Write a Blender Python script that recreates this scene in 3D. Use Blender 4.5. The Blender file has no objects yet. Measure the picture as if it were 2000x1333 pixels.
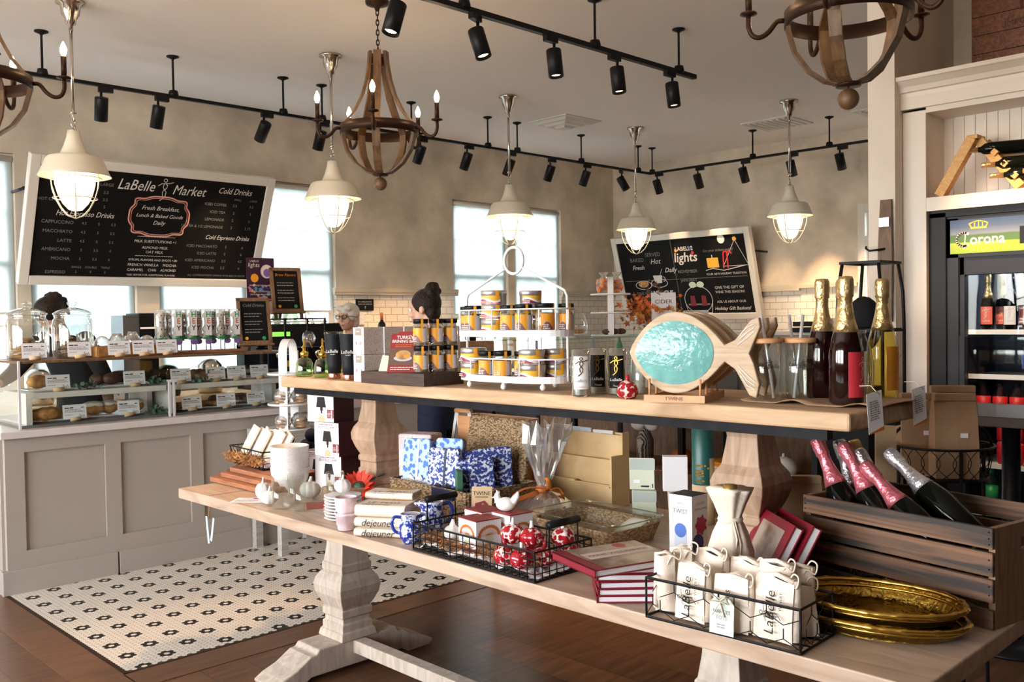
import bpy, math, random
from mathutils import Matrix, Vector, Euler
PI = math.pi
random.seed(7)
C = bpy.context.scene.collection
S = bpy.context.scene
# ---------------------------------------------------------------- camera
cd = bpy.data.cameras.new('camera'); cam = bpy.data.objects.new('camera', cd); C.objects.link(cam)
cd.sensor_width = 36.0; cd.lens = 1813.0 / 2000 * 36.0; cd.clip_start = 0.05; cd.clip_end = 200
_y, _p, _r = math.radians(45.55), math.radians(-1.40), math.radians(0.874)
_f = Vector((math.cos(_p)*math.cos(_y), math.cos(_p)*math.sin(_y), math.sin(_p)))
_ri = _f.cross(Vector((0, 0, 1))).normalized(); _d = _f.cross(_ri)
_r2 = _ri*math.cos(_r) + _d*math.sin(_r); _d2 = -_ri*math.sin(_r) + _d*math.cos(_r)
cam.matrix_world = Matrix(((_r2.x, -_d2.x, -_f.x, 0), (_r2.y, -_d2.y, -_f.y, 0), (_r2.z, -_d2.z, -_f.z, 1.5), (0, 0, 0, 1)))
S.camera = cam
# ---------------------------------------------------------------- sky, daylight, exposure
W = bpy.data.worlds.new('sky'); S.world = W; W.use_nodes = True
nt = W.node_tree; bg = nt.nodes['Background']
tc = nt.nodes.new('ShaderNodeTexCoord'); sep = nt.nodes.new('ShaderNodeSeparateXYZ'); rp = nt.nodes.new('ShaderNodeValToRGB')
nt.links.new(tc.outputs['Generated'], sep.inputs[0]); nt.links.new(sep.outputs['Z'], rp.inputs[0]); nt.links.new(rp.outputs[0], bg.inputs[0])
rp.color_ramp.elements[0].position = 0.0; rp.color_ramp.elements[0].color = (0.74, 0.74, 0.66, 1)
rp.color_ramp.elements[1].position = 0.06; rp.color_ramp.elements[1].color = (0.93, 0.97, 1.0, 1)
e = rp.color_ramp.elements.new(0.5); e.color = (0.70, 0.86, 1.0, 1)
bg.inputs[1].default_value = 9.0
def area(name, loc, rot, sx, sy, power, col):
    l = bpy.data.lights.new(name, 'AREA'); l.shape = 'RECTANGLE'; l.size = sx; l.size_y = sy; l.energy = power; l.color = col
    o = bpy.data.objects.new(name, l); C.objects.link(o); o.location = loc; o.rotation_euler = rot
    return o
# daylight through the windows of the side wall behind the camera's left shoulder
for k, wy in enumerate((1.3, 3.5, 5.7)):
    area('window_daylight', (-3.22, wy, 1.75), (0, -PI/2, 0), 2.0, 1.7, 60, (1.0, 0.955, 0.92))
S.view_settings.view_transform = 'Standard'; S.view_settings.look = 'None'
S.view_settings.gamma = 1.0; S.view_settings.exposure = 0.66; S.view_settings.use_curve_mapping = False
S.cycles.max_bounces = 8; S.cycles.diffuse_bounces = 4; S.cycles.glossy_bounces = 4; S.cycles.transmission_bounces = 6
S.cycles.transparent_max_bounces = 24; S.cycles.caustics_reflective = False; S.cycles.caustics_refractive = False
S.cycles.sample_clamp_indirect = 6.0
S.cycles.use_denoising = True
# ---------------------------------------------------------------- materials
MATS = {}
def _new(name):
    m = bpy.data.materials.new(name); m.use_nodes = True; MATS[name] = m
    return m, m.node_tree.nodes, m.node_tree.links, m.node_tree.nodes['Principled BSDF']
def mat(name, col, rough=0.5, metal=0.0, emit=None, es=0.0, bump=0.0, bscale=60.0, spec=0.5, var=0.0, vscale=8.0):
    if max(col) < 0.06 and spec == 0.5: spec = 0.2
    m, n, l, p = _new(name)
    p.inputs['Base Color'].default_value = (*col, 1); p.inputs['Roughness'].default_value = rough; p.inputs['Metallic'].default_value = metal
    p.inputs['Specular IOR Level'].default_value = spec
    if emit: p.inputs['Emission Color'].default_value = (*emit, 1); p.inputs['Emission Strength'].default_value = es
    if bump or var:
        t = n.new('ShaderNodeTexCoord')
    if bump:
        nz = n.new('ShaderNodeTexNoise'); nz.inputs['Scale'].default_value = bscale; nz.inputs['Detail'].default_value = 4
        b = n.new('ShaderNodeBump'); b.inputs['Strength'].default_value = bump; b.inputs['Distance'].default_value = 0.01
        l.new(t.outputs['Object'], nz.inputs['Vector']); l.new(nz.outputs['Fac'], b.inputs['Height']); l.new(b.outputs[0], p.inputs['Normal'])
    if var:
        nz = n.new('ShaderNodeTexNoise'); nz.inputs['Scale'].default_value = vscale; nz.inputs['Detail'].default_value = 6
        r = n.new('ShaderNodeValToRGB'); r.color_ramp.elements[0].position = 0.3; r.color_ramp.elements[1].position = 0.7
        r.color_ramp.elements[0].color = (*[c*(1-var) for c in col], 1); r.color_ramp.elements[1].color = (*[min(1, c*(1+var)) for c in col], 1)
        l.new(t.outputs['Object'], nz.inputs['Vector']); l.new(nz.outputs['Fac'], r.inputs[0]); l.new(r.outputs[0], p.inputs['Base Color'])
    return m
def wood(name, c1, c2, axis=0, scale=6.0, stretch=12.0, rough=0.55, bump=0.15, dist=1.5):
    m, n, l, p = _new(name)
    t = n.new('ShaderNodeTexCoord'); mp = n.new('ShaderNodeMapping'); s = [stretch]*3; s[axis] = 1.0
    mp.inputs['Scale'].default_value = s
    nz = n.new('ShaderNodeTexNoise'); nz.inputs['Scale'].default_value = scale; nz.inputs['Detail'].default_value = 8; nz.inputs['Distortion'].default_value = dist
    r = n.new('ShaderNodeValToRGB'); r.color_ramp.elements[0].position = 0.32; r.color_ramp.elements[1].position = 0.68
    r.color_ramp.elements[0].color = (*c1, 1); r.color_ramp.elements[1].color = (*c2, 1)
    b = n.new('ShaderNodeBump'); b.inputs['Strength'].default_value = bump; b.inputs['Distance'].default_value = 0.004
    l.new(t.outputs['Object'], mp.inputs[0]); l.new(mp.outputs[0], nz.inputs['Vector']); l.new(nz.outputs['Fac'], r.inputs[0])
    l.new(r.outputs[0], p.inputs['Base Color']); l.new(nz.outputs['Fac'], b.inputs['Height']); l.new(b.outputs[0], p.inputs['Normal'])
    p.inputs['Roughness'].default_value = rough
    return m
def glass(name, col=(1, 1, 1), gl=0.12, rough=0.02, gcol=(1, 1, 1)):
    m, n, l, p = _new(name); n.remove(p)
    tr = n.new('ShaderNodeBsdfTransparent'); tr.inputs[0].default_value = (*col, 1)
    g = n.new('ShaderNodeBsdfGlossy'); g.inputs['Roughness'].default_value = rough; g.inputs[0].default_value = (*gcol, 1)
    lw = n.new('ShaderNodeLayerWeight'); lw.inputs[0].default_value = 0.35
    mu = n.new('ShaderNodeMath'); mu.operation = 'MULTIPLY_ADD'; mu.inputs[1].default_value = 0.75; mu.inputs[2].default_value = gl*0.3
    mx = n.new('ShaderNodeMixShader'); l.new(lw.outputs['Facing'], mu.inputs[0]); l.new(mu.outputs[0], mx.inputs[0])
    mu.inputs[1].default_value = gl*3
    l.new(tr.outputs[0], mx.inputs[1]); l.new(g.outputs[0], mx.inputs[2]); l.new(mx.outputs[0], n['Material Output'].inputs[0])
    return m
def two(name, c1, c2, kind='voronoi', scale=30, lo=0.45, hi=0.5, rough=0.5, bump=0.0, vec='Object', feature='F1', mscale=None):
    """two-colour printed or woven pattern"""
    m, n, l, p = _new(name)
    t = n.new('ShaderNodeTexCoord'); src = t.outputs[vec]
    if mscale:
        mp = n.new('ShaderNodeMapping'); mp.inputs['Scale'].default_value = mscale; l.new(src, mp.inputs[0]); src = mp.outputs[0]
    if kind == 'voronoi':
        x = n.new('ShaderNodeTexVoronoi'); x.feature = feature; out = x.outputs['Distance']; x.inputs['Scale'].default_value = scale
    elif kind == 'wave':
        x = n.new('ShaderNodeTexWave'); out = x.outputs['Fac']; x.inputs['Scale'].default_value = scale; x.inputs['Distortion'].default_value = 4; x.inputs['Detail'].default_value = 2
    else:
        x = n.new('ShaderNodeTexNoise'); out = x.outputs['Fac']; x.inputs['Scale'].default_value = scale; x.inputs['Detail'].default_value = 3
    l.new(src, x.inputs['Vector'])
    r = n.new('ShaderNodeValToRGB'); r.color_ramp.elements[0].position = lo; r.color_ramp.elements[1].position = hi
    r.color_ramp.elements[0].color = (*c1, 1); r.color_ramp.elements[1].color = (*c2, 1)
    l.new(out, r.inputs[0]); l.new(r.outputs[0], p.inputs['Base Color']); p.inputs['Roughness'].default_value = rough
    if bump:
        b = n.new('ShaderNodeBump'); b.inputs['Strength'].default_value = bump; b.inputs['Distance'].default_value = 0.004
        l.new(out, b.inputs['Height']); l.new(b.outputs[0], p.inputs['Normal'])
    return m
def bricks(name, c1, c2, cm, w, h, mortar, rot=(0, 0, 0), rough=0.4, off=0.5, bump=0.3, noise=0.0):
    m, n, l, p = _new(name)
    t = n.new('ShaderNodeTexCoord'); mp = n.new('ShaderNodeMapping'); mp.inputs['Rotation'].default_value = rot
    b = n.new('ShaderNodeTexBrick'); b.offset = off; b.inputs['Scale'].default_value = 1.0
    b.inputs['Color1'].default_value = (*c1, 1); b.inputs['Color2'].default_value = (*c2, 1); b.inputs['Mortar'].default_value = (*cm, 1)
    b.inputs['Brick Width'].default_value = w; b.inputs['Row Height'].default_value = h; b.inputs['Mortar Size'].default_value = mortar
    bp = n.new('ShaderNodeBump'); bp.inputs['Strength'].default_value = bump; bp.inputs['Distance'].default_value = 0.003; bp.invert = True
    l.new(t.outputs['Object'], mp.inputs[0]); l.new(mp.outputs[0], b.inputs['Vector'])
    l.new(b.outputs['Fac'], bp.inputs['Height']); l.new(bp.outputs[0], p.inputs['Normal']); p.inputs['Roughness'].default_value = rough
    col = b.outputs['Color']
    if noise:
        mp2 = n.new('ShaderNodeMapping'); mp2.inputs['Scale'].default_value = (2, 22, 2); mp2.inputs['Rotation'].default_value = rot
        nz = n.new('ShaderNodeTexNoise'); nz.inputs['Scale'].default_value = 2.0; nz.inputs['Detail'].default_value = 8
        r = n.new('ShaderNodeValToRGB'); r.color_ramp.elements[0].color = (1-noise, 1-noise, 1-noise, 1); r.color_ramp.elements[1].color = (1+noise, 1+noise, 1+noise, 1)
        r.color_ramp.elements[0].position = 0.3; r.color_ramp.elements[1].position = 0.7
        mx = n.new('ShaderNodeMix'); mx.data_type = 'RGBA'; mx.blend_type = 'MULTIPLY'; mx.inputs['Factor'].default_value = 1.0
        l.new(t.outputs['Object'], mp2.inputs[0]); l.new(mp2.outputs[0], nz.inputs['Vector']); l.new(nz.outputs['Fac'], r.inputs[0])
        l.new(col, mx.inputs['A']); l.new(r.outputs[0], mx.inputs['B']); col = mx.outputs['Result']
    l.new(col, p.inputs['Base Color'])
    return m
def emis(name, col, s):
    m, n, l, p = _new(name); n.remove(p)
    x = n.new('ShaderNodeEmission'); x.inputs[0].default_value = (*col, 1); x.inputs[1].default_value = s
    l.new(x.outputs[0], n['Material Output'].inputs[0])
    return m
def shade_mat(name, col, t):
    m, n, l, p = _new(name); n.remove(p)
    a = n.new('ShaderNodeBsdfTranslucent'); a.inputs[0].default_value = (*col, 1); b = n.new('ShaderNodeBsdfDiffuse'); b.inputs[0].default_value = (*col, 1)
    c = n.new('ShaderNodeBsdfTransparent')
    m1 = n.new('ShaderNodeMixShader'); m1.inputs[0].default_value = 0.35; m2 = n.new('ShaderNodeMixShader'); m2.inputs[0].default_value = t
    l.new(a.outputs[0], m1.inputs[1]); l.new(b.outputs[0], m1.inputs[2]); l.new(m1.outputs[0], m2.inputs[1]); l.new(c.outputs[0], m2.inputs[2])
    l.new(m2.outputs[0], n['Material Output'].inputs[0])
    return m
plaster = mat('plaster', (0.60, 0.515, 0.415), 0.85, var=0.24, vscale=2.6, bump=0.3, bscale=12)
ceilm = mat('ceiling_paint', (0.90, 0.825, 0.775), 0.9)
floorwood = bricks('floor_planks', (0.085, 0.038, 0.019), (0.15, 0.067, 0.031), (0.03, 0.014, 0.008), 2.3, 0.20, 0.002, (0, 0, PI/2), 0.30, 0.37, 0.15, 0.4)
hexw = mat('hex_white', (0.72, 0.66, 0.58), 0.3, var=0.05, vscale=30); hexb = mat('hex_black', (0.012, 0.011, 0.011), 0.3); grout = mat('grout', (0.10, 0.085, 0.07), 0.9)
subway = bricks('subway_tile', (0.72, 0.66, 0.58), (0.68, 0.62, 0.54), (0.34, 0.29, 0.24), 0.155, 0.078, 0.0035, (PI/2, 0, 0), 0.18)
subway2 = bricks('subway_tile_side', (0.72, 0.66, 0.58), (0.68, 0.62, 0.54), (0.34, 0.29, 0.24), 0.155, 0.078, 0.0035, (-PI/2, -PI/2, 0), 0.18)
paint = mat('white_trim_paint', (0.70, 0.66, 0.61), 0.45)
cabp = mat('cream_cabinet_paint', (0.72, 0.64, 0.56), 0.4)
greige = mat('greige_panel_paint', (0.385, 0.335, 0.29), 0.5)
capm = mat('cap_rail_paint', (0.50, 0.44, 0.35), 0.5)
quartz = mat('quartz', (0.62, 0.56, 0.53), 0.25, var=0.06, vscale=12)
clear = glass('clear_glass', (0.96, 0.985, 0.975), 0.10)
pane = glass('window_glass', (0.97, 0.99, 1.0), 0.06)
jarg = glass('jar_glass', (0.88, 0.91, 0.90), 0.30)
tumg = glass('tumbler_glass', (0.965, 0.98, 0.97), 0.085)
greeng = glass('green_glass', (0.62, 0.86, 0.50), 0.18)
redwine = mat('dark_red_glass', (0.008, 0.0006, 0.0012), 0.05); redwine.node_tree.nodes['Principled BSDF'].inputs['Specular IOR Level'].default_value = 0.7
blackg = mat('black_green_glass', (0.004, 0.005, 0.004), 0.08, spec=0.5)
yelg = glass('golden_bottle_glass', (0.80, 0.70, 0.28), 0.16)
tealm = mat('teal_shell', (0.17, 0.43, 0.41), 0.16, bump=0.5, bscale=30, var=0.16, vscale=24)
tablew = wood('pale_table_wood', (0.36, 0.25, 0.175), (0.56, 0.415, 0.31), 1, 2.2, 8, 0.42)
upperw = wood('upper_shelf_wood', (0.36, 0.22, 0.115), (0.60, 0.415, 0.25), 1, 2.0, 7, 0.6, 0.4)
pedw = wood('whitewashed_wood', (0.40, 0.32, 0.26), (0.58, 0.49, 0.41), 2, 4.0, 5, 0.6)
pedw2 = wood('brown_pedestal_wood', (0.30, 0.19, 0.12), (0.46, 0.31, 0.21), 2, 4.0, 5, 0.6)
cratew = wood('weathered_crate_wood', (0.028, 0.020, 0.016), (0.21, 0.10, 0.048), 0, 1.3, 24, 0.65, 0.2, 1.2); [setattr(e, 'position', q) for e, q in zip(next(n for n in cratew.node_tree.nodes if n.type == 'VALTORGB').color_ramp.elements, (0.42, 0.66))]
barrelw = wood('barrel_stave_wood', (0.085, 0.042, 0.018), (0.19, 0.10, 0.045), 2, 4, 5, 0.5)
trayw = wood('dark_tray_wood', (0.018, 0.009, 0.006), (0.07, 0.032, 0.018), 0, 4, 12, 0.5)
redw = wood('reddish_board_wood', (0.24, 0.085, 0.042), (0.42, 0.175, 0.085), 0, 5, 8, 0.5)
maple = wood('maple_ply', (0.68, 0.46, 0.22), (0.78, 0.56, 0.30), 1, 2.0, 4, 0.45, 0.03)
fishw = wood('mango_wood', (0.44, 0.30, 0.185), (0.66, 0.50, 0.34), 0, 3.0, 9, 0.5)
orangew = wood('orange_pine', (0.55, 0.26, 0.06), (0.72, 0.40, 0.12), 0, 5, 9, 0.45)
standw = wood('beech_stand', (0.56, 0.27, 0.12), (0.68, 0.36, 0.17), 0, 5, 8, 0.45)
signw = wood('crate_sign_wood', (0.085, 0.022, 0.005), (0.24, 0.075, 0.016), 1, 4, 9, 0.5)
greyw = wood('grey_weathered_wood', (0.33, 0.30, 0.27), (0.48, 0.45, 0.42), 0, 4, 9, 0.7)
framew = wood('frame_brown_wood', (0.13, 0.065, 0.03), (0.24, 0.13, 0.065), 2, 5, 9, 0.5)
steel = mat('blackened_steel', (0.010, 0.010, 0.013), 0.55, 0.0, var=0.4, vscale=20, spec=0.12)
blackm = mat('black_metal', (0.007, 0.007, 0.008), 0.45, 0.0)
black = mat('black_plastic', (0.007, 0.007, 0.008), 0.4)
iron = mat('dark_bronze_iron', (0.045, 0.022, 0.014), 0.45, 0.55)
gold = mat('antique_gold', (0.56, 0.35, 0.07), 0.22, 1.0)
goldd = mat('hammered_gold', (0.30, 0.175, 0.03), 0.35, 1.0, bump=0.7, bscale=70)
goldfoil = mat('gold_foil', (0.72, 0.52, 0.24), 0.30, 0.85, bump=0.55, bscale=75)
pinkfoil = mat('pink_foil', (0.74, 0.20, 0.24), 0.26, 0.6, bump=0.5, bscale=75)
silvfoil = mat('silver_foil', (0.74, 0.71, 0.74), 0.24, 0.75, bump=0.5, bscale=75)
copper = mat('copper', (0.80, 0.36, 0.24), 0.25, 1.0)
nickel = mat('polished_nickel', (0.66, 0.62, 0.56), 0.18, 1.0)
silver = mat('brushed_tin', (0.62, 0.60, 0.59), 0.3, 0.8)
stainless = mat('stainless', (0.32, 0.33, 0.36), 0.3, 0.9)
enamel = mat('cream_enamel', (0.74, 0.68, 0.56), 0.3)
whitem = mat('white_metal', (0.82, 0.80, 0.80), 0.35)
white = mat('white_ceramic', (0.84, 0.81, 0.79), 0.22)
pinkc = mat('pink_ceramic', (0.80, 0.62, 0.66), 0.4, bump=0.35, bscale=60)
bowlm = two('ribbed_white_ceramic', (0.80, 0.76, 0.73), (0.70, 0.66, 0.63), 'voronoi', 160, 0.2, 0.6, 0.4, 0.5, mscale=(1, 1, 1.6))
paper = mat('white_paper', (0.80, 0.78, 0.80), 0.7)
cream = mat('cream_paper', (0.74, 0.70, 0.56), 0.65)
ink = mat('black_ink', (0.02, 0.018, 0.018), 0.7)
greyink = mat('grey_print', (0.30, 0.28, 0.29), 0.8)
chalk = mat('white_chalk', (0.70, 0.66, 0.62), 0.9)
chalkd = mat('faint_chalk', (0.22, 0.21, 0.20), 0.9)
chalkp = mat('pink_chalk', (0.82, 0.38, 0.32), 0.9)
slate = mat('slate_board', (0.006, 0.0055, 0.006), 0.6, var=0.3, vscale=3, spec=0.15)
kraft = mat('kraft_paper', (0.36, 0.22, 0.125), 0.75, var=0.08, vscale=6)
kraftl = mat('light_kraft', (0.60, 0.42, 0.25), 0.7)
canvas = mat('natural_canvas', (0.80, 0.69, 0.58), 0.85, bump=0.2, bscale=180)
twinec = mat('cotton_cord', (0.80, 0.68, 0.55), 0.85)
seagrass = two('seagrass_weave', (0.50, 0.34, 0.18), (0.10, 0.055, 0.025), 'voronoi', 90, 0.15, 0.75, 0.8, 0.9, mscale=(1, 1, 2.2))
pear = two('pearled_weave', (0.68, 0.48, 0.28), (0.26, 0.15, 0.07), 'voronoi', 95, 0.2, 0.8, 0.7, 0.8, mscale=(1, 1, 1.6))
bluedot = two('blue_block_print', (0.08, 0.20, 0.58), (0.45, 0.62, 0.86), 'voronoi', 58, 0.42, 0.48, 0.8, mscale=(1, 1, 0.8))
toile = two('blue_toile', (0.03, 0.06, 0.28), (0.76, 0.79, 0.88), 'noise', 85, 0.46, 0.54, 0.8)
toile2 = two('navy_toile', (0.02, 0.04, 0.22), (0.66, 0.70, 0.82), 'noise', 85, 0.51, 0.57, 0.8)
delft = two('delft_glaze', (0.015, 0.035, 0.28), (0.68, 0.72, 0.84), 'noise', 75, 0.47, 0.54, 0.15)
deepblue = mat('cobalt_glaze', (0.02, 0.05, 0.35), 0.12)
pinkpat = two('pink_green_print', (0.32, 0.55, 0.40), (0.80, 0.56, 0.58), 'voronoi', 90, 0.28, 0.34, 0.7)
redpat = two('red_white_glaze', (0.36, 0.010, 0.018), (0.78, 0.66, 0.62), 'voronoi', 75, 0.58, 0.64, 0.12)
redpat2 = two('red_floral_glaze', (0.80, 0.70, 0.66), (0.33, 0.008, 0.016), 'noise', 90, 0.36, 0.41, 0.12)
redc = mat('red_glaze', (0.42, 0.02, 0.03), 0.15)
burg = mat('burgundy_card', (0.22, 0.012, 0.028), 0.4)
plum = mat('dark_plum_card', (0.060, 0.016, 0.026), 0.3)
boxred = mat('red_card', (0.26, 0.014, 0.018), 0.4); bookred = mat('deep_red_cloth', (0.20, 0.006, 0.018), 0.45); strawm = mat('polished_straw', (0.72, 0.74, 0.80), 0.3, 0.5); colm = mat('column_plaster', (0.70, 0.62, 0.54), 0.8, var=0.06, vscale=3, bump=0.1, bscale=20)
orange = mat('orange_card', (0.86, 0.36, 0.02), 0.5)
yellow = mat('yellow_label', (0.84, 0.45, 0.03), 0.5)
mauve = mat('mauve_label', (0.20, 0.085, 0.095), 0.55)
winelab = mat('maroon_label', (0.24, 0.02, 0.05), 0.5)
greylab = mat('grey_label', (0.60, 0.57, 0.60), 0.6)
raffia = mat('raffia', (0.42, 0.20, 0.07), 0.8, var=0.35, vscale=40)
straw = mat('wood_wool', (0.20, 0.12, 0.06), 0.85, var=0.4, vscale=50)
bread = mat('crust', (0.50, 0.25, 0.08), 0.6, var=0.45, vscale=25, bump=0.4, bscale=50)
choc = mat('dark_bake', (0.10, 0.045, 0.025), 0.7, var=0.4, vscale=30, bump=0.4, bscale=50)
icing = mat('icing', (0.82, 0.76, 0.66), 0.6, bump=0.6, bscale=60)
plant = mat('dusty_green_leaf', (0.06, 0.13, 0.085), 0.6, var=0.4, vscale=30)
autumn = mat('autumn_leaf', (0.58, 0.13, 0.02), 0.6, var=0.75, vscale=9)
autumn2 = mat('amber_leaf', (0.62, 0.27, 0.03), 0.6, var=0.5, vscale=12)
redleaf = mat('red_petal', (0.60, 0.03, 0.008), 0.6, var=0.4, vscale=14)
skin = mat('skin', (0.62, 0.36, 0.26), 0.5); hairw = mat('white_hair', (0.70, 0.64, 0.60), 0.6, bump=0.8, bscale=60)
hairb = mat('dark_hair', (0.018, 0.010, 0.008), 0.5, bump=0.9, bscale=70)
clothb = mat('black_cloth', (0.012, 0.012, 0.014), 0.85); navy = mat('navy_cloth', (0.012, 0.016, 0.035), 0.85); clothr = mat('red_cloth', (0.50, 0.04, 0.03), 0.8)
cello = glass('cellophane', (0.96, 0.96, 0.96), 0.40, 0.14); _n = cello.node_tree.nodes; _l = cello.node_tree.links
_d2 = _n.new('ShaderNodeBsdfDiffuse'); _d2.inputs[0].default_value = (0.85, 0.83, 0.82, 1); _m2 = _n.new('ShaderNodeMixShader'); _m2.inputs[0].default_value = 0.10
_src = _n['Material Output'].inputs[0].links[0].from_socket; _l.new(_src, _m2.inputs[1]); _l.new(_d2.outputs[0], _m2.inputs[2]); _l.new(_m2.outputs[0], _n['Material Output'].inputs[0])
globe = emis('lit_globe', (1.0, 0.78, 0.46), 2.2); _n = globe.node_tree.nodes; _l = globe.node_tree.links; _t = _n.new('ShaderNodeBsdfTransparent'); _m2 = _n.new('ShaderNodeMixShader'); _m2.inputs[0].default_value = 0.6
_l.new(_t.outputs[0], _m2.inputs[1]); _l.new(_n['Emission'].outputs[0], _m2.inputs[2]); _l.new(_m2.outputs[0], _n['Material Output'].inputs[0])
filament = emis('lit_lamp_bulb', (1.0, 0.74, 0.42), 75.0)
flame = emis('lit_bulb', (1.0, 0.70, 0.38), 60.0)
lens = emis('lit_lens', (1.0, 0.72, 0.42), 9.0)
shadem = shade_mat('roller_shade_cloth', (0.70, 0.74, 0.74), 0.10)
leafy = mat('outdoor_leaves', (0.085, 0.10, 0.045), 0.8, var=0.6, vscale=3)
leafy2 = mat('outdoor_yellow_leaves', (0.20, 0.13, 0.02), 0.8, var=0.5, vscale=4)
tealg = mat('deep_green_card', (0.012, 0.085, 0.075), 0.4); sage = mat('sage_card', (0.60, 0.62, 0.48), 0.6)
lilac = mat('lilac_ribbon', (0.22, 0.14, 0.36), 0.6); lightgreen = mat('mint_card', (0.62, 0.72, 0.60), 0.7)
ribbon_o = mat('rust_ribbon', (0.55, 0.16, 0.03), 0.4); ribbon_b = mat('navy_ribbon', (0.015, 0.02, 0.05), 0.4)
tan = mat('tan_pattern_card', (0.34, 0.27, 0.235), 0.6)
tanpat = two('tan_dotted_card', (0.40, 0.31, 0.26), (0.62, 0.53, 0.47), 'voronoi', 160, 0.3, 0.35, 0.6)
waxm = mat('candle_wax', (0.82, 0.80, 0.72), 0.5)
blueband = mat('blue_label', (0.03, 0.10, 0.42), 0.4); redband = mat('red_label', (0.60, 0.02, 0.03), 0.4); greenband = mat('green_label', (0.02, 0.34, 0.10), 0.4)
# ---------------------------------------------------------------- mesh helpers
def V(*a): return Vector(a)
def FR(o, right, up):
    r = Vector(right).normalized(); u = Vector(up); u = (u - r*u.dot(r)).normalized(); n = r.cross(u)
    return Matrix(((r.x, u.x, n.x, o[0]), (r.y, u.y, n.y, o[1]), (r.z, u.z, n.z, o[2]), (0, 0, 0, 1)))
FRONT = lambda x, y, z: FR((x, y, z), (1, 0, 0), (0, 0, 1))          # text plane facing local -Y
LEFT = lambda x, y, z: FR((x, y, z), (0, -1, 0), (0, 0, 1))          # facing -X
TOP = lambda x, y, z, a=0: Matrix.Translation((x, y, z)) @ Matrix.Rotation(a, 4, 'Z')
_FC = {}
class B:
    def __init__(s): s.v = []; s.f = []; s.mi = []; s.sm = []; s.m = 0; s.mats = []; s.T = None
    def use(s, m):
        if m not in s.mats: s.mats.append(m)
        s.m = s.mats.index(m); return s
    def add(s, vs, fs, smooth=False):
        n = len(s.v)
        if s.T is not None: vs = [s.T @ Vector(p) for p in vs]
        s.v += [tuple(p) for p in vs]; s.f += [[i+n for i in f] for f in fs]
        s.mi += [s.m]*len(fs); s.sm += [smooth]*len(fs); return s
    def box(s, c, d, rz=0, taper=1.0, ry=0, rx=0):
        x, y, z = d[0]/2, d[1]/2, d[2]/2; t = taper
        vs = [Vector(p) for p in ((-x, -y, -z), (x, -y, -z), (x, y, -z), (-x, y, -z), (-x*t, -y*t, z), (x*t, -y*t, z), (x*t, y*t, z), (-x*t, y*t, z))]
        M = Euler((rx, ry, rz)).to_matrix()
        return s.add([M @ p + Vector(c) for p in vs], [[3, 2, 1, 0], [4, 5, 6, 7], [0, 1, 5, 4], [1, 2, 6, 5], [2, 3, 7, 6], [3, 0, 4, 7]])
    def lathe(s, pr, c=(0, 0, 0), n=20, smooth=True, sx=1, sy=1, ph=0, fl=None):
        vs = []; fs = []
        for r, z in pr:
            for k in range(n):
                a = ph + 2*PI*k/n; q = r*(fl(a, z) if fl else 1)
                vs.append((c[0]+q*math.cos(a)*sx, c[1]+q*math.sin(a)*sy, c[2]+z))
        for i in range(len(pr)-1):
            for k in range(n):
                fs.append([i*n+k, i*n+(k+1) % n, (i+1)*n+(k+1) % n, (i+1)*n+k])
        loop = pr[0] == pr[-1]
        if pr[0][0] > 1e-6 and not loop: fs.append([k for k in range(n)][::-1])
        if pr[-1][0] > 1e-6 and not loop: fs.append([(len(pr)-1)*n+k for k in range(n)])
        return s.add(vs, fs, smooth)
    def cyl(s, p0, p1, r0, r1=None, n=12, smooth=True):
        return s.tube([p0, p1], [r0, r0 if r1 is None else r1], n, smooth=smooth)
    def tube(s, pts, r, n=6, closed=False, smooth=True, sq=1.0):
        P = [Vector(p) for p in pts]; N = len(P); vs = []; fs = []; up = None
        for i, p in enumerate(P):
            a = P[i-1] if (i > 0 or closed) else P[0]; b = P[(i+1) % N] if (i < N-1 or closed) else P[-1]
            d = (b-a).normalized() if (b-a).length > 1e-9 else V(0, 0, 1)
            if up is None: up = V(0, 0, 1) if abs(d.z) < 0.9 else V(0, 1, 0)
            u = d.cross(up)
            if u.length < 1e-4: u = d.cross(V(1, 0, 0))
            u.normalize(); w = u.cross(d); up = w
            rr = r[i] if isinstance(r, (list, tuple)) else r
            for k in range(n):
                t = 2*PI*k/n; vs.append(p + u*math.cos(t)*rr + w*math.sin(t)*rr*sq)
        for i in range(N if closed else N-1):
            j = (i+1) % N
            for k in range(n): fs.append([i*n+k, j*n+k, j*n+(k+1) % n, i*n+(k+1) % n])
        if not closed: fs.append([k for k in range(n)]); fs.append([(N-1)*n+k for k in range(n)][::-1])
        return s.add(vs, fs, smooth)
    def sph(s, c, r, n=14, m=9, fn=None):
        if not isinstance(r, (tuple, list)): r = (r, r, r)
        vs = []; fs = []
        for i in range(m+1):
            t = PI*i/m
            for k in range(n):
                a = 2*PI*k/n; q = fn(a, t) if fn else 1
                vs.append((c[0]+r[0]*q*math.sin(t)*math.cos(a), c[1]+r[1]*q*math.sin(t)*math.sin(a), c[2]-r[2]*q*math.cos(t)))
        for i in range(m):
            for k in range(n): fs.append([i*n+k, i*n+(k+1) % n, (i+1)*n+(k+1) % n, (i+1)*n+k])
        return s.add(vs, fs, True)
    def prism(s, poly, h, M=None, smooth=False):
        """poly in local xy, extruded along +z by h, placed by M"""
        M = M or Matrix.Identity(4); n = len(poly)
        vs = [M @ Vector((p[0], p[1], 0)) for p in poly] + [M @ Vector((p[0], p[1], h)) for p in poly]
        fs = [list(range(n))[::-1], list(range(n, 2*n))] + [[i, (i+1) % n, n+(i+1) % n, n+i] for i in range(n)]
        return s.add(vs, fs, smooth)
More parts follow.
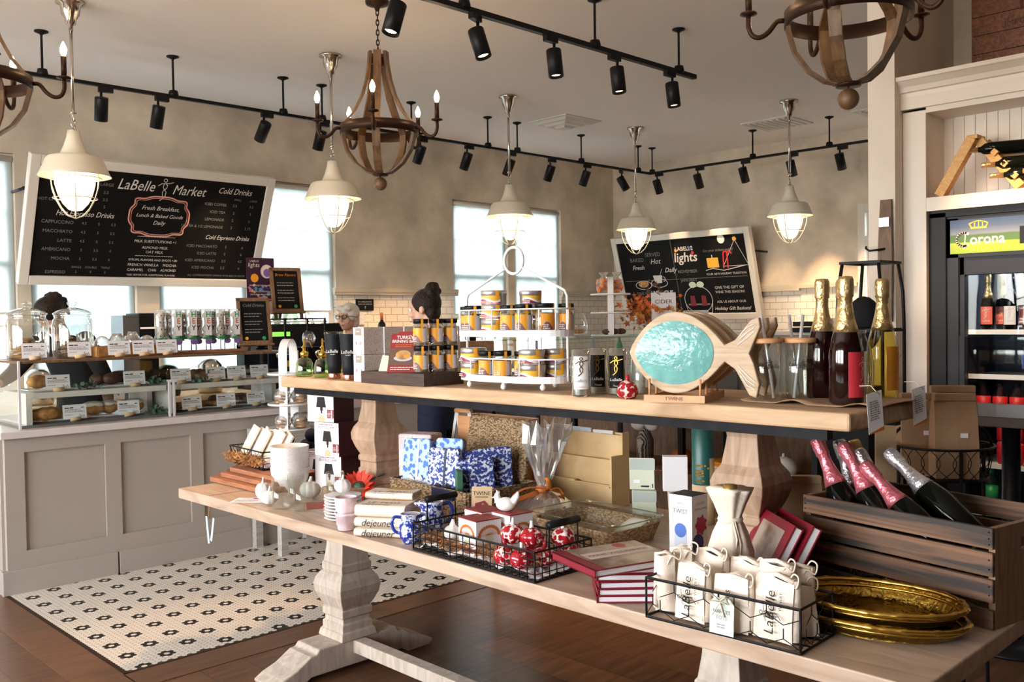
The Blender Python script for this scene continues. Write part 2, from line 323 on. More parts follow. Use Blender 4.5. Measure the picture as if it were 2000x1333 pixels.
    def grid(s, fn, nu, nv, smooth=True, cu=False):
        vs = [fn(i/(nu if cu else nu-1), j/(nv-1)) for j in range(nv) for i in range(nu)]; fs = []
        for j in range(nv-1):
            for i in range(nu if cu else nu-1):
                fs.append([j*nu+i, j*nu+(i+1) % nu, (j+1)*nu+(i+1) % nu, (j+1)*nu+i])
        return s.add(vs, fs, smooth)
    def quad(s, M, x0, x1, y0, y1, z=0.0):
        return s.add([M @ V(x0, y0, z), M @ V(x1, y0, z), M @ V(x1, y1, z), M @ V(x0, y1, z)], [[0, 1, 2, 3]])
    def disc(s, M, r, n=16, ry=None, z=0.0):
        return s.add([M @ V(r*math.cos(2*PI*k/n), (ry or r)*math.sin(2*PI*k/n), z) for k in range(n)], [list(range(n))])
    def stroke(s, M, pts, w=0.002, z=0.0006):
        """flat brush stroke along pts in the plane M"""
        for a, b in zip(pts, pts[1:]):
            d = V(b[0]-a[0], b[1]-a[1], 0)
            if d.length < 1e-6: continue
            u = d.normalized(); q = V(-u.y, u.x, 0)*w/2; a3 = V(a[0], a[1], z)-u*w*0.3; b3 = V(b[0], b[1], z)+u*w*0.3
            s.add([M @ (a3-q), M @ (b3-q), M @ (b3+q), M @ (a3+q)], [[0, 1, 2, 3]])
        return s
    def text(s, t, size, M, shear=0.0, align='CENTER', z=0.0008, sx=1.0, fit=None, bold=0.0):
        key = (t, shear, align, bold)
        if key not in _FC:
            cu = bpy.data.curves.new('lettering', 'FONT'); cu.body = t; cu.size = 1; cu.shear = shear; cu.align_x = align; cu.align_y = 'CENTER'
            cu.resolution_u = 2; cu.offset = bold; cu.fill_mode = 'FRONT'
            o = bpy.data.objects.new('lettering', cu); me = o.to_mesh()
            _FC[key] = ([v.co.copy() for v in me.vertices], [list(p.vertices) for p in me.polygons])
            o.to_mesh_clear(); bpy.data.objects.remove(o); bpy.data.curves.remove(cu)
        vs, fs = _FC[key]
        if not vs: return s
        if fit:
            w = max(v.x for v in vs)-min(v.x for v in vs); size = min(size, fit/max(w*sx, 1e-6))
        return s.add([M @ V(p.x*size*sx, p.y*size, z) for p in vs], fs)
    def lines(s, M, x0, x1, ys, h, z=0.0008):
        """rows of small print, too fine to read in the photograph"""
        rnd = random.Random(int(1e4*(x1-x0))+len(ys))
        for y in ys:
            x = x0; e = x0+(x1-x0)*rnd.uniform(0.7, 1.0)
            while x < e:
                w = rnd.uniform(1.5, 5)*h; s.quad(M, x, min(e, x+w), y-h/2, y+h/2, z); x += w+h*0.6
        return s
    def build(s, name, m=None, parent=None, loc=None, bevel=0.0, subsurf=0, solid=0.0, seg=2):
        me = bpy.data.meshes.new(name); me.from_pydata(s.v, [], s.f)
        ml = s.mats if s.mats else [m]
        for x in ml: me.materials.append(x)
        if len(s.mats) > 1: me.polygons.foreach_set('material_index', s.mi)
        me.polygons.foreach_set('use_smooth', s.sm); me.update()
        o = bpy.data.objects.new(name, me); C.objects.link(o)
        if parent: o.parent = parent
        if loc: o.location = loc
        if solid: md = o.modifiers.new('solid', 'SOLIDIFY'); md.thickness = solid; md.offset = 0
        if bevel: md = o.modifiers.new('bevel', 'BEVEL'); md.width = bevel; md.segments = seg; md.limit_method = 'ANGLE'; md.angle_limit = 0.6
        if subsurf: md = o.modifiers.new('sub', 'SUBSURF'); md.levels = subsurf; md.render_levels = subsurf
        return o
def tag(o, label, cat, group=None, kind=None):
    o['label'] = label; o['category'] = cat
    if group: o['group'] = group
    if kind: o['kind'] = kind
    return o
def thing(name, label, cat, loc=(0, 0, 0), rz=0.0, group=None, rot=None):
    o = bpy.data.objects.new(name, None); C.objects.link(o); o.empty_display_size = 0.05
    o.location = loc; o.rotation_euler = rot if rot else (0, 0, rz)
    return tag(o, label, cat, group)
def struct(o, label=None):
    o['kind'] = 'structure'
    if label: o['label'] = label
    return o
def dup(root, loc, rz=None, label=None, group=None, rot=None, scale=None):
    r = root.copy(); C.objects.link(r); r.location = loc
    if rot is not None: r.rotation_euler = rot
    elif rz is not None: r.rotation_euler = (0, 0, rz)
    if scale: r.scale = (scale,)*3 if not isinstance(scale, tuple) else scale
    if label: r['label'] = label
    if group: r['group'] = group
    for ch in list(root.children):
        c = ch.copy(); C.objects.link(c); c.parent = r
        for g in list(ch.children):
            d = g.copy(); C.objects.link(d); d.parent = c
    return r
ORD = ['first', 'second', 'third', 'fourth', 'fifth', 'sixth', 'seventh', 'eighth', 'ninth', 'tenth', 'eleventh', 'twelfth']
NW = -PI/2      # a thing whose front looks towards -x, the shop's window side
def sqpr(b, pr, c=(0, 0, 0)):
    """square-section turned post: (z, half width)"""
    b.lathe([(w*math.sqrt(2), z) for z, w in pr], c, 4, False, ph=PI/4)
def arc(cx, cy, r, a0, a1, n, ry=None):
    return [(cx+r*math.cos(a0+(a1-a0)*k/(n-1)), cy+(ry or r)*math.sin(a0+(a1-a0)*k/(n-1))) for k in range(n)]
def cr(P, n=5):
    """smooth curve through the points"""
    P = [Vector(p) for p in P]; Q = []; E = [2*P[0]-P[1]]+P+[2*P[-1]-P[-2]]
    for i in range(1, len(E)-2):
        a, b_, c, d = E[i-1:i+3]
        for k in range(n): t = k/n; Q.append(0.5*(2*b_+(c-a)*t+(2*a-5*b_+4*c-d)*t*t+(3*b_-a-3*c+d)*t**3))
    return Q+[P[-1]]
def dancer(b, M, h, w):
    """the shop's emblem: a slim figure drawn in a few sweeping strokes, height h"""
    k = h
    b.stroke(M, [(x*k, y*k) for x, y in arc(0.02, 0.42, 0.075, 0, 2*PI, 12)], w)
    b.stroke(M, [(-0.28*k, 0.16*k), (-0.12*k, 0.27*k), (0.05*k, 0.28*k), (0.2*k, 0.3*k), (0.38*k, 0.36*k)], w)
    b.stroke(M, [(0.05*k, 0.28*k), (0.13*k, 0.2*k), (0.1*k, 0.08*k), (0.02*k, 0.0), (0.1*k, -0.1*k), (0.08*k, -0.28*k), (-0.02*k, -0.4*k), (-0.14*k, -0.5*k)], w)
    b.stroke(M, [(-0.03*k, 0.26*k), (-0.06*k, 0.12*k), (0.0, 0.02*k), (-0.06*k, -0.12*k), (-0.03*k, -0.3*k)], w)
# ================================================================ SETTING
YW, XW, ZC = 8.0, 9.8, 3.5
# floor with a hole-free plank plane, and the mosaic laid into it
b = B(); b.box((3.4, 2.6, -0.05), (13.4, 11.6, 0.1)); struct(b.build('floor', floorwood))
def hexfloor():
    x0, x1, y0, y1 = 1.575, 9.0, 4.0, 5.69
    p = 0.0262; rs = p*math.sqrt(3)/2; R = p/math.sqrt(3)*0.945
    b = B(); b.use(grout).box(((x0+x1)/2, (y0+y1)/2, 0.001), (x1-x0, y1-y0, 0.002))
    nr = int((x1-x0)/rs); nc = int((y1-y0)/p)
    NB = {(0, 1), (0, -1), (1, 0), (1, -1), (-1, 0), (-1, 1)}
    def axial(r, c): return (r, c - (r+1)//2 if False else c - (r - (r & 1))//2)
    centres = {}
    def isblack(r, c):
        # lattice of rosettes: every 6 rows, shifted, every 7 along the row
        for dr in (-1, 0, 1):
            rr = r-dr
            if (rr-3) % 6: continue
            k = (rr-3)//6; off = (4*k) % 7
            for dc in (-2, -1, 0, 1, 2):
                cc = c-dc
                if (cc-off) % 7: continue
                xa, ya = r*rs, c*p+(p/2 if r & 1 else 0); xb, yb = rr*rs, cc*p+(p/2 if rr & 1 else 0)
                d = math.hypot(xa-xb, ya-yb)
                if d < 0.1*p: return False
                if d < 1.1*p: return True
        return False
    wv, wf, bv, bf = [], [], [], []
    for r in range(nr+1):
        for c in range(nc+1):
            x = x0+0.012+r*rs; y = y1-0.012-(c*p+(p/2 if r & 1 else 0))
            if x > x1 or y < y0+0.008: continue
            vs, fs = (bv, bf) if isblack(r, c) else (wv, wf)
            n = len(vs)
            for k in range(6):
                a = PI*k/3; vs.append((min(x1, max(x0, x+R*math.cos(a))), min(y1, max(y0, y+R*math.sin(a))), 0.0035))
            fs.append(list(range(n, n+6)))
    b.use(hexw).add(wv, wf); b.use(hexb).add(bv, bf)
    o = b.build('tile_floor'); struct(o, 'white hexagon mosaic floor with black rosettes')
    t = B(); t.box((x0-0.01, (y0+y1)/2, 0.002), (0.02, y1-y0+0.02, 0.004)); t.box(((x0+x1)/2, y0-0.01, 0.002), (x1-x0, 0.02, 0.004))
    struct(t.build('trim_1', iron))
hexfloor()
t = B(); t.box((1.555-0.095, 4.75, 0.0015), (0.19, 1.9, 0.003)); t.box((5.2, 3.98-0.095, 0.0015), (7.3, 0.19, 0.003)); struct(t.build('trim_4', wood('border_plank', (0.10, 0.045, 0.022), (0.165, 0.075, 0.035), 0, 3, 8, 0.32)))
b = B(); b.box((3.3, 2.7, ZC+0.06), (13.4, 11.4, 0.12)); struct(b.build('ceiling', ceilm))
# window wall, y = 8: openings
WIN = [(1.45, 2.366), (2.467, 3.315), (3.514, 4.375), (4.485, 5.351), (6.932, 7.80), (7.92, 8.747)]
ZS, ZT = 0.95, 2.862
b = B(); b.use(plaster); th = 0.16; yc = YW+th/2; xs = -3.3
def wpan(x0, x1, z0, z1, m=plaster): b.use(m).box(((x0+x1)/2, yc, (z0+z1)/2), (x1-x0, th, z1-z0))
for i, (a, c) in enumerate(WIN):
    m = subway if a > 5.5 else plaster
    if a-xs > 0.5 and xs > 0: wpan(xs, a, 1.80, ZT); wpan(xs, a, 0, 1.80, subway)
    else: wpan(xs, a, 0, ZT)
    wpan(a, c, ZT, ZC); wpan(a, c, 0, ZS, subway); wpan(xs, a, ZT, ZC); xs = c
wpan(xs, XW, 1.80, ZC); wpan(xs, XW, 0, 1.80, subway)
struct(b.build('wall_back'))
def cap(name, segs):
    t = B()
    for c, d in segs: t.box(c, d); t.box((c[0], c[1], c[2]-0.035), (d[0]-0.0, d[1]*0.6, 0.03))
    struct(t.build(name, capm, bevel=0.004))
cap('trim_2', [((6.14, YW-0.02, 1.815), (1.66, 0.05, 0.045)), ((9.26, YW-0.02, 1.815), (1.06, 0.05, 0.045))])
for i, (a, c) in enumerate(WIN):
    f = B(); w = c-a; xm = (a+c)/2; zm = (ZS+ZT)/2
    def fb(cx, cz, sx, sz, y=YW+0.09, d=0.07): f.box((cx, y, cz), (sx, d, sz))
    fb(a+0.03, zm, 0.06, ZT-ZS); fb(c-0.03, zm, 0.06, ZT-ZS); fb(xm, ZT-0.03, w, 0.06, YW+0.09, 0.064); fb(xm, ZS+0.04, w, 0.08, YW+0.09, 0.064); fb(xm, 2.0, w, 0.05, YW+0.09, 0.060)
    for z0, z1 in ((ZS+0.05, 2.0), (2.0, ZT-0.03)):
        for k in (1, 2): fb(a+0.06+(w-0.12)*k/3, (z0+z1)/2, 0.018, z1-z0, YW+0.1, 0.03)
        fb(xm, (z0+z1)/2, w, 0.018, YW+0.1, 0.026)
    fb(xm, ZS+0.01, w, 0.03, YW+0.05, 0.18)
    o = struct(f.build('window_%d' % (i+1), paint)); p = B(); p.box((xm, YW+0.1, zm), (w-0.06, 0.006, ZT-ZS-0.06)); p.build('pane', pane, o)
zb = [1.60, 1.05, 1.05, 1.60, 1.55, 1.55]
names = ['leftmost window beside the menu board', 'window behind the left half of the menu board', 'window behind the right half of the menu board', 'window right of the menu board', 'left half of the double window behind the tiered rack', 'right half of the double window behind the tiered rack']
for i, (a, c) in enumerate(WIN):
    t = thing('roller_shade', 'white roller shade in the ' + names[i], 'roller shade', ((a+c)/2, YW+0.035, ZT-0.05), 0, 'roller shades on the window wall')
    s = B(); s.box((0, 0, (zb[i]-ZT+0.05)/2), (c-a-0.03, 0.003, ZT-0.05-zb[i])); s.build('shade_cloth', shadem, t)
    s = B(); s.cyl((-(c-a)/2+0.01, 0, 0.01), ((c-a)/2-0.01, 0, 0.01), 0.024); s.build('roller', paint, t)
    s = B(); s.box((0, 0, zb[i]-ZT+0.05), (c-a-0.03, 0.012, 0.022)); s.build('hem_bar', paint, t)
# right wall, x = 9.8, with one window
b = B(); th = 0.16; xc = XW+th/2
def xpan(y0, y1, z0, z1, m): b.use(m).box((xc, (y0+y1)/2, (z0+z1)/2), (th, y1-y0, z1-z0))
WY0, WY1, WZ0, WZ1 = 3.55, 4.56, 1.35, 2.68
xpan(WY1, YW, 1.80, ZC, plaster); xpan(WY1, YW, 0, 1.80, subway2); xpan(-2.8, WY0, 0, ZC, plaster); xpan(WY0, WY1, WZ1, ZC, plaster); xpan(WY0, WY1, 0, WZ0, subway2)
struct(b.build('wall_right'))
cap('trim_3', [((XW-0.02, 6.28, 1.815), (0.05, 3.40, 0.045))])
f = B(); ym = (WY0+WY1)/2
def gb(y, z, sy, sz, x=XW-0.01, d=0.10): f.box((x, y, z), (d, sy, sz))
gb(WY1-0.04, (WZ0+WZ1)/2, 0.08, WZ1-WZ0); gb(WY0+0.04, (WZ0+WZ1)/2, 0.08, WZ1-WZ0); gb(ym, WZ1-0.05, WY1-WY0-0.02, 0.098, XW-0.01, 0.092); gb(ym, WZ0+0.05, WY1-WY0-0.02, 0.098, XW-0.01, 0.092); gb(ym, 2.27, WY1-WY0-0.02, 0.12, XW-0.01, 0.088)
gb(WY1-0.11, (WZ0+WZ1)/2, 0.07, WZ1-WZ0, XW+0.05, 0.05)
for k in range(1, 5): gb(ym, WZ0+0.1+k*0.19, WY1-WY0, 0.014, XW+0.05, 0.02)
for k in (1, 2): gb(WY0+0.1+(WY1-WY0-0.2)*k/3, (WZ0+WZ1)/2, 0.014, WZ1-WZ0, XW+0.05, 0.02)
o = struct(f.build('window_7', paint)); p = B(); p.box((XW+0.06, ym, (WZ0+WZ1)/2), (0.006, WY1-WY0-0.1, WZ1-WZ0-0.1)); p.build('pane', pane, o)
# side wall behind the camera's left shoulder (daylight openings) and the wall behind the camera
b = B(); b.use(plaster)
ops = [(1.3, 2.0), (3.5, 2.0), (5.7, 2.0)]; ys = -2.9; x = -3.3
for oy, w in ops:
    b.box((x, (ys+oy-w/2)/2, 1.75), (0.16, oy-w/2-ys, 3.5)); b.box((x, oy, 0.45), (0.16, w, 0.9)); b.box((x, oy, 3.05), (0.16, w, 0.9)); ys = oy+w/2
b.box((x, (ys+YW)/2, 1.75), (0.16, YW-ys, 3.5)); struct(b.build('wall_left'))
b = B(); b.box((3.3, -2.95, 1.75), (13.4, 0.16, 3.5)); struct(b.build('wall_front', mat('dark_panelling', (0.07, 0.05, 0.04), 0.6)))
# partition end, upper recess and built-in cabinet on the right
b = B(); b.box((5.5, 2.235, 1.75), (0.86, 0.15, 3.5)); struct(b.build('wall_partition', colm))
b = B(); b.box((6.0, 0.4, 1.75), (0.16, 3.55, 3.5)); struct(b.build('wall_recess', plaster))
# outdoors
def tree(name, x, y, z, r, m, label, n=900, seed=1):
    rnd = random.Random(seed); t = thing(name, label, 'tree', (x, y, 0), 0, 'trees outside the windows')
    b = B(); b.tube([(0, 0, -0.5), (0.05, 0, z*0.5), (0, 0, z)], [0.16, 0.12, 0.05], 8)
    for k in range(5):
        a = k*1.3; b.tube([(0, 0, z*0.55), (math.cos(a)*r*0.5, math.sin(a)*r*0.5, z+r*0.2*k/5)], [0.06, 0.02], 6)
    b.build('trunk', barrelw, t)
    b = B()
    for k in range(n):
        u = rnd.gauss(0, 0.5), rnd.gauss(0, 0.5), rnd.gauss(0, 0.45); q = Vector(u)*r
        q.z += z; s = rnd.uniform(0.10, 0.20); M = Matrix.Translation(q) @ Euler((rnd.uniform(0, 6), rnd.uniform(0, 6), rnd.uniform(0, 6))).to_matrix().to_4x4()
        b.add([M @ V(-s, 0, 0), M @ V(0, -s*0.5, 0.02), M @ V(s, 0, 0), M @ V(0, s*0.5, 0.02)], [[0, 1, 2, 3]])
    o = b.build('crown', m, t)
tree('maple_tree', 12.9, 5.3, 2.5, 1.1, leafy2, 'yellow autumn tree outside the small window by the partition', 900, 3)
tree('garden_tree', 6.6, 13.0, 1.2, 1.3, leafy, 'pale green tree outside the window beside the white haired woman', 500, 4)
tree('garden_tree', 11.0, 14.0, 1.1, 1.4, leafy, 'green tree outside the double window behind the jar rack', 500, 6)
tree('garden_tree', 2.2, 14.5, 0.9, 1.3, leafy, 'green tree outside the leftmost window', 400, 5)
b = B(); b.box((6, 16, -0.62), (60, 46, 0.04)); o = struct(b.build('ground_outside', mat('outdoor_paving', (0.14, 0.14, 0.11), 0.9, var=0.3, vscale=1.5)))
# ================================================================ FIXTURES
# --- service counter with panelled front
t = thing('service_counter', 'greige panelled service counter under the pastry case', 'counter', (1.575, 5.64, 0))
b = B(); L = 2.0; D = 0.78
b.box((L/2, D/2+0.02, 0.435), (L, D, 0.87)); b.build('body', greige, t)
b = B(); FX = [0, 0.10, 0.546, 0.637, 1.077, 1.160, 1.60, 1.69, 2.0]
for i in (0, 2, 4, 6): b.box(((FX[i]+FX[i+1])/2, 0.005, 0.50), (FX[i+1]-FX[i], 0.03, 0.74))
b.box((1.845, 0.005, 0.5), (0.31, 0.03, 0.74))
for x0, x1 in ((0.10, 0.546), (0.637, 1.077), (1.16, 1.60)): b.box(((x0+x1)/2, 0.005, 0.185), (x1-x0, 0.03, 0.10)); b.box(((x0+x1)/2, 0.005, 0.83), (x1-x0, 0.03, 0.08))
for y in (0.075, 0.70): b.box((0.0, y, 0.5), (0.03, 0.1, 0.74))
b.box((0, 0.3875, 0.83), (0.03, 0.525, 0.08)); b.box((0, 0.3875, 0.185), (0.03, 0.525, 0.1)); b.build('face_frame', greige, t)
for x0, x1 in ((0.10, 0.546), (0.637, 1.077), (1.16, 1.60)):
    b = B(); b.box(((x0+x1)/2, 0.016, 0.512), (x1-x0-0.004, 0.012, 0.556)); b.build('panel', greige, t)
b = B(); b.box((0.285, -0.012, 0.068), (0.63, 0.03, 0.136)); b.box((1.31, -0.012, 0.068), (1.40, 0.03, 0.136)); b.box((-0.012, 0.4, 0.068), (0.03, 0.82, 0.136)); b.build('plinth', greige, t, bevel=0.003)
b = B(); b.box((2.575, 6.02, 0.893), (2.06, 0.86, 0.04)); tag(b.build('countertop', quartz, bevel=0.004), 'pale stone countertop carrying the pastry case', 'countertop')
# --- glass pastry case
t = thing('pastry_case', 'glass pastry display case with grey shelf on the service counter', 'display case', (1.68, 5.70, 0.913)); w, d, h = 1.80, 0.62, 0.386
b = B(); b.box((w/2, 0.0, h/2), (w, 0.006, h)); b.build('front_glass', clear, t)
b = B(); b.box((0.0, d/2, h/2), (0.006, d, h)); b.build('side_glass', clear, t)
b = B(); b.box((w/2, d/2, h-0.008), (w+0.01, d, 0.014)); b.build('top_board', framew, t)
b = B(); b.box((0.0, 0.0, h/2), (0.012, 0.012, h)); b.box((0.872, 0.0, h*0.3), (0.012, 0.012, h*0.6)); b.box((0.90, 0.0, h*0.3), (0.012, 0.012, h*0.6)); b.box((w, 0, h/2), (0.012, 0.012, h)); b.build('corner_post', greylab, t)
b = B()
for x0, x1 in ((0.045, 0.872), (0.90, 1.775)): b.box(((x0+x1)/2, 0.25, 0.180), (x1-x0, 0.42, 0.034)); b.box((x0+0.02, 0.3, 0.09), (0.035, 0.5, 0.17)); b.box((x1-0.02, 0.4, 0.09), (0.035, 0.3, 0.17))
b.build('shelf', paint, t, bevel=0.002)
b = B(); b.box((w/2, 0.3, 0.008), (w-0.02, 0.56, 0.014)); b.build('deck', stainless, t)
def price_card(x, y, z, label, lean=0.14, w=0.135):
    t = thing('price_card', label, 'price card', (x, y, z), 0.0, 'price cards on the pastry case')
    b = B(); M = FR((0, 0, 0.014), (1, 0, 0), (0, lean, 1)); b.use(paper).prism([(-w/2, 0), (w/2, 0), (w/2, 0.085), (-w/2, 0.085)], -0.0012, M)
    b.use(ink).lines(M, -w*0.42, w*0.05, (0.066,), 0.006); b.quad(M, w*0.28, w*0.40, 0.063, 0.068, 0.0008); b.stroke(M, [(w*0.16, 0.008), (w*0.22, 0.026), (w*0.25, 0.010), (w*0.30, 0.018), (w*0.34, 0.008), (w*0.38, 0.022), (w*0.42, 0.006)], 0.0016)
    b.use(greyink).lines(M, -w*0.42, w*0.42, (0.055, 0.048, 0.041), 0.0035); b.lines(M, -w*0.42, 0, (0.024,), 0.0035); b.build('card', None, t)
    b = B(); b.cyl((-0.028, -0.004, 0.0125), (0.028, -0.004, 0.0125), 0.0125, n=10); b.build('cork_foot', kraftl, t)
for k, (x, lab) in enumerate([(1.78, 'white price card leaning on the left cookie jar'), (2.03, 'white price card leaning on the right cookie jar'), (2.265, 'white price card at the left end of the bagged treat crate'), (2.415, 'white price card in the middle of the bagged treat crate'), (2.565, 'white price card at the right end of the bagged treat crate')]): price_card(x, 5.745, 1.30, lab)
for k, x in enumerate((1.91, 2.36, 2.66, 2.90, 3.05, 3.22)): price_card(x, 5.76, 1.110, ORD[k]+' white price card from the left on the upper shelf of the pastry case')
for k, x in enumerate((2.00, 2.32, 2.73, 2.97, 3.19)): price_card(x, 5.76, 0.928, ORD[k]+' white price card from the left on the floor of the pastry case')
# plates and bakes in the case
def platter(x, y, z, label, w=0.36, d=0.2):
    b = B(); b.box((0, 0, 0.006), (w*0.8, d*0.8, 0.01), taper=1.2); b.box((0, 0, 0.0135), (w, d, 0.005)); o = b.build('platter', white, None, (x, y, z), bevel=0.003); tag(o, label, 'platter', 'white platters in the pastry case')
for a in [(1.93, 5.88, 1.111, 'white platter with one golden roll on the upper case shelf'), (2.27, 5.90, 1.111, 'white platter under the seeded rolls on the upper case shelf'), (2.70, 5.9, 1.111, 'white platter behind the third upper price card'), (3.10, 5.9, 1.111, 'white platter of dark bakes on the upper case shelf'),
          (1.92, 5.9, 0.928, 'white platter under the croissant on the case floor'), (2.27, 5.9, 0.928, 'white platter under the iced buns on the case floor'), (2.85, 5.9, 0.928, 'white platter of flat pastries on the case floor'), (3.2, 5.9, 0.928, 'white platter of nut bakes at the right of the case floor')]: platter(*a)
def bake(kind, x, y, z, rz, label, sc=1.0, group='pastries in the case'):
    t = thing(kind, label, 'pastry', (x, y, z), rz, group); b = B(); h = {'croissant': 0.05, 'bread_roll': 0.045, 'iced_bun': 0.05, 'flat_pastry': 0.02, 'dark_roll': 0.04, 'nut_cluster': 0.04}[kind]*sc
    if kind == 'croissant':
        pts = arc(0, 0.05, 0.075, -PI*0.9, -PI*0.1, 13); rr = [0.006+0.03*math.sin(PI*k/12)*(0.85+0.15*(k % 2)) for k in range(13)]
        b.tube([(x*sc*1.2, y*sc, 0.03) for x, y in pts], [r*sc for r in rr], 10); b.build('crust', bread, t)
    elif kind == 'iced_bun':
        b.sph((0, 0, 0.032*sc), (0.06*sc, 0.05*sc, 0.032*sc), 14, 8, lambda a, t: 1+0.05*math.sin(3*a)); b.build('bun', bread, t)
        b = B(); b.sph((0, 0, 0.052*sc), (0.056*sc, 0.047*sc, 0.02*sc), 14, 7, lambda a, t: 1+0.10*math.sin(5*a+1)); b.build('icing', icing, t)
    elif kind == 'bread_roll' or kind == 'dark_roll':
        b.sph((0, 0, h*0.9), (0.08*sc, 0.048*sc, h*0.9), 16, 9, lambda a, t: 1+0.05*math.sin(4*a)*math.sin(t)); b.build('crust', bread if kind == 'bread_roll' else choc, t)
    else:
        for k in range(7): b.sph((0.05*math.cos(k*2.4)*sc, 0.035*math.sin(k*2.4)*sc, h*0.6), (0.035*sc, 0.03*sc, h*0.7), 8, 5)
        b.build('crust', choc if kind == 'nut_cluster' else bread, t)
zu, zl = 1.128, 0.945
bake('bread_roll', 1.83, 5.86, zu, 0.5, 'golden roll at the left end of the upper case shelf')
bake('dark_roll', 2.19, 5.9, zu, 1.1, 'seeded roll standing left on the upper shelf platter'); bake('dark_roll', 2.26, 5.86, zu, 0.6, 'seeded roll cut open in front on the upper shelf platter'); bake('dark_roll', 2.34, 5.95, zu, 0.1, 'seeded roll behind the second upper price card', 1.1)
for k in range(3): bake('nut_cluster', 2.80+0.10*k, 5.92, zu, k, ORD[k]+' dark glazed bake from the left beside the third upper price card', 1.25)
bake('dark_roll', 3.12, 5.92, zu, 0.2, 'dark bake behind the fifth upper price card'); bake('dark_roll', 3.18, 5.92, zu, 0.9, 'dark bake between the last two upper price cards')
bake('croissant', 1.86, 5.86, zl, 0.2, 'large brown croissant in the lower left of the case', 1.35)
bake('iced_bun', 2.16, 5.9, zl, 0, 'iced bun beside the first lower price card', 1.15); bake('iced_bun', 2.26, 5.92, zl, 0.5, 'iced bun between the first two lower price cards', 1.15); bake('iced_bun', 2.41, 5.9, zl, 1.0, 'iced bun right of the second lower price card', 1.15)
for k in range(3): bake('flat_pastry', 2.68+0.14*k, 5.92, zl, k, ORD[k]+' flat brown pastry from the left on the case floor', 1.2)
for k in range(3): bake('nut_cluster', 3.02+0.09*k, 5.93, zl, k, ORD[k]+' nut pastry from the left at the right end of the case floor', 1.2)
def sprig(x, y, z, label):
    rnd = random.Random(int(x*100)); b = B()
    for k in range(46):
        q = V(rnd.gauss(0, 0.035), rnd.gauss(0, 0.02), 0.012+abs(rnd.gauss(0, 0.02))); s = rnd.uniform(0.008, 0.014)
        M = Matrix.Translation(q) @ Euler((rnd.uniform(0, 6), rnd.uniform(0, 6), rnd.uniform(0, 6))).to_matrix().to_4x4(); b.add([M @ V(s*math.cos(a), s*math.sin(a), 0) for a in (0, 1, 2, 3, 4, 5)], [[0, 1, 2, 3, 4, 5]])
    tag(b.build('greenery_sprig', plant, None, (x, y, z)), label, 'greenery', 'sprigs of greenery in the case')
sprig(2.05, 5.78, 1.111, 'green sprig beside the first upper price card'); sprig(2.50, 5.78, 1.111, 'dark green sprig right of the second upper price card'); sprig(2.80, 5.76, 1.111, 'green sprig left of the dark bakes'); sprig(2.50, 5.76, 0.928, 'green sprig at the lower centre post of the case')
# cookie jars
def cookie_jar(x, lab, n):
    t = thing('cookie_jar', 'large glass cookie jar ' + lab, 'jar', (x, 5.98, 1.30), 0, 'glass cookie jars on the pastry case')
    b = B(); b.lathe([(0.09, 0.0), (0.112, 0.01), (0.118, 0.05), (0.118, 0.20), (0.110, 0.235), (0.10, 0.245), (0.104, 0.25), (0.104, 0.262)], n=28); b.build('body', jarg, t)
    b = B(); b.lathe([(0.110, 0.262), (0.112, 0.272), (0.085, 0.29), (0.05, 0.302), (0.022, 0.307), (0.016, 0.315), (0.030, 0.328), (0.028, 0.342), (0.0, 0.348)], n=28); b.build('lid', jarg, t)
    for k in range(n):
        c = B(); c.lathe([(0.0, 0), (0.058, 0.002), (0.064, 0.011), (0.05, 0.02), (0.0, 0.023)], n=16); o = c.build('cookie', bread, None, (x-0.03+0.008*(k % 2), 5.98, 1.307+0.0245*k)); tag(o, 'round brown cookie in the stack inside the jar '+lab, 'cookie', 'cookies stacked in the jar ' + lab)
    c = B(); c.add([(0.02, -0.02, 0.0), (0.09, 0.0, 0.01), (0.03, 0.02, 0.15), (0.07, -0.05, 0.11), (-0.02, -0.05, 0.05)], [[0, 1, 2], [0, 1, 3], [0, 3, 4]]); o = c.build('paper_napkin', paper, None, (x, 5.99, 1.305)); tag(o, 'crumpled white paper inside the jar '+lab, 'paper')
cookie_jar(1.815, 'nearer the left end of the case', 5); cookie_jar(2.075, 'next to the bagged treats', 4)
# crate of bagged treats
t = thing('treat_crate', 'low wooden crate of bagged treats on the pastry case', 'crate', (2.42, 5.92, 1.30)); b = B()
for y in (-0.09, 0.09): b.box((0, y, 0.035), (0.50, 0.012, 0.06))
for x in (-0.25, 0.25): b.box((x, 0, 0.035), (0.012, 0.18, 0.06))
b.box((0, 0, 0.005), (0.5, 0.18, 0.01)); b.build('box', bread, t)
for k in range(5):
    rnd = random.Random(k); b = B(); b.sph((0, 0, 0.05), (0.05, 0.055, 0.05), 10, 7, lambda a, t: 1+0.2*math.sin(5*a+k)*math.sin(4*t)); o = b.build('treat_bag', cello, None, (2.23+0.095*k, 5.93, 1.325)); o.scale = (1, 1, 1.05+0.1*(k % 3)); tag(o, ORD[k]+' clear treat bag from the left in the low crate', 'treat bag', 'treat bags in the low crate')
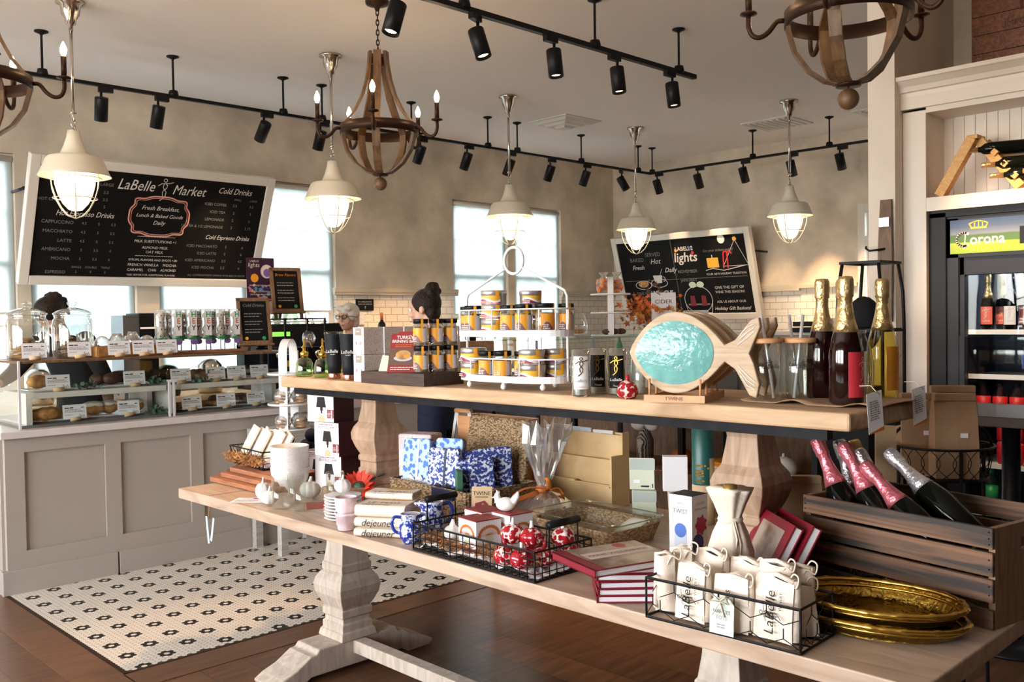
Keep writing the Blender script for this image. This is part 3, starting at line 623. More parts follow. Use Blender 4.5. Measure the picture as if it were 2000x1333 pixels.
# marshmallow pops lined up
b = B(); b.box((0, 0, 0.009), (0.62, 0.20, 0.018)); tag(b.build('serving_board', redw, None, (2.86, 5.94, 1.30), bevel=0.003), 'reddish wooden board under the bagged pops', 'board')
def pop(x, y, face, label):
    t = thing('bagged_pop', label, 'sweet', (x, y, 1.318), 0, 'bagged marshmallow pops on the board')
    b = B(); b.cyl((0, 0, 0), (0, 0, 0.08), 0.004); b.build('stick', paper, t); b = B()
    b.use(icing)
    for k in range(4): b.sph((0.006*(k % 2), 0, 0.095+0.045*k), (0.030, 0.028, 0.027), 10, 6)
    b.use(ink)
    for k in range(4):
        for sx in (-0.012, 0.012): b.sph((sx+0.006*(k % 2), -0.027, 0.1+0.045*k), (0.004, 0.003, 0.006), 6, 4)
    b.build('marshmallow', None, t)
    b = B(); b.lathe([(0.012, 0.07), (0.036, 0.085), (0.04, 0.17), (0.040, 0.26), (0.034, 0.275)], n=10, sy=0.85); b.build('wrapper', cello, t)
    if face:
        b = B(); M = FRONT(0, -0.041, 0); b.use(paper).quad(M, -0.022, 0.022, 0.10, 0.262)
        for m, ch, z in ((greenband, 'H', 0.238), (ribbon_o, 'E', 0.195), (ink, 'Y', 0.150)): b.use(m).text(ch, 0.05 if m != ink else 0.044, M @ Matrix.Translation((0, z, 0)), bold=0.02)
        b.build('letter_card', None, t)
        b = B(); b.disc(FRONT(0, -0.040, 0.06), 0.026, 12, 0.02); b.build('tag', lilac, t)
    b = B(); b.box((0.0, -0.03, 0.082), (0.06, 0.012, 0.012), rz=0.2); b.box((0, -0.03, 0.08), (0.012, 0.012, 0.03)); b.build('ribbon', greenband, t)
for k in range(11): pop(2.60+0.052*k, 5.915+0.04*(k % 2), k not in (0, 1, 3, 8), ORD[k]+' bagged pop from the left in the row on the board')
# --- chalkboard easels, poster
def easel(x, y, z, rz, w, h, label, title, lean=0.22):
    t = thing('easel_chalkboard', label, 'chalkboard', (x, y, z), rz); M = FR((0, 0, 0.045), (1, 0, 0), (0, lean, 1))
    b = B(); f = 0.024
    for a in ((-w/2, -w/2+f, 0, h), (w/2-f, w/2, 0, h), (-w/2, w/2, 0, f), (-w/2, w/2, h-f, h)): b.prism([(a[0], a[2]), (a[1], a[2]), (a[1], a[3]), (a[0], a[3])], 0.018, M)
    for sx in (-w/2+0.02, w/2-0.02): b.prism([(sx-0.012, -0.047), (sx+0.012, -0.047), (sx+0.012, 0.0), (sx-0.012, 0.0)], 0.015, M)
    b.prism([(-w/2-0.005, -0.012), (w/2+0.005, -0.012), (w/2+0.005, 0.0), (-w/2-0.005, 0.0)], 0.04, M); b.build('frame', framew, t)
    b = B(); b.prism([(-w/2+f, f), (w/2-f, f), (w/2-f, h-f), (-w/2+f, h-f)], 0.008, M); b.build('slate', slate, t)
    b = B(); b.box((0, 0.14, 0.10), (0.02, 0.012, 0.24), rx=0.45); b.build('back_leg', framew, t)
    N = M @ Matrix.Translation((0, 0, 0.009)); b = B(); b.use(ribbon_o if 'Brew' in title else chalkd).text(title, 0.03, N @ Matrix.Translation((0, h*0.84, 0)), 0.2, fit=w*0.7)
    b.use(chalkd)
    for k in range(3): b.lines(N, -w*0.3, w*0.26, (h*(0.66-0.17*k), h*(0.60-0.17*k)), 0.006)
    b.use(orange).disc(N @ Matrix.Translation((-w*0.26, h*0.13, 0)), 0.012, 8, z=0.001); b.use(greenband).disc(N @ Matrix.Translation((w*0.26, h*0.13, 0)), 0.014, 8, z=0.001); b.build('chalk_writing', None, t)
easel(3.25, 5.86, 1.30, -0.25, 0.23, 0.33, 'smaller easel chalkboard standing on the pastry case', 'Cold Drinks')
# black wire rack on the counter carrying the larger chalkboard
t = thing('wire_rack', 'black wire rack behind the pastry case carrying the larger easel chalkboard', 'rack', (3.725, 6.1, 0.905)); b = B()
for x in (-0.17, 0.17):
    for y in (-0.12, 0.12): b.box((x, y, 0.31), (0.012, 0.012, 0.62))
for z in (0.24, 0.40, 0.615):
    for y in (-0.12, 0.12): b.box((0, y, z), (0.352, 0.012, 0.012))
    for x in (-0.17, 0.17): b.box((x, 0, z), (0.012, 0.25, 0.012))
b.box((0, 0, 0.238), (0.33, 0.23, 0.006)); b.box((0, 0, 0.398), (0.33, 0.23, 0.006)); b.box((0, 0, 0.612), (0.33, 0.23, 0.006)); b.build('frame', blackm, t)
easel(3.63, 6.06, 1.525, -0.2, 0.235, 0.335, 'larger easel chalkboard standing on the black wire rack', 'Brew Flavors', 0.2)
t = thing('counter', 'service counter carrying the black wire rack and the register', 'counter', (4.35, 6.05, 0)); b = B(); b.box((0, 0.02, 0.43), (1.50, 0.78, 0.86)); b.build('body', greige, t); b = B(); b.box((0, 0, 0.885), (1.52, 0.84, 0.04)); b.build('top', quartz, t)
t = thing('poster_stand', 'festive lights poster standing behind the small easel chalkboard', 'poster', (3.49, 6.2, 1.30), 0.0); b = B(); M = FRONT(0, 0, 0.255); pw, ph = 0.225, 0.42
b.use(mat('poster_night', (0.05, 0.02, 0.045), 0.4)).prism([(-pw/2, 0), (pw/2, 0), (pw/2, ph), (-pw/2, ph)], -0.004, M)
b.use(mat('poster_cream', (0.74, 0.50, 0.38), 0.5)).quad(M, -pw/2, pw/2, 0, 0.10, 0.0005)
rnd = random.Random(3)
for k in range(26): b.use([mat('bokeh%d' % i, c, 0.6) for i, c in enumerate(((0.7, 0.25, 0.12), (0.2, 0.25, 0.6), (0.6, 0.2, 0.4), (0.7, 0.5, 0.2), (0.1, 0.4, 0.5)))][k % 5] if k == 0 else MATS['bokeh%d' % (k % 5)]).disc(M @ Matrix.Translation((rnd.uniform(-0.1, 0.1), rnd.uniform(0.1, 0.22), 0)), rnd.uniform(0.006, 0.014), 10, z=0.0008+k*1e-5)
b.use(orange).disc(M @ Matrix.Translation((-0.05, 0.27, 0)), 0.032, 14, z=0.0015); b.use(MATS['bokeh2']).disc(M @ Matrix.Translation((0.05, 0.32, 0)), 0.052, 18, z=0.0015); b.use(chalk).disc(M @ Matrix.Translation((0.05, 0.32, 0)), 0.046, 18, 0.05, z=0.0018); b.use(mat('poster_violet', (0.25, 0.12, 0.4), 0.5)).disc(M @ Matrix.Translation((0.052, 0.31, 0)), 0.030, 16, z=0.002)
b.use(chalk).text('LABELLE', 0.020, M @ Matrix.Translation((-0.05, 0.395, 0))); b.text('lights', 0.045, M @ Matrix.Translation((-0.055, 0.365, 0)), 0.15)
for k, s in enumerate(('EXPERIENCE THE MAGIC OF', 'NEW ENGLAND\'S BEST', 'WINTER LIGHTS DISPLAY', 'FEATURING MILLIONS OF', 'LIGHTS')): b.use(chalk if k != 1 else blueband).text(s, 0.015, M @ Matrix.Translation((0, 0.215-0.022*k, 0.002)), bold=0.01)
b.use(greyink).lines(M, -0.09, 0.09, (0.085, 0.06), 0.008); b.build('print', None, t); b = B(); b.box((0, 0.02, 0.13), (0.06, 0.02, 0.26)); b.box((0, 0.02, 0.005), (0.14, 0.12, 0.01)); b.build('stand', blackm, t)
# things on the back counter along the windows
b = B(); b.use(framew).box((4.9, 7.62, 0.43), (7.4, 0.62, 0.86)); b.use(kraftl).box((4.9, 7.61, 0.88), (7.44, 0.66, 0.04)); tag(b.build('back_counter'), 'dark back counter with tan top below the windows', 'counter')
t = thing('cup_dispenser', 'grey and black dispenser box with a white stripe on the back counter', 'dispenser', (3.04, 7.42, 0.90)); b = B(); b.box((-0.065, 0, 0.34), (0.13, 0.24, 0.66)); b.build('housing', stainless, t); b = B(); b.box((0.07, 0, 0.345), (0.15, 0.26, 0.68)); b.build('front', black, t); b = B(); b.quad(FRONT(0, -0.132, 0), 0.0, 0.14, 0.56, 0.575); b.build('stripe', paper, t)
t = thing('espresso_machine', 'black espresso machine with a green display behind the poster', 'coffee machine', (4.55, 7.55, 0.90)); b = B(); b.box((0, 0, 0.47), (0.9, 0.36, 0.22)); b.box((0, 0.12, 0.2), (0.9, 0.14, 0.4)); b.box((0, 0, 0.03), (0.9, 0.36, 0.06)); b.build('housing', black, t); b = B(); b.quad(FRONT(0, -0.182, 0), -0.3, -0.12, 0.47, 0.51); b.build('display', emis('green_display', (0.3, 0.8, 0.1), 0.8), t)
for k in range(2): b = B(); b.cyl((-0.2+0.4*k, -0.12, 0.36), (-0.2+0.4*k, -0.12, 0.26), 0.035); b.box((-0.2+0.4*k, -0.24, 0.31), (0.025, 0.2, 0.025)); b.build('group_head', nickel, t)
for k, (x, h, m, nm, lab) in enumerate([(2.35, 0.28, nickel, 'steel_urn', 'steel urn on the back counter behind the pastry case'), (2.62, 0.32, nickel, 'steel_urn', 'second steel urn on the back counter behind the pastry case'), (3.35, 0.26, blackg, 'coffee_grinder', 'dark coffee grinder on the back counter'), (3.72, 0.30, nickel, 'steel_pitcher', 'steel pitcher on the back counter behind the smaller easel')]):
    b = B(); b.lathe([(0.09, 0), (0.1, 0.02), (0.1, h*0.8), (0.06, h*0.95), (0.02, h)], n=16); tag(b.build(nm, m, None, (x, 7.5, 0.90)), lab, nm.split('_')[-1])
# --- framed menu chalkboard on the window wall, tipped forward
def board(name, label, TL, TR, BR, BL, dn):
    t = thing(name, label, 'menu board', tuple((Vector(TL)+Vector(BR))/2)); o = (Vector(TL)+Vector(BR))/2
    r = (Vector(BR)-Vector(BL)); w = r.length; u = Vector(TL)-Vector(BL); h = u.length; M = FR((0, 0, 0), r, u); f = 0.075
    b = B()
    for a in ((-w/2, -w/2+f, -h/2, h/2), (w/2-f, w/2, -h/2, h/2), (-w/2+f, w/2-f, -h/2, -h/2+f), (-w/2+f, w/2-f, h/2-f, h/2)): b.prism([(a[0], a[2]), (a[1], a[2]), (a[1], a[3]), (a[0], a[3])], -0.075, M @ Matrix.Translation((0, 0, 0.0375)))
    b.build('frame', paint, t, bevel=0.006)
    b = B(); b.prism([(-w/2+f, -h/2+f), (w/2-f, -h/2+f), (w/2-f, h/2-f), (-w/2+f, h/2-f)], -0.02, M @ Matrix.Translation((0, 0, 0.02))); b.build('slate', slate, t)
    b = B()
    for sx in (-1, 1): p = M @ V(sx*(w/2-0.0), h*0.22, -0.05); q = p + dn*(-0.0); b.cyl(p, p-dn*0.28, 0.012); b.sph(p, 0.016)
    b.build('wall_bracket', blackm, t)
    return t, M @ Matrix.Translation((0, 0, 0.021)), w, h
t, M, w, h = board('menu_chalkboard', 'large framed chalkboard menu hanging tipped forward over the pastry case', (2.33, 7.5, 2.80), (4.38, 7.5, 2.80), (4.38, 7.9, 1.835), (2.33, 7.9, 1.835), V(0, -1, 0))
b = B(); T = lambda x, y: M @ Matrix.Translation((x, y, 0))
b.use(chalk).text('LaBelle', 0.125, T(-0.21, 0.345), 0.35, sx=0.85); b.text('Market', 0.118, T(0.24, 0.335), 0.35, sx=0.85); dancer(b, T(0.025, 0.33), 0.19, 0.005); b.use(chalkd).text('LARGE', 0.036, T(-0.44, 0.33)); b.text('MEDIUM', 0.036, T(-0.60, 0.33)); b.use(chalk)
b.text('Cold Drinks', 0.075, T(0.66, 0.365), 0.35, sx=0.85); b.use(chalkd).text('SMALL', 0.024, T(0.70, 0.295)); b.text('LARGE', 0.024, T(0.85, 0.295))
for k, (s, p, q) in enumerate((('ICED COFFEE', '2.5', '3.5'), ('ICED TEA', '2', '3'), ('LEMONADE', '2', '3'), ('1/2 TEA & 1/2 LEMONADE', '3', '3.75'))):
    y = 0.24-0.068*k; b.text(s, 0.034, T(0.60, y), align='RIGHT'); b.text(p, 0.034, T(0.68, y)); b.text(q, 0.034, T(0.84, y))
b.use(chalk).text('Cold Espresso Drinks', 0.056, T(0.66, -0.06), 0.35, sx=0.85); b.use(chalkd)
for k, (s, p, q) in enumerate((('ICED MACCHIATO', '5', '6'), ('ICED LATTE', '5', '6'), ('ICED AMERICANO', '3.5', '4.5'), ('ICED MOCHA', '5.5', '6'))):
    y = -0.145-0.066*k; b.text(s, 0.034, T(0.58, y), align='RIGHT'); b.text(p, 0.034, T(0.66, y)); b.text(q, 0.034, T(0.82, y))
b.text('HOT CHOCOLATE', 0.034, T(-0.66, 0.18), align='RIGHT')
for k, s in enumerate(('3.5', '3.5', '5')): b.text(s, 0.034, T(-0.44, 0.265-0.06*k))
b.use(chalk).text('Hot Espresso Drinks', 0.062, T(-0.58, 0.075), 0.35, sx=0.85); b.use(chalkd)
for k, (s, p) in enumerate((('CAPPUCCINO', ('4.5', '5', '5.5')), ('MACCHIATO', ('4.5', '5', '5.5')), ('LATTE', ('4.5', '5', '5.5')), ('AMERICANO', ('3', '3.5', '4')), ('MOCHA', ('5', '5.5', '6')))):
    y = 0.0-0.075*k; b.text(s, 0.038, T(-0.66, y), align='RIGHT')
    for j in range(3): b.text(p[j], 0.032, T(-0.58+0.115*j, y))
b.text('ESPRESSO', 0.036, T(-0.68, -0.415), align='RIGHT')
for j, (s, p) in enumerate((('SINGLE', '2'), ('DOUBLE', '4'), ('TRIPLE', '6'))): b.text(s, 0.024, T(-0.60+0.115*j, -0.37)); b.text(p, 0.03, T(-0.60+0.115*j, -0.41))
b.text('ALL COFFEE/ESPRESSO DRINKS AVAILABLE IN DECAF', 0.026, T(0.62, -0.415), fit=0.55)
b.use(chalk)
for s, y, sz, sh in (('Fresh Breakfast,', 0.165, 0.05, 0.35), ('Lunch & Baked Goods', 0.10, 0.05, 0.35), ('Daily', 0.04, 0.05, 0.35), ('MILK SUBSTITUTIONS +1', -0.125, 0.033, 0), ('ALMOND MILK', -0.18, 0.033, 0), ('OAT MILK', -0.22, 0.033, 0), ('SYRUPS, FLAVORS AND SHOTS +.80', -0.29, 0.033, 0), ('FRENCH VANILLA    MOCHA', -0.335, 0.033, 0), ('CARAMEL    CHAI    ALMOND', -0.38, 0.033, 0), ('*ASK SERVER FOR ADDITIONAL FLAVORS', -0.425, 0.026, 0)): b.text(s, sz, T(0.02, y), sh, fit=0.42 if sh == 0 else 0.40)
for y in (-0.085, -0.255): b.stroke(M, [(-0.14+0.012*k, y+0.004*(k % 2)) for k in range(28)], 0.003)
b.use(chalkp); R = []
for k in range(97):
    a = 2*PI*k/96; q = 1+0.055*abs(math.sin(2*a))**0.5*math.copysign(1, math.cos(4*a))*1.0 if False else 1+0.05*math.cos(8*a)
    cx = math.copysign(abs(math.cos(a))**0.55, math.cos(a)); cy = math.copysign(abs(math.sin(a))**0.55, math.sin(a)); R.append((0.02+0.245*q*cx, 0.095+0.165*q*cy))
b.stroke(M, R, 0.012); b.stroke(M, [(0.02+(x-0.02)*0.93, 0.095+(y-0.095)*0.91) for x, y in R], 0.005); b.build('chalk_writing', None, t)
# --- promotions chalkboard on the right wall, tipped forward
t, M, w, h = board('promotions_chalkboard', 'framed chalkboard with holiday drawings hanging tipped forward on the right wall', (9.42, 7.72, 2.52), (9.42, 5.69, 2.52), (9.72, 5.69, 1.46), (9.72, 7.72, 1.46), V(-1, 0, 0))
b = B(); T = lambda x, y: M @ Matrix.Translation((x, y, 0)); ST = lambda p, w=0.008: b.stroke(M, p, w)
b.use(chalkd); ST([(-0.10, 0.46), (-0.10, -0.46)], 0.005); ST([(-0.9, -0.03), (0.9, -0.03)], 0.005)
b.text('BAKED', 0.07, T(-0.66, 0.24)); b.text('SERVED', 0.07, T(-0.40, 0.30)); b.use(chalk).text('Fresh', 0.085, T(-0.66, 0.14), 0.35); b.text('Hot', 0.095, T(-0.38, 0.21), 0.35); b.text('Daily', 0.10, T(-0.20, 0.06), 0.35) if False else b.text('Daily', 0.085, T(-0.17, 0.09), 0.35)
for cx, cy in ((-0.62, -0.09), (-0.37, -0.07)): ST(arc(cx, cy, 0.125, 0, 2*PI, 20, 0.055), 0.008)
b.use(bread).disc(T(-0.62, -0.075), 0.08, 12, 0.045, z=0.002); b.use(chalk).prism([(-0.43, -0.07), (-0.33, -0.07), (-0.31, 0.03), (-0.45, 0.03)], 0.002, M); ST(arc(-0.30, -0.02, 0.03, -PI/2, PI/2, 8), 0.008); ST([(-0.34, 0.03), (-0.30, 0.11)], 0.006)
b.text('AMERICUS', 0.10, T(-0.36, -0.20), bold=0.02, fit=0.36); b.use(chalkd).text('DINE IN', 0.05, T(-0.66, -0.20)); b.text('RESTAURANT', 0.045, T(-0.36, -0.26)); b.text('Tavern', 0.08, T(-0.26, -0.44), 0.35)
b.use(chalk).text('LABELLE', 0.07, T(0.08, 0.345), bold=0.02); b.text('lights', 0.165, T(0.08, 0.235), 0.15, bold=0.015)
for x, y, m in ((-0.04, 0.33, orange), (0.17, 0.345, blueband), (0.2, 0.29, redband)): b.use(m).disc(T(x, y), 0.022, 8, z=0.003)
b.use(chalkd).text('NOVEMBER', 0.056, T(0.08, 0.06)); b.text('-', 0.05, T(0.08, 0.02)); b.text('JANUARY', 0.056, T(0.08, -0.05)); b.text('Get your tickets today!', 0.05, T(0.55, 0.30), 0.3, fit=0.42)
b.use(chalk).disc(T(0.62, 0.43), 0.05, 12, 0.055, z=0.001); ST([(0.60, 0.10), (0.80, 0.41), (0.94, 0.10), (0.60, 0.10)], 0.006); ST([(0.35, 0.06), (0.45, 0.08), (0.6, 0.05), (0.9, 0.10)], 0.008); b.use(yellow).disc(T(0.80, 0.42), 0.03, 5, z=0.002)
b.use(yellow).prism([(0.38, 0.09), (0.54, 0.09), (0.54, 0.21), (0.38, 0.21)], 0.0015, M); b.use(chalk); ST([(0.46, 0.09), (0.46, 0.24)], 0.012); b.use(redband)
for k in range(2): ST([(0.60+0.06*k, 0.08), (0.62+0.05*k, 0.25)]+arc(0.65+0.05*k, 0.25, 0.03, PI, 0, 6), 0.018)
b.use(chalk).text('YOUR NEW HOLIDAY TRADITION', 0.05, T(0.62, 0.01), fit=0.55); b.text('GIVE THE GIFT OF', 0.055, T(0.63, -0.16), fit=0.4); b.text('WINE THIS SEASON!', 0.055, T(0.63, -0.215), fit=0.4); b.text('ASK US ABOUT OUR', 0.05, T(0.63, -0.335), fit=0.4); b.text('Holiday Gift Baskets!', 0.085, T(0.63, -0.42), 0.3, bold=0.012, fit=0.50)
ST(arc(0.17, -0.30, 0.20, 0, 2*PI, 26, 0.17), 0.008); ST([(-0.03, -0.32), (0.0, -0.47), (0.34, -0.47), (0.37, -0.32)], 0.008); b.use(burg)
for sx in (0.09, 0.25): b.prism([(sx-0.04, -0.38), (sx+0.04, -0.38), (sx+0.03, -0.25), (sx-0.03, -0.25)], 0.002, M)
b.use(chalkd); ST([(0.02, -0.36), (0.32, -0.36)], 0.02); b.use(lightgreen).disc(T(0.12, -0.11), 0.055, 8, 0.04, z=0.002); b.disc(T(0.23, -0.11), 0.055, 8, 0.04, z=0.002); b.build('chalk_writing', None, t)
# small sign and outlets on the tile
b = B(); M = FR((0, 0, 0), (1, 0, 0), (0, 0, 1)); b.use(slate).prism([(-0.11, -0.06), (0.11, -0.06), (0.11, 0.06), (-0.11, 0.06)], -0.012, M); b.use(chalk).text('MY LABELLE ROOST', 0.02, M @ Matrix.Translation((0, 0.03, 0.0)), fit=0.17); b.text('INNOVATIVE ADVENTURE', 0.02, M @ Matrix.Translation((0, 0.005, 0)), fit=0.17); dancer(b, M @ Matrix.Translation((0, -0.03, 0)), 0.03, 0.002)
tag(b.build('small_sign', None, None, (5.695, 7.985, 1.665)), 'small black lettered sign on the tile above the white haired woman', 'sign')
for p, rz, lab in (((5.65, 7.99, 1.515), 0, 'pale outlet plate on the tile behind the white haired woman'), ((9.79, 5.28, 1.45), NW, 'grey outlet plate on the tile below the promotions chalkboard')):
    t = thing('outlet_plate', lab, 'outlet', p, rz); b = B(); b.box((0, 0, 0), (0.075, 0.012, 0.115)); b.build('plate', greylab, t, bevel=0.002)
    for z in (-0.025, 0.025): b = B(); b.box((0, -0.006, z), (0.034, 0.006, 0.03)); b.build('socket', paint, t)
# --- second counter with a glass case further back
t = thing('service_counter', 'steel fronted counter further back under the second glass case', 'counter', (5.72, 5.55, 0)); b = B(); b.box((1.6, 0.40, 0.44), (3.2, 0.78, 0.88)); b.build('body', stainless, t); b = B(); b.box((1.6, 0.40, 0.90), (3.24, 0.84, 0.04)); b.build('top', quartz, t)
t = thing('pastry_case', 'second glass case further back behind the jar rack', 'display case', (5.74, 5.55, 0.92)); w, d, h = 3.1, 0.62, 0.385
b = B(); b.box((w/2, 0, h/2), (w, 0.006, h)); b.build('front_glass', clear, t); b = B(); b.box((0, d/2, h/2), (0.006, d, h)); b.build('side_glass', clear, t); b = B(); b.box((w/2, d/2, h), (w, d, 0.012)); b.build('top_glass', glass('green_edge_glass', (0.70, 0.82, 0.78), 0.12), t)
b = B(); b.box((0, 0, h/2), (0.018, 0.018, h)); b.box((0.75, 0, h/2), (0.018, 0.018, h)); b.box((1.5, 0, h/2), (0.018, 0.018, h)); b.build('corner_post', stainless, t); b = B(); b.box((w/2, 0.3, 0.2), (w-0.05, 0.4, 0.012)); b.build('shelf', clear, t)
# ================================================================ LIGHTING FIXTURES
def pendant(x, y, label):
    t = thing('pendant_lamp', label, 'pendant lamp', (x, y, 2.42), 0, 'cream barn pendants over the counters')
    b = B(); b.lathe([(0.0, 1.08), (0.085, 1.08), (0.085, 1.065), (0.06, 1.055), (0.055, 1.0), (0.035, 0.97), (0.03, 0.94), (0.014, 0.93), (0.014, 0.90)], n=20); b.build('ceiling_cap', nickel, t)
    b = B(); b.cyl((0, 0, 0.40), (0, 0, 0.93), 0.0105, n=10); b.lathe([(0.0, 0.40), (0.02, 0.40), (0.02, 0.39), (0, 0.385)], n=12); b.build('rod', nickel, t)
    b = B()
    for k in range(3): b.tube([(0.013*math.cos(a)*(1 if k % 2 else 0), 0.013*math.cos(a)*(0 if k % 2 else 1), 0.365-0.034*k+0.026*math.sin(a)) for a in [2*PI*i/10 for i in range(10)]], 0.004, 5, True)
    b.lathe([(0.008, 0.30), (0.03, 0.285), (0.038, 0.28), (0.0, 0.279)], n=14); b.build('chain', nickel, t)
    b = B(); b.lathe([(0.036, 0.285), (0.044, 0.24), (0.06, 0.19), (0.082, 0.14), (0.10, 0.13), (0.150, 0.122), (0.166, 0.108), (0.205, 0.012), (0.214, 0.0), (0.208, 0.002), (0.160, 0.10), (0.09, 0.118), (0.0, 0.12)], n=36); b.build('shade', enamel, t)
    b = B(); b.sph((0, 0, -0.04), (0.040, 0.040, 0.058), 14, 10); b.build('lamp_bulb', filament, t); b = B(); b.lathe([(0.118, 0.04), (0.120, 0.0), (0.116, -0.05), (0.100, -0.11), (0.075, -0.165), (0.04, -0.205), (0.0, -0.215)], n=24); b.build('glass_globe', globe, t)
    b = B()
    for k in range(6):
        a = PI*k/3+0.2; pr = [(0.152, 0.03), (0.156, -0.02), (0.15, -0.07), (0.128, -0.135), (0.09, -0.20), (0.05, -0.24), (0.0, -0.258)]; b.tube([(r*math.cos(a), r*math.sin(a), z) for r, z in pr], 0.0035, 6)
    for r, z in ((0.156, -0.01), (0.128, -0.135)): b.tube([(r*math.cos(2*PI*k/24), r*math.sin(2*PI*k/24), z) for k in range(24)], 0.003, 6, True)
    b.build('wire_cage', enamel, t)
    return t
p0 = pendant(2.126, 6.02, 'cream caged pendant lamp in front of the left end of the menu board')
for x, y, l in ((3.97, 5.95, 'cream caged pendant lamp hanging just right of the menu board'), (5.883, 6.0, 'cream caged pendant lamp in front of the double window'), (7.876, 6.12, 'cream caged pendant lamp in front of the left edge of the promotions chalkboard'), (8.007, 4.406, 'cream caged pendant lamp to the right of the promotions chalkboard, nearest the partition')): dup(p0, (x, y, 2.42), label=l)
# track rails
ZR = 3.198
def hanger(b, x, y): b.lathe([(0.0, 3.5-ZR), (0.045, 3.5-ZR), (0.045, 3.492-ZR), (0.012, 3.478-ZR), (0.008, 3.47-ZR), (0.008, 0.05), (0.03, 0.045), (0.036, 0.02), (0.036, 0.0)], (x, y, 0), 14)
t = thing('lighting_track', 'long black lighting track turning the corner along both walls', 'lighting track', (0, 0, ZR))
b = B(); b.box((4.2, 6.75, 0), (9.56, 0.030, 0.024)); b.box((8.97, 4.5, 0), (0.030, 4.53, 0.024)); b.build('rail', blackm, t)
for x in (0.6, 1.4, 2.19, 3.11, 4.04, 4.41, 5.37, 6.33, 6.74, 7.73, 8.74): b = B(); hanger(b, x, 6.75); b.build('hanger', blackm, t)
for y in (6.72, 5.37, 4.49, 3.5): b = B(); hanger(b, 8.97, y); b.build('hanger', blackm, t)
t2 = thing('lighting_track', 'shorter black lighting track hanging across the middle of the ceiling', 'lighting track', (0, 0, ZR)); b = B(); b.box((3.5, 3.82, 0), (4.22, 0.036, 0.03)); b.build('rail', blackm, t2)
for x in (2.2, 3.42, 4.52, 5.42): b = B(); hanger(b, x, 3.82); b.build('hanger', blackm, t2)
def track_head(x, y, yaw, tilt, label, group, power=0, spread=0.7, lit=True, col=(1.0, 0.70, 0.42)):
    t = thing('track_spotlight', label, 'spotlight', (x, y, ZR), yaw, group)
    b = B(); b.box((0, 0, -0.03), (0.10, 0.034, 0.034)); b.build('mount', blackm, t)
    b = B(); b.cyl((0.03, 0, -0.04), (0.03, 0, -0.115), 0.009); b.sph((0.03, 0, -0.115), 0.017, 8, 6); b.build('stem', blackm, t)
    d = V(0, -math.sin(tilt), -math.cos(tilt)); c = V(0.03, -0.0, -0.135); R = d.to_track_quat('-Z', 'Y').to_matrix().to_4x4()
    b = B(); b.T = Matrix.Translation(c) @ R; b.lathe([(0.0, 0.05), (0.044, 0.05), (0.046, 0.045), (0.046, -0.115), (0.040, -0.116), (0.038, -0.095), (0.0, -0.095)], n=20); b.build('can', black, t)
    b = B(); b.T = Matrix.Translation(c) @ R; b.disc(Matrix.Translation((0, 0, -0.100)) @ Matrix.Rotation(PI, 4, 'X'), 0.031, 16); b.build('lens', lens if lit else black, t)
    if power:
        col = (1.0, 0.62, 0.33) if power > 100 else col; l = bpy.data.lights.new('spot_lamp', 'SPOT'); l.energy = power; l.spot_size = spread; l.spot_blend = 0.8; l.color = col; l.shadow_soft_size = 0.03
        o = bpy.data.objects.new('spot_lamp', l); C.objects.link(o); o.parent = t; o.matrix_local = Matrix.Translation(c+d*0.125) @ R
    return t
# heads of the wall track: aimed back and down at the menu, the tile and the windows' counter
G1 = 'track spotlights along the window wall'
for k, (x, yaw, tilt, pw) in enumerate([(2.61, PI-0.25, 0.42, 0), (3.02, PI, 0.40, 90), (3.89, PI, 0.75, 60), (4.42, PI, 0.45, 70), (5.50, PI, 0.5, 100), (6.08, PI, 0.5, 150), (6.66, PI, 0.5, 60), (7.26, PI, 0.45, 40), (7.83, PI, 0.45, 40)]):
    track_head(x, 6.75, yaw, tilt, ORD[k]+' black spotlight from the left on the window wall track', G1, pw)
track_head(8.42, 6.75, 0.5, 0.5, 'black spotlight on the window wall track nearest the corner', G1, 40)
G2 = 'track spotlights along the right wall'
for k, (y, pw) in enumerate(((6.62, 40), (6.05, 60), (5.46, 60), (4.89, 150), (4.35, 120))): track_head(8.97, y, PI/2-0.0, 0.45, ORD[k]+' black spotlight from the corner on the right wall track', G2, pw)
G3 = 'track spotlights on the middle ceiling track'
for k, (x, yaw, tilt, pw) in enumerate(((2.93, -PI/2-0.1, 0.31, 110), (3.50, 0.35, 0.30, 120), (4.11, 0.0, 0.12, 60), (4.71, 0.0, 0.12, 60), (5.31, 0.0, 0.12, 60))): track_head(x, 3.82, yaw, tilt, ORD[k]+' black spotlight from the left on the middle ceiling track', G3, pw, 0.8)
# the row nearer the camera, above the frame, washing the cabinet and the lower table
t3 = thing('lighting_track', 'black lighting track overhead in front of the built-in cabinet', 'lighting track', (0, 0, ZR)); b = B(); b.box((4.0, 0.95, 0), (0.036, 2.6, 0.03)); b.build('rail', blackm, t3)
for y in (0.0, 1.9): b = B(); hanger(b, 4.0, y); b.build('hanger', blackm, t3)
track_head(4.0, 1.45, PI/2, 0.75, 'black spotlight overhead aimed at the cabinet crown', None, 230, 0.75); track_head(4.0, 0.4, PI/2, 0.7, 'black spotlight overhead aimed at the cabinet niche', None, 60, 0.75)
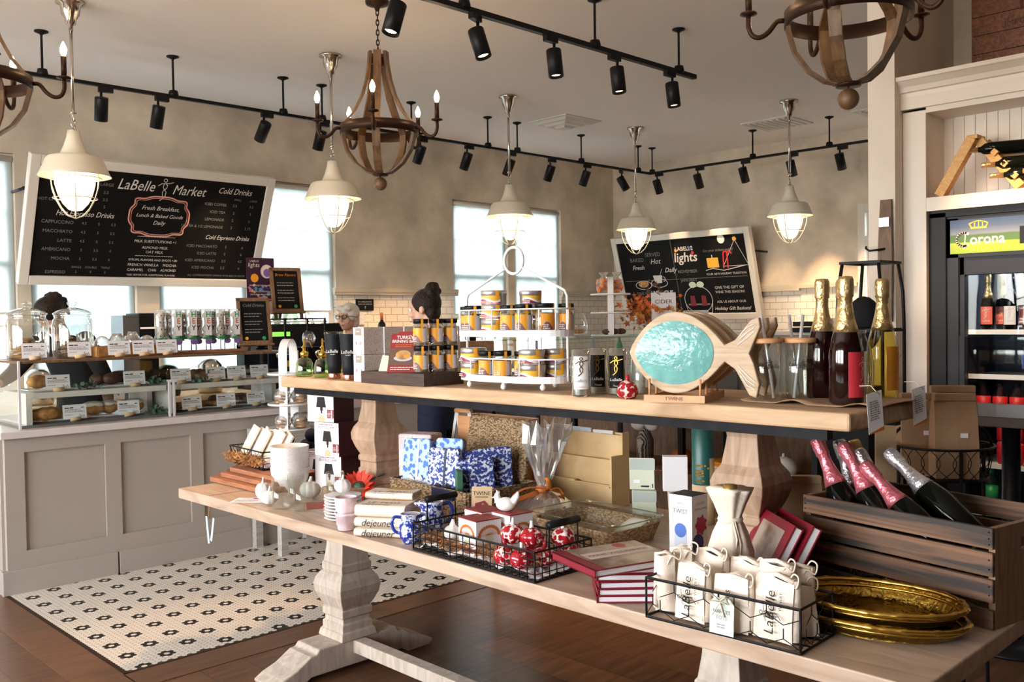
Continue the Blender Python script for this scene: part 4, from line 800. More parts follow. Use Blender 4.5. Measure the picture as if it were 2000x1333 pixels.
# barrel stave chandeliers
def chandelier(x, y, az, label):
    t = thing('chandelier', label, 'chandelier', (x, y, 2.41), az, 'barrel stave candle chandeliers')
    b = B(); b.lathe([(0.0, 1.09), (0.075, 1.09), (0.07, 1.07), (0.02, 1.055), (0.012, 1.03)], n=16)
    for k in range(8): b.tube([((0.009*math.cos(a) if k % 2 else 0), (0 if k % 2 else 0.009*math.cos(a)), 1.02-0.031*k+0.022*math.sin(a)) for a in [2*PI*i/8 for i in range(8)]], 0.0035, 5, True)
    b.build('chain', iron, t)
    pr = [(0.052, 0.775), (0.058, 0.70), (0.075, 0.60), (0.105, 0.50), (0.155, 0.40), (0.215, 0.325), (0.232, 0.29), (0.230, 0.24), (0.205, 0.15), (0.15, 0.07), (0.085, 0.022), (0.03, 0.008)]
    for k in range(5):
        a = 2*PI*k/5; b = B(); b.T = Matrix.Rotation(a, 4, 'Z'); w = 0.024; q = []
        for r, z in pr: q += [(r-0.009, -w, z), (r-0.009, w, z), (r+0.009, w, z), (r+0.009, -w, z)]
        fs = [[3, 2, 1, 0]]
        for i in range(len(pr)-1):
            for j in range(4): fs.append([i*4+j, i*4+(j+1) % 4, i*4+4+(j+1) % 4, i*4+4+j])
        fs.append([len(q)-4, len(q)-3, len(q)-2, len(q)-1]); b.add(q, fs); b.build('stave', barrelw, t)
    b = B(); n = 40; b.lathe([(0.238, 0.255), (0.246, 0.255), (0.246, 0.315), (0.238, 0.315), (0.238, 0.255)], n=n); b.build('ring_band', iron, t)
    b = B(); b.lathe([(0.0, 0.70), (0.048, 0.70), (0.048, 0.735), (0.0, 0.735)], n=16); b.lathe([(0.0, 0.0), (0.05, 0.0), (0.05, 0.012), (0, 0.012)], n=16); b.cyl((0, 0, -0.01), (0, 0, 0), 0.004); b.cyl((0, 0, 0.735), (0, 0, 0.80), 0.006); b.build('hub', iron, t)
    b = B(); b.sph((0, 0, -0.05), 0.042, 20, 14); b.build('wood_ball', barrelw, t)
    for k in range(5):
        a = 2*PI*k/5; ca, sa = math.cos(a), math.sin(a); P = lambda r, z: (r*ca, r*sa, z)
        b = B(); b.tube(cr([P(0.246, 0.285), P(0.275, 0.282), P(0.305, 0.245), P(0.34, 0.225), P(0.37, 0.235), P(0.385, 0.27), P(0.385, 0.315)], 3), 0.0105, 8)
        b.lathe([(0.012, 0.315), (0.036, 0.322), (0.034, 0.328), (0.012, 0.33)], P(0.385, 0), 14); ar = b.build('arm', iron, t)
        b = B(); b.cyl(P(0.385, 0.33), P(0.385, 0.43), 0.0135, n=12); b.build('candle_tube', iron, ar)
        b = B(); b.T = Matrix.Translation(P(0.385, 0.43)); b.lathe([(0.007, 0), (0.015, 0.02), (0.0165, 0.035), (0.011, 0.055), (0.003, 0.072), (0, 0.076)], n=12); b.build('bulb', flame, ar)
    return t
c0 = chandelier(3.53, 4.76, math.radians(228), 'barrel stave chandelier with candle bulbs hanging over the upper shelf, seen whole')
dup(c0, (3.60, 1.72, 2.41), math.radians(193.5), 'nearest barrel stave chandelier, cut off by the top edge beside the partition'); dup(c0, (1.33, 5.03, 2.41), math.radians(265), 'barrel stave chandelier cut off at the left edge of the photograph')
# ceiling vents
def vent(x, y, label, plain):
    t = thing('ceiling_vent', label, 'vent', (x, y, ZC), 0, 'square vents in the ceiling'); b = B(); s = 0.27
    b.box((0, 0, -0.006), (s*2, s*2, 0.012)); b.build('plate', paint, t, bevel=0.003)
    if plain:
        for k in range(7): b = B(); b.box((0, -0.2+k*0.066, -0.015), (s*1.7, 0.03, 0.01)); b.build('louver', paint, t)
    else:
        for k, q in enumerate((0.24, 0.17, 0.10)): b = B(); b.lathe([(q*1.414, -0.013), ((q-0.04)*1.414, -0.035-0.02*k), ((q-0.045)*1.414, -0.033-0.02*k)], n=4, smooth=False, ph=PI/4); b.build('louver', paint, t)
vent(7.07, 6.40, 'square stepped ceiling vent over the far counter', False); vent(8.83, 5.0, 'flat slotted ceiling vent behind the last pendant lamp', True); vent(9.15, 3.95, 'ceiling vent partly hidden by the partition', True)
# ================================================================ RIGHT: CABINET, FRIDGE
t = thing('built_in_cabinet', 'tall cream built-in cabinet with crown moulding, bottle niche and fridge bay', 'cabinet', (5.17, 2.158, 0)); D = 0.72; L = 1.9   # runs towards -y
for y in (-0.0625, -L+0.06): b = B(); b.box((D/2, y, 1.30), (D, 0.125, 2.60)); b.build('stile', cabp, t, bevel=0.002)
b = B(); b.box((D/2, -L/2, 2.6), (D, L-0.25, 0.035)); b.box((0.13, -L/2, 2.085), (0.26, L-0.25, 0.075)); b.build('shelf', cabp, t, bevel=0.002)
b = B(); b.box((0.265, -L/2, 2.35), (0.012, L-0.25, 0.50))
for k in range(28): b.box((0.256, -0.15-0.058*k, 2.35), (0.006, 0.050, 0.47))
b.build('beadboard', cabp, t)
b = B(); b.box((-0.006, -L/2, 2.645), (0.03, L+0.02, 0.065)); b.build('frieze', cabp, t)
b = B(); prof = [(0.0, 2.675), (-0.02, 2.675), (-0.022, 2.70), (-0.035, 2.705), (-0.045, 2.73), (-0.075, 2.755), (-0.085, 2.76), (-0.085, 2.782), (0.1, 2.782), (0.1, 2.675)]
b.prism(prof, L+0.05, Matrix(((1, 0, 0, 0), (0, 0, -1, 0.03), (0, 1, 0, 0), (0, 0, 0, 1)))); b.build('crown_moulding', cabp, t)
b = B(); b.box((D/2, -L/2, 2.70), (D, L, 0.02)); b.build('top_board', cabp, t)
b = B(); b.box((D-0.02, -L/2, 1.02), (0.02, L-0.26, 2.04)); b.box((0.045, -0.169, 1.02), (0.02, 0.088, 2.03)); b.box((0.045, -L/2, 2.03), (0.02, L-0.26, 0.036)); b.build('bay_back_and_gap_fill', black, t)  # back panel, plus added black strips standing in for shaded gaps round the fridge
# fridge
t = thing('drinks_fridge', 'black glass door drinks fridge with a beer sign on top', 'fridge', (5.22, 1.945, 0)); FW = 0.98; FD = 0.60
b = B(); b.box((FD/2, -0.03, 1.0), (FD, 0.06, 2.0)); b.box((FD/2, -FW+0.03, 1.0), (FD, 0.06, 2.0)); b.box((FD/2, -FW/2, 1.9), (FD, FW, 0.22)); b.box((FD/2, -FW/2, 0.09), (FD, FW, 0.18)); b.box((FD-0.02, -FW/2, 1.0), (0.02, FW, 2.0)); b.build('cabinet', mat('fridge_charcoal', (0.014, 0.017, 0.027), 0.45, spec=0.3), t)
b = B(); b.box((0.04, -0.07, 1.0), (0.05, 0.035, 1.6)); b.box((0.04, -FW+0.07, 1.0), (0.05, 0.035, 1.6)); b.box((0.04, -FW/2, 1.745), (0.05, FW-0.12, 0.10)); b.box((0.04, -FW/2, 0.24), (0.05, FW-0.12, 0.12)); b.box((0.0, -0.085, 1.12), (0.05, 0.03, 0.5)); b.build('door_frame', MATS['fridge_charcoal'], t, bevel=0.003)
b = B(); b.box((0.045, -FW/2, 1.0), (0.006, FW-0.18, 1.42)); b.build('door_glass', glass('fridge_glass', (0.9, 0.94, 0.97), 0.06), t)
for z in (1.40, 1.16, 0.93, 0.68, 0.42):
    b = B(); b.box((0.30, -FW/2, z-0.012), (0.42, FW-0.14, 0.006)); b.box((0.09, -FW/2, z-0.012), (0.012, FW-0.14, 0.026)); b.build('shelf', whitem, t)
b = B(); M = FR((-0.004, -0.02, 1.81), (0, -1, 0), (0, 0, 1)); sw, sh = 0.90, 0.18
mS, n, l, p = _new('fridge_sign'); tcx = n.new('ShaderNodeTexCoord'); sp = n.new('ShaderNodeSeparateXYZ'); nz = n.new('ShaderNodeTexNoise'); nz.inputs['Scale'].default_value = 9; ad = n.new('ShaderNodeMath'); ad.operation = 'MULTIPLY_ADD'; ad.inputs[1].default_value = 0.05
rr = n.new('ShaderNodeValToRGB'); el = rr.color_ramp.elements; el[0].position = 0.0; el[0].color = (0.20, 0.30, 0.02, 1); el[1].position = 1.0; el[1].color = (0.02, 0.05, 0.12, 1)
for ps, c in ((0.33, (0.30, 0.38, 0.02)), (0.36, (0.05, 0.14, 0.02)), (0.55, (0.05, 0.11, 0.03)), (0.60, (0.14, 0.17, 0.21)), (0.8, (0.05, 0.08, 0.14))): e = el.new(ps); e.color = (*c, 1)
mp = n.new('ShaderNodeMapRange'); mp.inputs[1].default_value = 1.81; mp.inputs[2].default_value = 1.99
l.new(tcx.outputs['Object'], sp.inputs[0]); l.new(tcx.outputs['Object'], nz.inputs['Vector']); l.new(sp.outputs['Z'], mp.inputs[0]); l.new(nz.outputs['Fac'], ad.inputs[0]); l.new(mp.outputs[0], ad.inputs[2]); l.new(ad.outputs[0], rr.inputs[0]); l.new(rr.outputs[0], p.inputs['Base Color']); l.new(rr.outputs[0], p.inputs['Emission Color']); p.inputs['Emission Strength'].default_value = 0.3
b.use(mS).prism([(0, 0), (sw, 0), (sw, sh), (0, sh)], -0.02, M)
b.use(chalk).text('orona', 0.078, M @ Matrix.Translation((0.188, 0.070, 0)), 0.0, bold=0.02, sx=0.92); b.stroke(M, arc(0.072, 0.074, 0.036, 0.95, 2*PI-0.95, 14), 0.013, 0.003); b.stroke(M, [(0.080, 0.112), (0.076, 0.04), (0.072, 0.026)], 0.006, 0.003)
b.use(yellow).prism([(0.105, 0.128), (0.185, 0.128), (0.185, 0.138), (0.105, 0.138)], 0.001, M); b.stroke(M, [(0.108, 0.138), (0.098, 0.156), (0.12, 0.165), (0.145, 0.170), (0.17, 0.165), (0.192, 0.156), (0.182, 0.138)], 0.006)
for x in (0.125, 0.145, 0.165): b.stroke(M, [(x, 0.138), (x, 0.166)], 0.005)
b.use(black).prism([(0.345, 0.035), (0.42, 0.035), (0.42, 0.125), (0.345, 0.125)], 0.001, M); b.build('beer_sign', None, t)
b = B(); b.box((0.3, -FW/2, 1.79), (0.30, FW-0.2, 0.012)); b.build('light_strip', emis('fridge_light', (0.85, 0.93, 1.0), 6.0), t)
# bottles and cans in the fridge (front row, and a few behind)
def bottle(name, label, loc, foil, body, lab=None, group=None, rot=None, rz=0, h=0.315, R=0.043, style='champ', labz=(0.05, 0.15), labw=0.9, mark=None):
    k = h/0.315; t = thing(name, label, 'bottle', loc, rz, group, rot)
    if style == 'champ': pr = [(0.0, 0.004), (R*0.8, 0.0), (R, 0.008), (R, 0.115), (R*0.97, 0.135), (R*0.82, 0.165), (R*0.58, 0.198), (R*0.42, 0.225)]; fz = 0.180
    else: pr = [(0.0, 0.004), (R*0.85, 0.0), (R, 0.006), (R, 0.185), (R*0.9, 0.205), (R*0.45, 0.228), (R*0.38, 0.245)]; fz = 0.24
    b = B(); b.lathe([(r, z*k) for r, z in pr], n=28); b.build('body', body, t)
    if style == 'champ':
        b = B(); fo = [(R*0.745, 0.178), (R*0.60, 0.198), (R*0.46, 0.222), (R*0.385, 0.245), (R*0.375, 0.262), (R*0.45, 0.266), (R*0.43, 0.274), (R*0.46, 0.29), (R*0.45, 0.306), (R*0.36, 0.314), (0, 0.315)]
        b.lathe([(r, z*k) for r, z in fo], n=28, fl=lambda a, z: 1+(0.035*math.sin(11*a)+0.03*math.sin(17*a+2) if z > 0.258*k else 0)); b.build('foil', foil, t)
    else:
        b = B(); b.lathe([(R*0.40, 0.23*k), (R*0.39, 0.30*k), (R*0.36, 0.313*k), (0, 0.315*k)], n=16); b.build('foil', foil, t)
    if lab:
        b = B(); b.use(lab); n = 14; a0 = -PI/2-labw; vs = []; fs = []
        for i in range(n):
            a = a0+2*labw*i/(n-1); vs += [((R+0.0006)*math.cos(a), (R+0.0006)*math.sin(a), labz[0]*k), ((R+0.0006)*math.cos(a), (R+0.0006)*math.sin(a), labz[1]*k)]
        for i in range(n-1): fs.append([2*i, 2*i+2, 2*i+3, 2*i+1])
        b.add(vs, fs, True)
        if mark: M = FRONT(0, -R-0.0012, (labz[0]+labz[1])/2*k); b.use(mark); dancer(b, M @ Matrix.Translation((0.0, 0.015, 0)), 0.06, 0.0022); b.text('LaBelle', 0.014, M @ Matrix.Translation((0.004, -0.028, 0)))
        b.build('label', None, t)
    return t
w0 = bottle('wine_bottle', 'first wine bottle from the left on the upper fridge shelf, with an orange red label', (5.34, 1.775, 1.40), goldfoil, blackg, mat('coral_label', (0.75, 0.16, 0.12), 0.5), 'wine bottles on the upper fridge shelf', rz=NW, h=0.30, R=0.037, labz=(0.03, 0.13), mark=chalk)
for k in range(4):
    o = bottle('wine_bottle', ORD[k+1]+' wine bottle from the left on the upper fridge shelf, with a white label', (5.34, 1.66-0.095*k, 1.40), blackg, blackg, paper, 'wine bottles on the upper fridge shelf', rz=NW, h=0.28, R=0.037, style='wine', labz=(0.03, 0.14), mark=greylab) if k == 0 else dup(o, (5.34, 1.66-0.095*k, 1.40), NW, ORD[k+1]+' wine bottle from the left on the upper fridge shelf, with a white label')
for k in range(2): dup(w0, (5.46, 1.74-0.09*k, 1.40), NW, ('gold foiled bottle standing behind the orange labelled fridge bottle', 'gold foiled bottle standing behind the first white labelled fridge bottle')[k])
def drink(name, label, loc, h, R, band, group, capm_=black, glassm=None, can=False):
    t = thing(name, label, 'can' if can else 'bottle', loc, 0, group)
    if can:
        b = B(); b.lathe([(0.0, 0.002), (R*0.8, 0), (R, 0.01), (R, h-0.012), (R*0.85, h), (R*0.8, h-0.003), (0, h-0.003)], n=16); b.build('body', band, t); b = B(); b.lathe([(R*0.86, h-0.004), (R*0.88, h+0.001), (R*0.8, h+0.001), (0, h-0.001)], n=16); b.build('lid', silver, t)
    else:
        b = B(); b.lathe([(0.0, 0.002), (R*0.9, 0), (R, 0.01), (R, h*0.62), (R*0.85, h*0.72), (R*0.42, h*0.85), (R*0.40, h*0.92)], n=16); b.build('body', glassm or clear, t)
        b = B(); b.lathe([(R*1.02, h*0.16), (R*1.02, h*0.60)], n=16); b.build('band', band, t); b = B(); b.lathe([(R*0.48, h*0.90), (R*0.48, h), (0, h)], n=12); b.build('cap', capm_, t)
    return t
for k in range(3): drink('water_bottle', ORD[k]+' clear water bottle with a blue band on the middle fridge shelf', (5.36, 1.58-0.075*k, 1.16), 0.20, 0.033, blueband, 'water bottles on the middle fridge shelf', whitem)
for k, m in enumerate((redband, redband, redband, blueband, blueband, redband)): drink('soda_bottle', ORD[k]+(' red' if m is redband else ' blue')+' banded drink bottle from the left in the fridge row above the bar table', (5.34, 1.80-0.084*k, 0.93), 0.185, 0.036, m, 'drink bottles in the fridge row above the bar table')
for k, y in enumerate((1.70, 1.63, 1.50, 1.43)):
    for j in range(2): drink('soda_can', ('lower ' if j == 0 else 'upper ')+'red can in the '+ORD[k]+' can stack from the left in the fridge', (5.34, y, 0.68+0.121*j), 0.12, 0.032, redband, 'red cans in the fridge', can=True)
drink('soda_bottle', 'green banded soda bottle low in the fridge', (5.33, 1.76, 0.42), 0.23, 0.036, greenband, None, greenband)
for k in range(3): drink('soda_bottle', ORD[k]+' red banded soda bottle low in the fridge', (5.33, 1.66-0.10*k, 0.42), 0.23, 0.034, redband, 'red banded bottles low in the fridge', redband, blackg)
# wine rack in the niche
t = thing('wine_rack', 'orange pine A-frame wine rack in the cabinet niche', 'wine rack', (5.29, 1.80, 2.1235)); b = B()
for s in (1, -1):
    y0 = 0.17 if s > 0 else -0.22; a = math.atan2(abs(y0), 0.29); c = V(0, y0/2+0.005*s, 0.15)
    for x in ((-0.075,) if s > 0 else (-0.045, 0.06)): b.box((c.x+x, c.y, c.z), (0.028 if s < 0 else 0.06, 0.05, 0.335), rx=a*(1 if s > 0 else -1))
    for k in range(3): u = 0.25+0.22*k; b.box((-0.06, y0*(1-u)+0.03*s, 0.30*u), (0.03, 0.03, 0.03), rx=0.78)
b.box((-0.04, 0.0, 0.298), (0.12, 0.05, 0.022)); b.build('frame', orangew, t, bevel=0.002)
for k, (y, z, lab) in enumerate(((1.845, 2.355, 'topmost wine bottle lying in the pine rack'), (1.76, 2.268, 'second wine bottle from the top lying in the pine rack'), (1.72, 2.208, 'third wine bottle from the top lying in the pine rack'), (1.56, 2.215, 'wine bottle lying on the right side of the pine rack'))):
    bottle('wine_bottle', lab, (5.30, y-0.27, z), goldfoil, blackg, None, 'wine bottles lying in the niche rack', rot=(0, PI/2, PI/2+0.42) if False else Euler((-PI/2-0.0, 0, 0.30)), h=0.29, R=0.036, style='wine')
# old crate end used as a sign, standing on the cabinet
t = thing('crate_sign', 'old stained tea crate end leaning on the cabinet top', 'sign', (5.83, 1.50, 2.79), NW, None); b = B()
for k in range(7): b.box((0, 0.0, 0.055+0.108*k), (1.04, 0.03, 0.104))
b.build('boards', signw, t); b = B(); M = FRONT(0, -0.017, 0); b.use(mat('burnt_print', (0.09, 0.02, 0.006), 0.8)).text('TEA', 0.12, M @ Matrix.Translation((-0.18, 0.46, 0)), bold=0.01); b.text('HILAND ROAD', 0.055, M @ Matrix.Translation((-0.26, 0.60, 0))); b.text('IMPORTED', 0.05, M @ Matrix.Translation((-0.22, 0.36, 0))); b.build('stencil', None, t)
# barrel stave coat rack on the partition end
t = thing('stave_hook_rack', 'barrel stave with black iron hooks hanging on the partition end', 'hook rack', (5.062, 2.203, 1.45)); b = B(); b.T = FR((0, 0, 0), (0, -1, 0), (0, 0, 1))
n = 12; vs = []; fs = []
for i in range(n):
    z = 0.67*i/(n-1); w = 0.040-0.010*abs(i/(n-1)-0.5)*2; c = 0.015*math.sin(PI*i/(n-1)); vs += [(-w, z, c), (w, z, c), (w, z, c+0.016), (-w, z, c+0.016)]
for i in range(n-1):
    for j in range(4): fs.append([i*4+j, i*4+(j+1) % 4, i*4+4+(j+1) % 4, i*4+4+j])
fs += [[3, 2, 1, 0], [n*4-4, n*4-3, n*4-2, n*4-1]]; b.add(vs, fs); b.build('stave', barrelw, t)
for z in (0.40, 0.06): b = B(); b.tube([(-0.03, 0.0, z), (-0.06, 0.02, z-0.005), (-0.085, 0.06, z-0.01), (-0.075, 0.085, z+0.005), (-0.06, 0.09, z+0.015)], 0.006, 8); b.build('hook', blackm, t)
b = B(); b.box((-0.035, 0, 0.545), (0.005, 0.055, 0.05)); b.build('metal_plate', stainless, t)
# bar table
t = thing('bar_table', 'dark topped bar table on a thick black post in front of the fridge', 'table', (4.50, 1.40, 0)); b = B(); b.box((0, 0, 1.03), (0.62, 0.74, 0.045)); b.build('tabletop', mat('espresso_top', (0.045, 0.025, 0.02), 0.22), t, bevel=0.004); b = B(); b.cyl((0, 0, 0.02), (0, 0, 1.01), 0.038, n=20); b.build('post', black, t); b = B(); b.lathe([(0, 0), (0.24, 0), (0.24, 0.012), (0.06, 0.03), (0, 0.03)], n=24); b.build('base', black, t)
# black display frame with caps
t = thing('display_frame', 'black metal display frame behind the sparkling wine bottles', 'display stand', (4.34, 1.97, 0)); b = B()
for x in (-0.12, 0.12):
    for y in (-0.11, 0.11): b.tube([(x, y, 0), (x, y, 1.45), (x*1.0, y*0.95, 1.6), (x*0.9, y*0.8, 1.735)], 0.008, 6)
for z in (1.738, 1.42, 0.9):
    for s in (-1, 1): b.box((0.11*s, 0, z), (0.014, 0.2, 0.012)); b.box((0, 0.095*s, z), (0.22, 0.014, 0.012))
b.box((0, 0, 1.415), (0.24, 0.22, 0.01)); b.build('frame', blackm, t)
t = thing('baseball_cap', 'black curved brim cap on the black display frame', 'cap', (4.30, 1.985, 1.425), 0.4); b = B(); b.sph((0, 0, 0.02), (0.095, 0.085, 0.135), 16, 10, lambda a, t: 1 if t > PI*0.45 else 0.96); b.build('crown', clothb, t); b = B(); b.lathe([(0.08, 0.02), (0.13, 0.01), (0.13, 0.016), (0.08, 0.03)], n=20, sy=0.8); b.build('brim', clothb, t)
for k in range(3): bottle('small_bottle', ORD[k]+' small gold capped bottle under the black display frame', (4.12, 2.05-0.055*k, 1.17), gold, clear, None, 'small bottles under the black display frame', h=0.22, R=0.022, style='wine')
b = B(); b.box((4.14, 2.0, 1.155), (0.14, 0.30, 0.02)); b.box((4.14, 2.0, 0.57), (0.1, 0.26, 1.15)); tag(b.build('side_pedestal', black), 'black pedestal under the small gold capped bottles', 'pedestal')
# dark shelf unit seen below the upper shelf
t = thing('shelf_unit', 'black metal shelf unit with brown boards behind the tables', 'shelving', (3.95, 3.0, 0)); b = B()
for y in (-1.05, -0.35, 0.35, 1.0):
    for x in (-0.2, 0.2): b.box((x, y, 0.53), (0.028, 0.028, 1.06))
b.build('frame', blackm, t)
for z in (0.12, 0.42, 0.72, 1.02): b = B(); b.box((0, 0, z), (0.42, 2.10, 0.022)); b.build('shelf', framew, t)
b = B(); b.box((0.20, 0, 0.55), (0.01, 2.05, 1.0)); b.build('back_panel', framew, t)
def small_box(name, label, cat, loc, d, m, rz=0): b = B(); b.box((0, 0, d[2]/2), d, rz); return tag(b.build(name, m, None, loc, bevel=0.002), label, cat)
b = B(); b.sph((0, 0, 0.055), (0.062, 0.062, 0.055), 18, 10, lambda a, t: 1+0.05*abs(math.sin(4*a))); b.cyl((0, 0, 0.1), (0.006, 0, 0.125), 0.006); tag(b.build('white_pumpkin', white, None, (3.88, 2.18, 0.731)), 'white pumpkin on the black shelf unit', 'pumpkin')
t = thing('gift_bottle', 'plaid wrapped bottle tied with a white bow on the black shelf unit', 'gift', (3.85, 2.95, 0.731)); b = B(); b.lathe([(0.042, 0), (0.045, 0.13), (0.02, 0.19)], n=14); b.build('wrap', two('plaid', (0.02, 0.02, 0.02), (0.45, 0.42, 0.40), 'wave', 40, 0.4, 0.6), t); b = B(); b.sph((0.0, 0.045, 0.21), (0.02, 0.05, 0.035), 8, 6); b.sph((0.0, -0.045, 0.21), (0.02, 0.05, 0.035), 8, 6); b.build('bow', paper, t)
small_box('gift_box', 'brown box on the black shelf unit', 'box', (3.85, 3.38, 0.731), (0.2, 0.16, 0.055), kraft); small_box('white_carton', 'white carton on the black shelf unit beside the pedestal', 'carton', (3.85, 2.48, 0.731), (0.2, 0.1, 0.05), paper); small_box('orange_carton', 'thin orange carton on the white carton', 'carton', (3.85, 2.48, 0.781), (0.18, 0.1, 0.02), orange)
b = B(); b.sph((0, 0, 0.05), (0.055, 0.055, 0.05), 16, 9, lambda a, t: 1+0.05*abs(math.sin(4*a))); tag(b.build('orange_pumpkin', ribbon_o, None, (3.88, 2.74, 0.731)), 'orange pumpkin half hidden behind the deep green tube', 'pumpkin')
for k in range(4): small_box('snack_bag', ORD[k]+' yellow snack packet from the left on the top of the shelf unit', 'packet', (3.86, 2.30-0.12*k, 1.031), (0.05, 0.10, 0.10), yellow if k < 3 else mat('coral_packet', (0.7, 0.15, 0.15), 0.5))
# ================================================================ TABLES
def pedestal(t, x, y, pr, m): b = B(); sqpr(b, pr, (x, y, 0)); b.build('pedestal', m, t, bevel=0.003)
def foot(t, x, y, hl, hw, z0, h, m):
    P = [(-hl, 0.0), (-hl+0.13, 0.0), (-hl+0.16, 0.022), (hl-0.16, 0.022), (hl-0.13, 0.0), (hl, 0.0), (hl+0.012, h*0.18), (hl-0.03, h*0.36), (hl-0.09, h*0.52), (hl-0.16, h*0.84), (hl-0.185, h*0.86), (hl-0.20, h), (-hl+0.20, h), (-hl+0.185, h*0.86), (-hl+0.16, h*0.84), (-hl+0.09, h*0.52), (-hl+0.03, h*0.36), (-hl-0.012, h*0.18)]
    b = B(); b.prism(P, 2*hw, Matrix(((1, 0, 0, x), (0, 0, -1, y+hw), (0, 1, 0, z0), (0, 0, 0, 1)))); b.build('foot', m, t, bevel=0.006)
t = thing('trestle_table', 'long pale wood trestle table with turned pedestals, covered in gifts', 'table', (2.36, 2.375, 0))
b = B(); b.box((0, 0, 0.7375), (1.06, 3.29, 0.045)); b.build('tabletop', tablew, t, bevel=0.004)
b = B()
for y in (-1.36, 1.36): b.box((0, y, 0.7604), (1.05, 0.004, 0.001))
b.build('breadboard_joint', framew, t)
PR = [(0.13, 0.092), (0.16, 0.085), (0.165, 0.078), (0.195, 0.078), (0.20, 0.070), (0.22, 0.070), (0.225, 0.078), (0.255, 0.078), (0.258, 0.070), (0.28, 0.083), (0.32, 0.100), (0.355, 0.106), (0.385, 0.098), (0.41, 0.080), (0.415, 0.072), (0.42, 0.077), (0.45, 0.077), (0.455, 0.071), (0.52, 0.062), (0.60, 0.056), (0.66, 0.06), (0.715, 0.075)]
for y in (1.025, -0.915): pedestal(t, -0.06, y, PR, pedw); foot(t, -0.06, y, 0.40, 0.085, 0.0, 0.13, pedw)
b = B(); b.box((-0.06, 0.055, 0.10), (0.06, 1.80, 0.055)); b.build('stretcher', pedw, t, bevel=0.003)
t = thing('shelf_table', 'narrow rustic riser table with black steel bars standing on the long table', 'table', (2.36, 2.315, 0.76))
b = B(); b.box((0, 0, 0.4775), (0.48, 2.60, 0.045)); b.build('tabletop', upperw, t, bevel=0.007)
for x in (-0.20, 0.20): b = B(); b.box((x, 0, 0.441), (0.03, 2.46, 0.028)); b.build('steel_bar', steel, t)
PU = [(0.05, 0.077), (0.075, 0.070), (0.08, 0.064), (0.11, 0.064), (0.115, 0.058), (0.14, 0.058), (0.145, 0.064), (0.165, 0.064), (0.17, 0.058), (0.20, 0.072), (0.235, 0.084), (0.26, 0.086), (0.285, 0.078), (0.31, 0.062), (0.335, 0.058), (0.36, 0.054), (0.39, 0.050), (0.42, 0.054), (0.455, 0.062)]
for y in (0.92, -0.885): pedestal(t, 0.005, y, PU, pedw2); b = B(); b.box((0.0, y, 0.025), (0.46, 0.17, 0.05)); b.build('foot', pedw2, t, bevel=0.004)
# ================================================================ ON THE UPPER SHELF  (z = 1.26)
ZU = 1.26
def wrap(b, R, z0, z1, a0, a1, n=12, off=0.0008):
    vs = []; fs = []
    for i in range(n):
        a = a0+(a1-a0)*i/(n-1); vs += [((R+off)*math.cos(a), (R+off)*math.sin(a), z0), ((R+off)*math.cos(a), (R+off)*math.sin(a), z1)]
    for i in range(n-1): fs.append([2*i, 2*i+2, 2*i+3, 2*i+1])
    return b.add(vs, fs, True)
def oil(x, y, label):
    t = thing('oil_mister', label, 'mister bottle', (x, y, ZU), -0.8, 'green glass misters on the shelf end')
    b = B(); b.lathe([(0.034, 0), (0.038, 0.004), (0.038, 0.03), (0.036, 0.058), (0.028, 0.075), (0.014, 0.084), (0.012, 0.09)], n=22, fl=lambda a, z: 1+0.02*math.sin(12*a)); b.build('bottle', greeng, t)
    b = B(); b.lathe([(0.018, 0.088), (0.019, 0.104), (0.012, 0.108), (0.007, 0.112), (0.007, 0.135), (0.004, 0.137), (0.004, 0.165), (0.0, 0.167)], n=14); b.cyl((0, 0, 0.128), (0.0, -0.035, 0.128), 0.004); b.tube([(0, 0.0, 0.155), (0.02, 0.02, 0.15), (0.028, 0.03, 0.125)], 0.003, 6); b.build('pump', mat('brass', (0.72, 0.50, 0.10), 0.25, 1.0) if 'brass' not in MATS else MATS['brass'], t)
oil(2.19, 3.53, 'round green glass mister bottle at the end of the upper shelf'); oil(2.20, 3.40, 'slimmer green glass mister bottle beside the black tumblers'); oil(2.34, 3.53, 'green glass mister bottle behind the other two')
def tumbler(x, y, label):
    t = thing('travel_tumbler', label, 'tumbler', (x, y, ZU), -0.95, 'black copper based tumblers'); b = B(); b.lathe([(0.027, 0.022), (0.030, 0.06), (0.040, 0.182), (0.041, 0.186)], n=28); b.build('body', mat('matte_black', (0.014, 0.015, 0.02), 0.5) if 'matte_black' not in MATS else MATS['matte_black'], t)
    b = B(); b.lathe([(0.0, 0.0), (0.026, 0.0), (0.0275, 0.004), (0.0275, 0.022), (0.027, 0.023)], n=24); b.build('base_ring', copper, t)
    b = B(); b.lathe([(0.041, 0.186), (0.042, 0.190), (0.038, 0.196), (0.0, 0.197)], n=24); b.build('lid', tumg, t)
    b = B(); M = FRONT(0.004, -0.0385, 0.115) @ Matrix.Rotation(0.0, 4, 'X'); b.use(chalk).text('LaBelle', 0.019, M, 0.2); b.text('WINERY', 0.006, M @ Matrix.Translation((0.004, -0.013, 0))); b.build('lettering', None, t)
tumbler(2.175, 3.275, 'black tumbler with copper base, left of the pair'); tumbler(2.155, 3.135, 'black tumbler with copper base, right of the pair next to the white boxes')
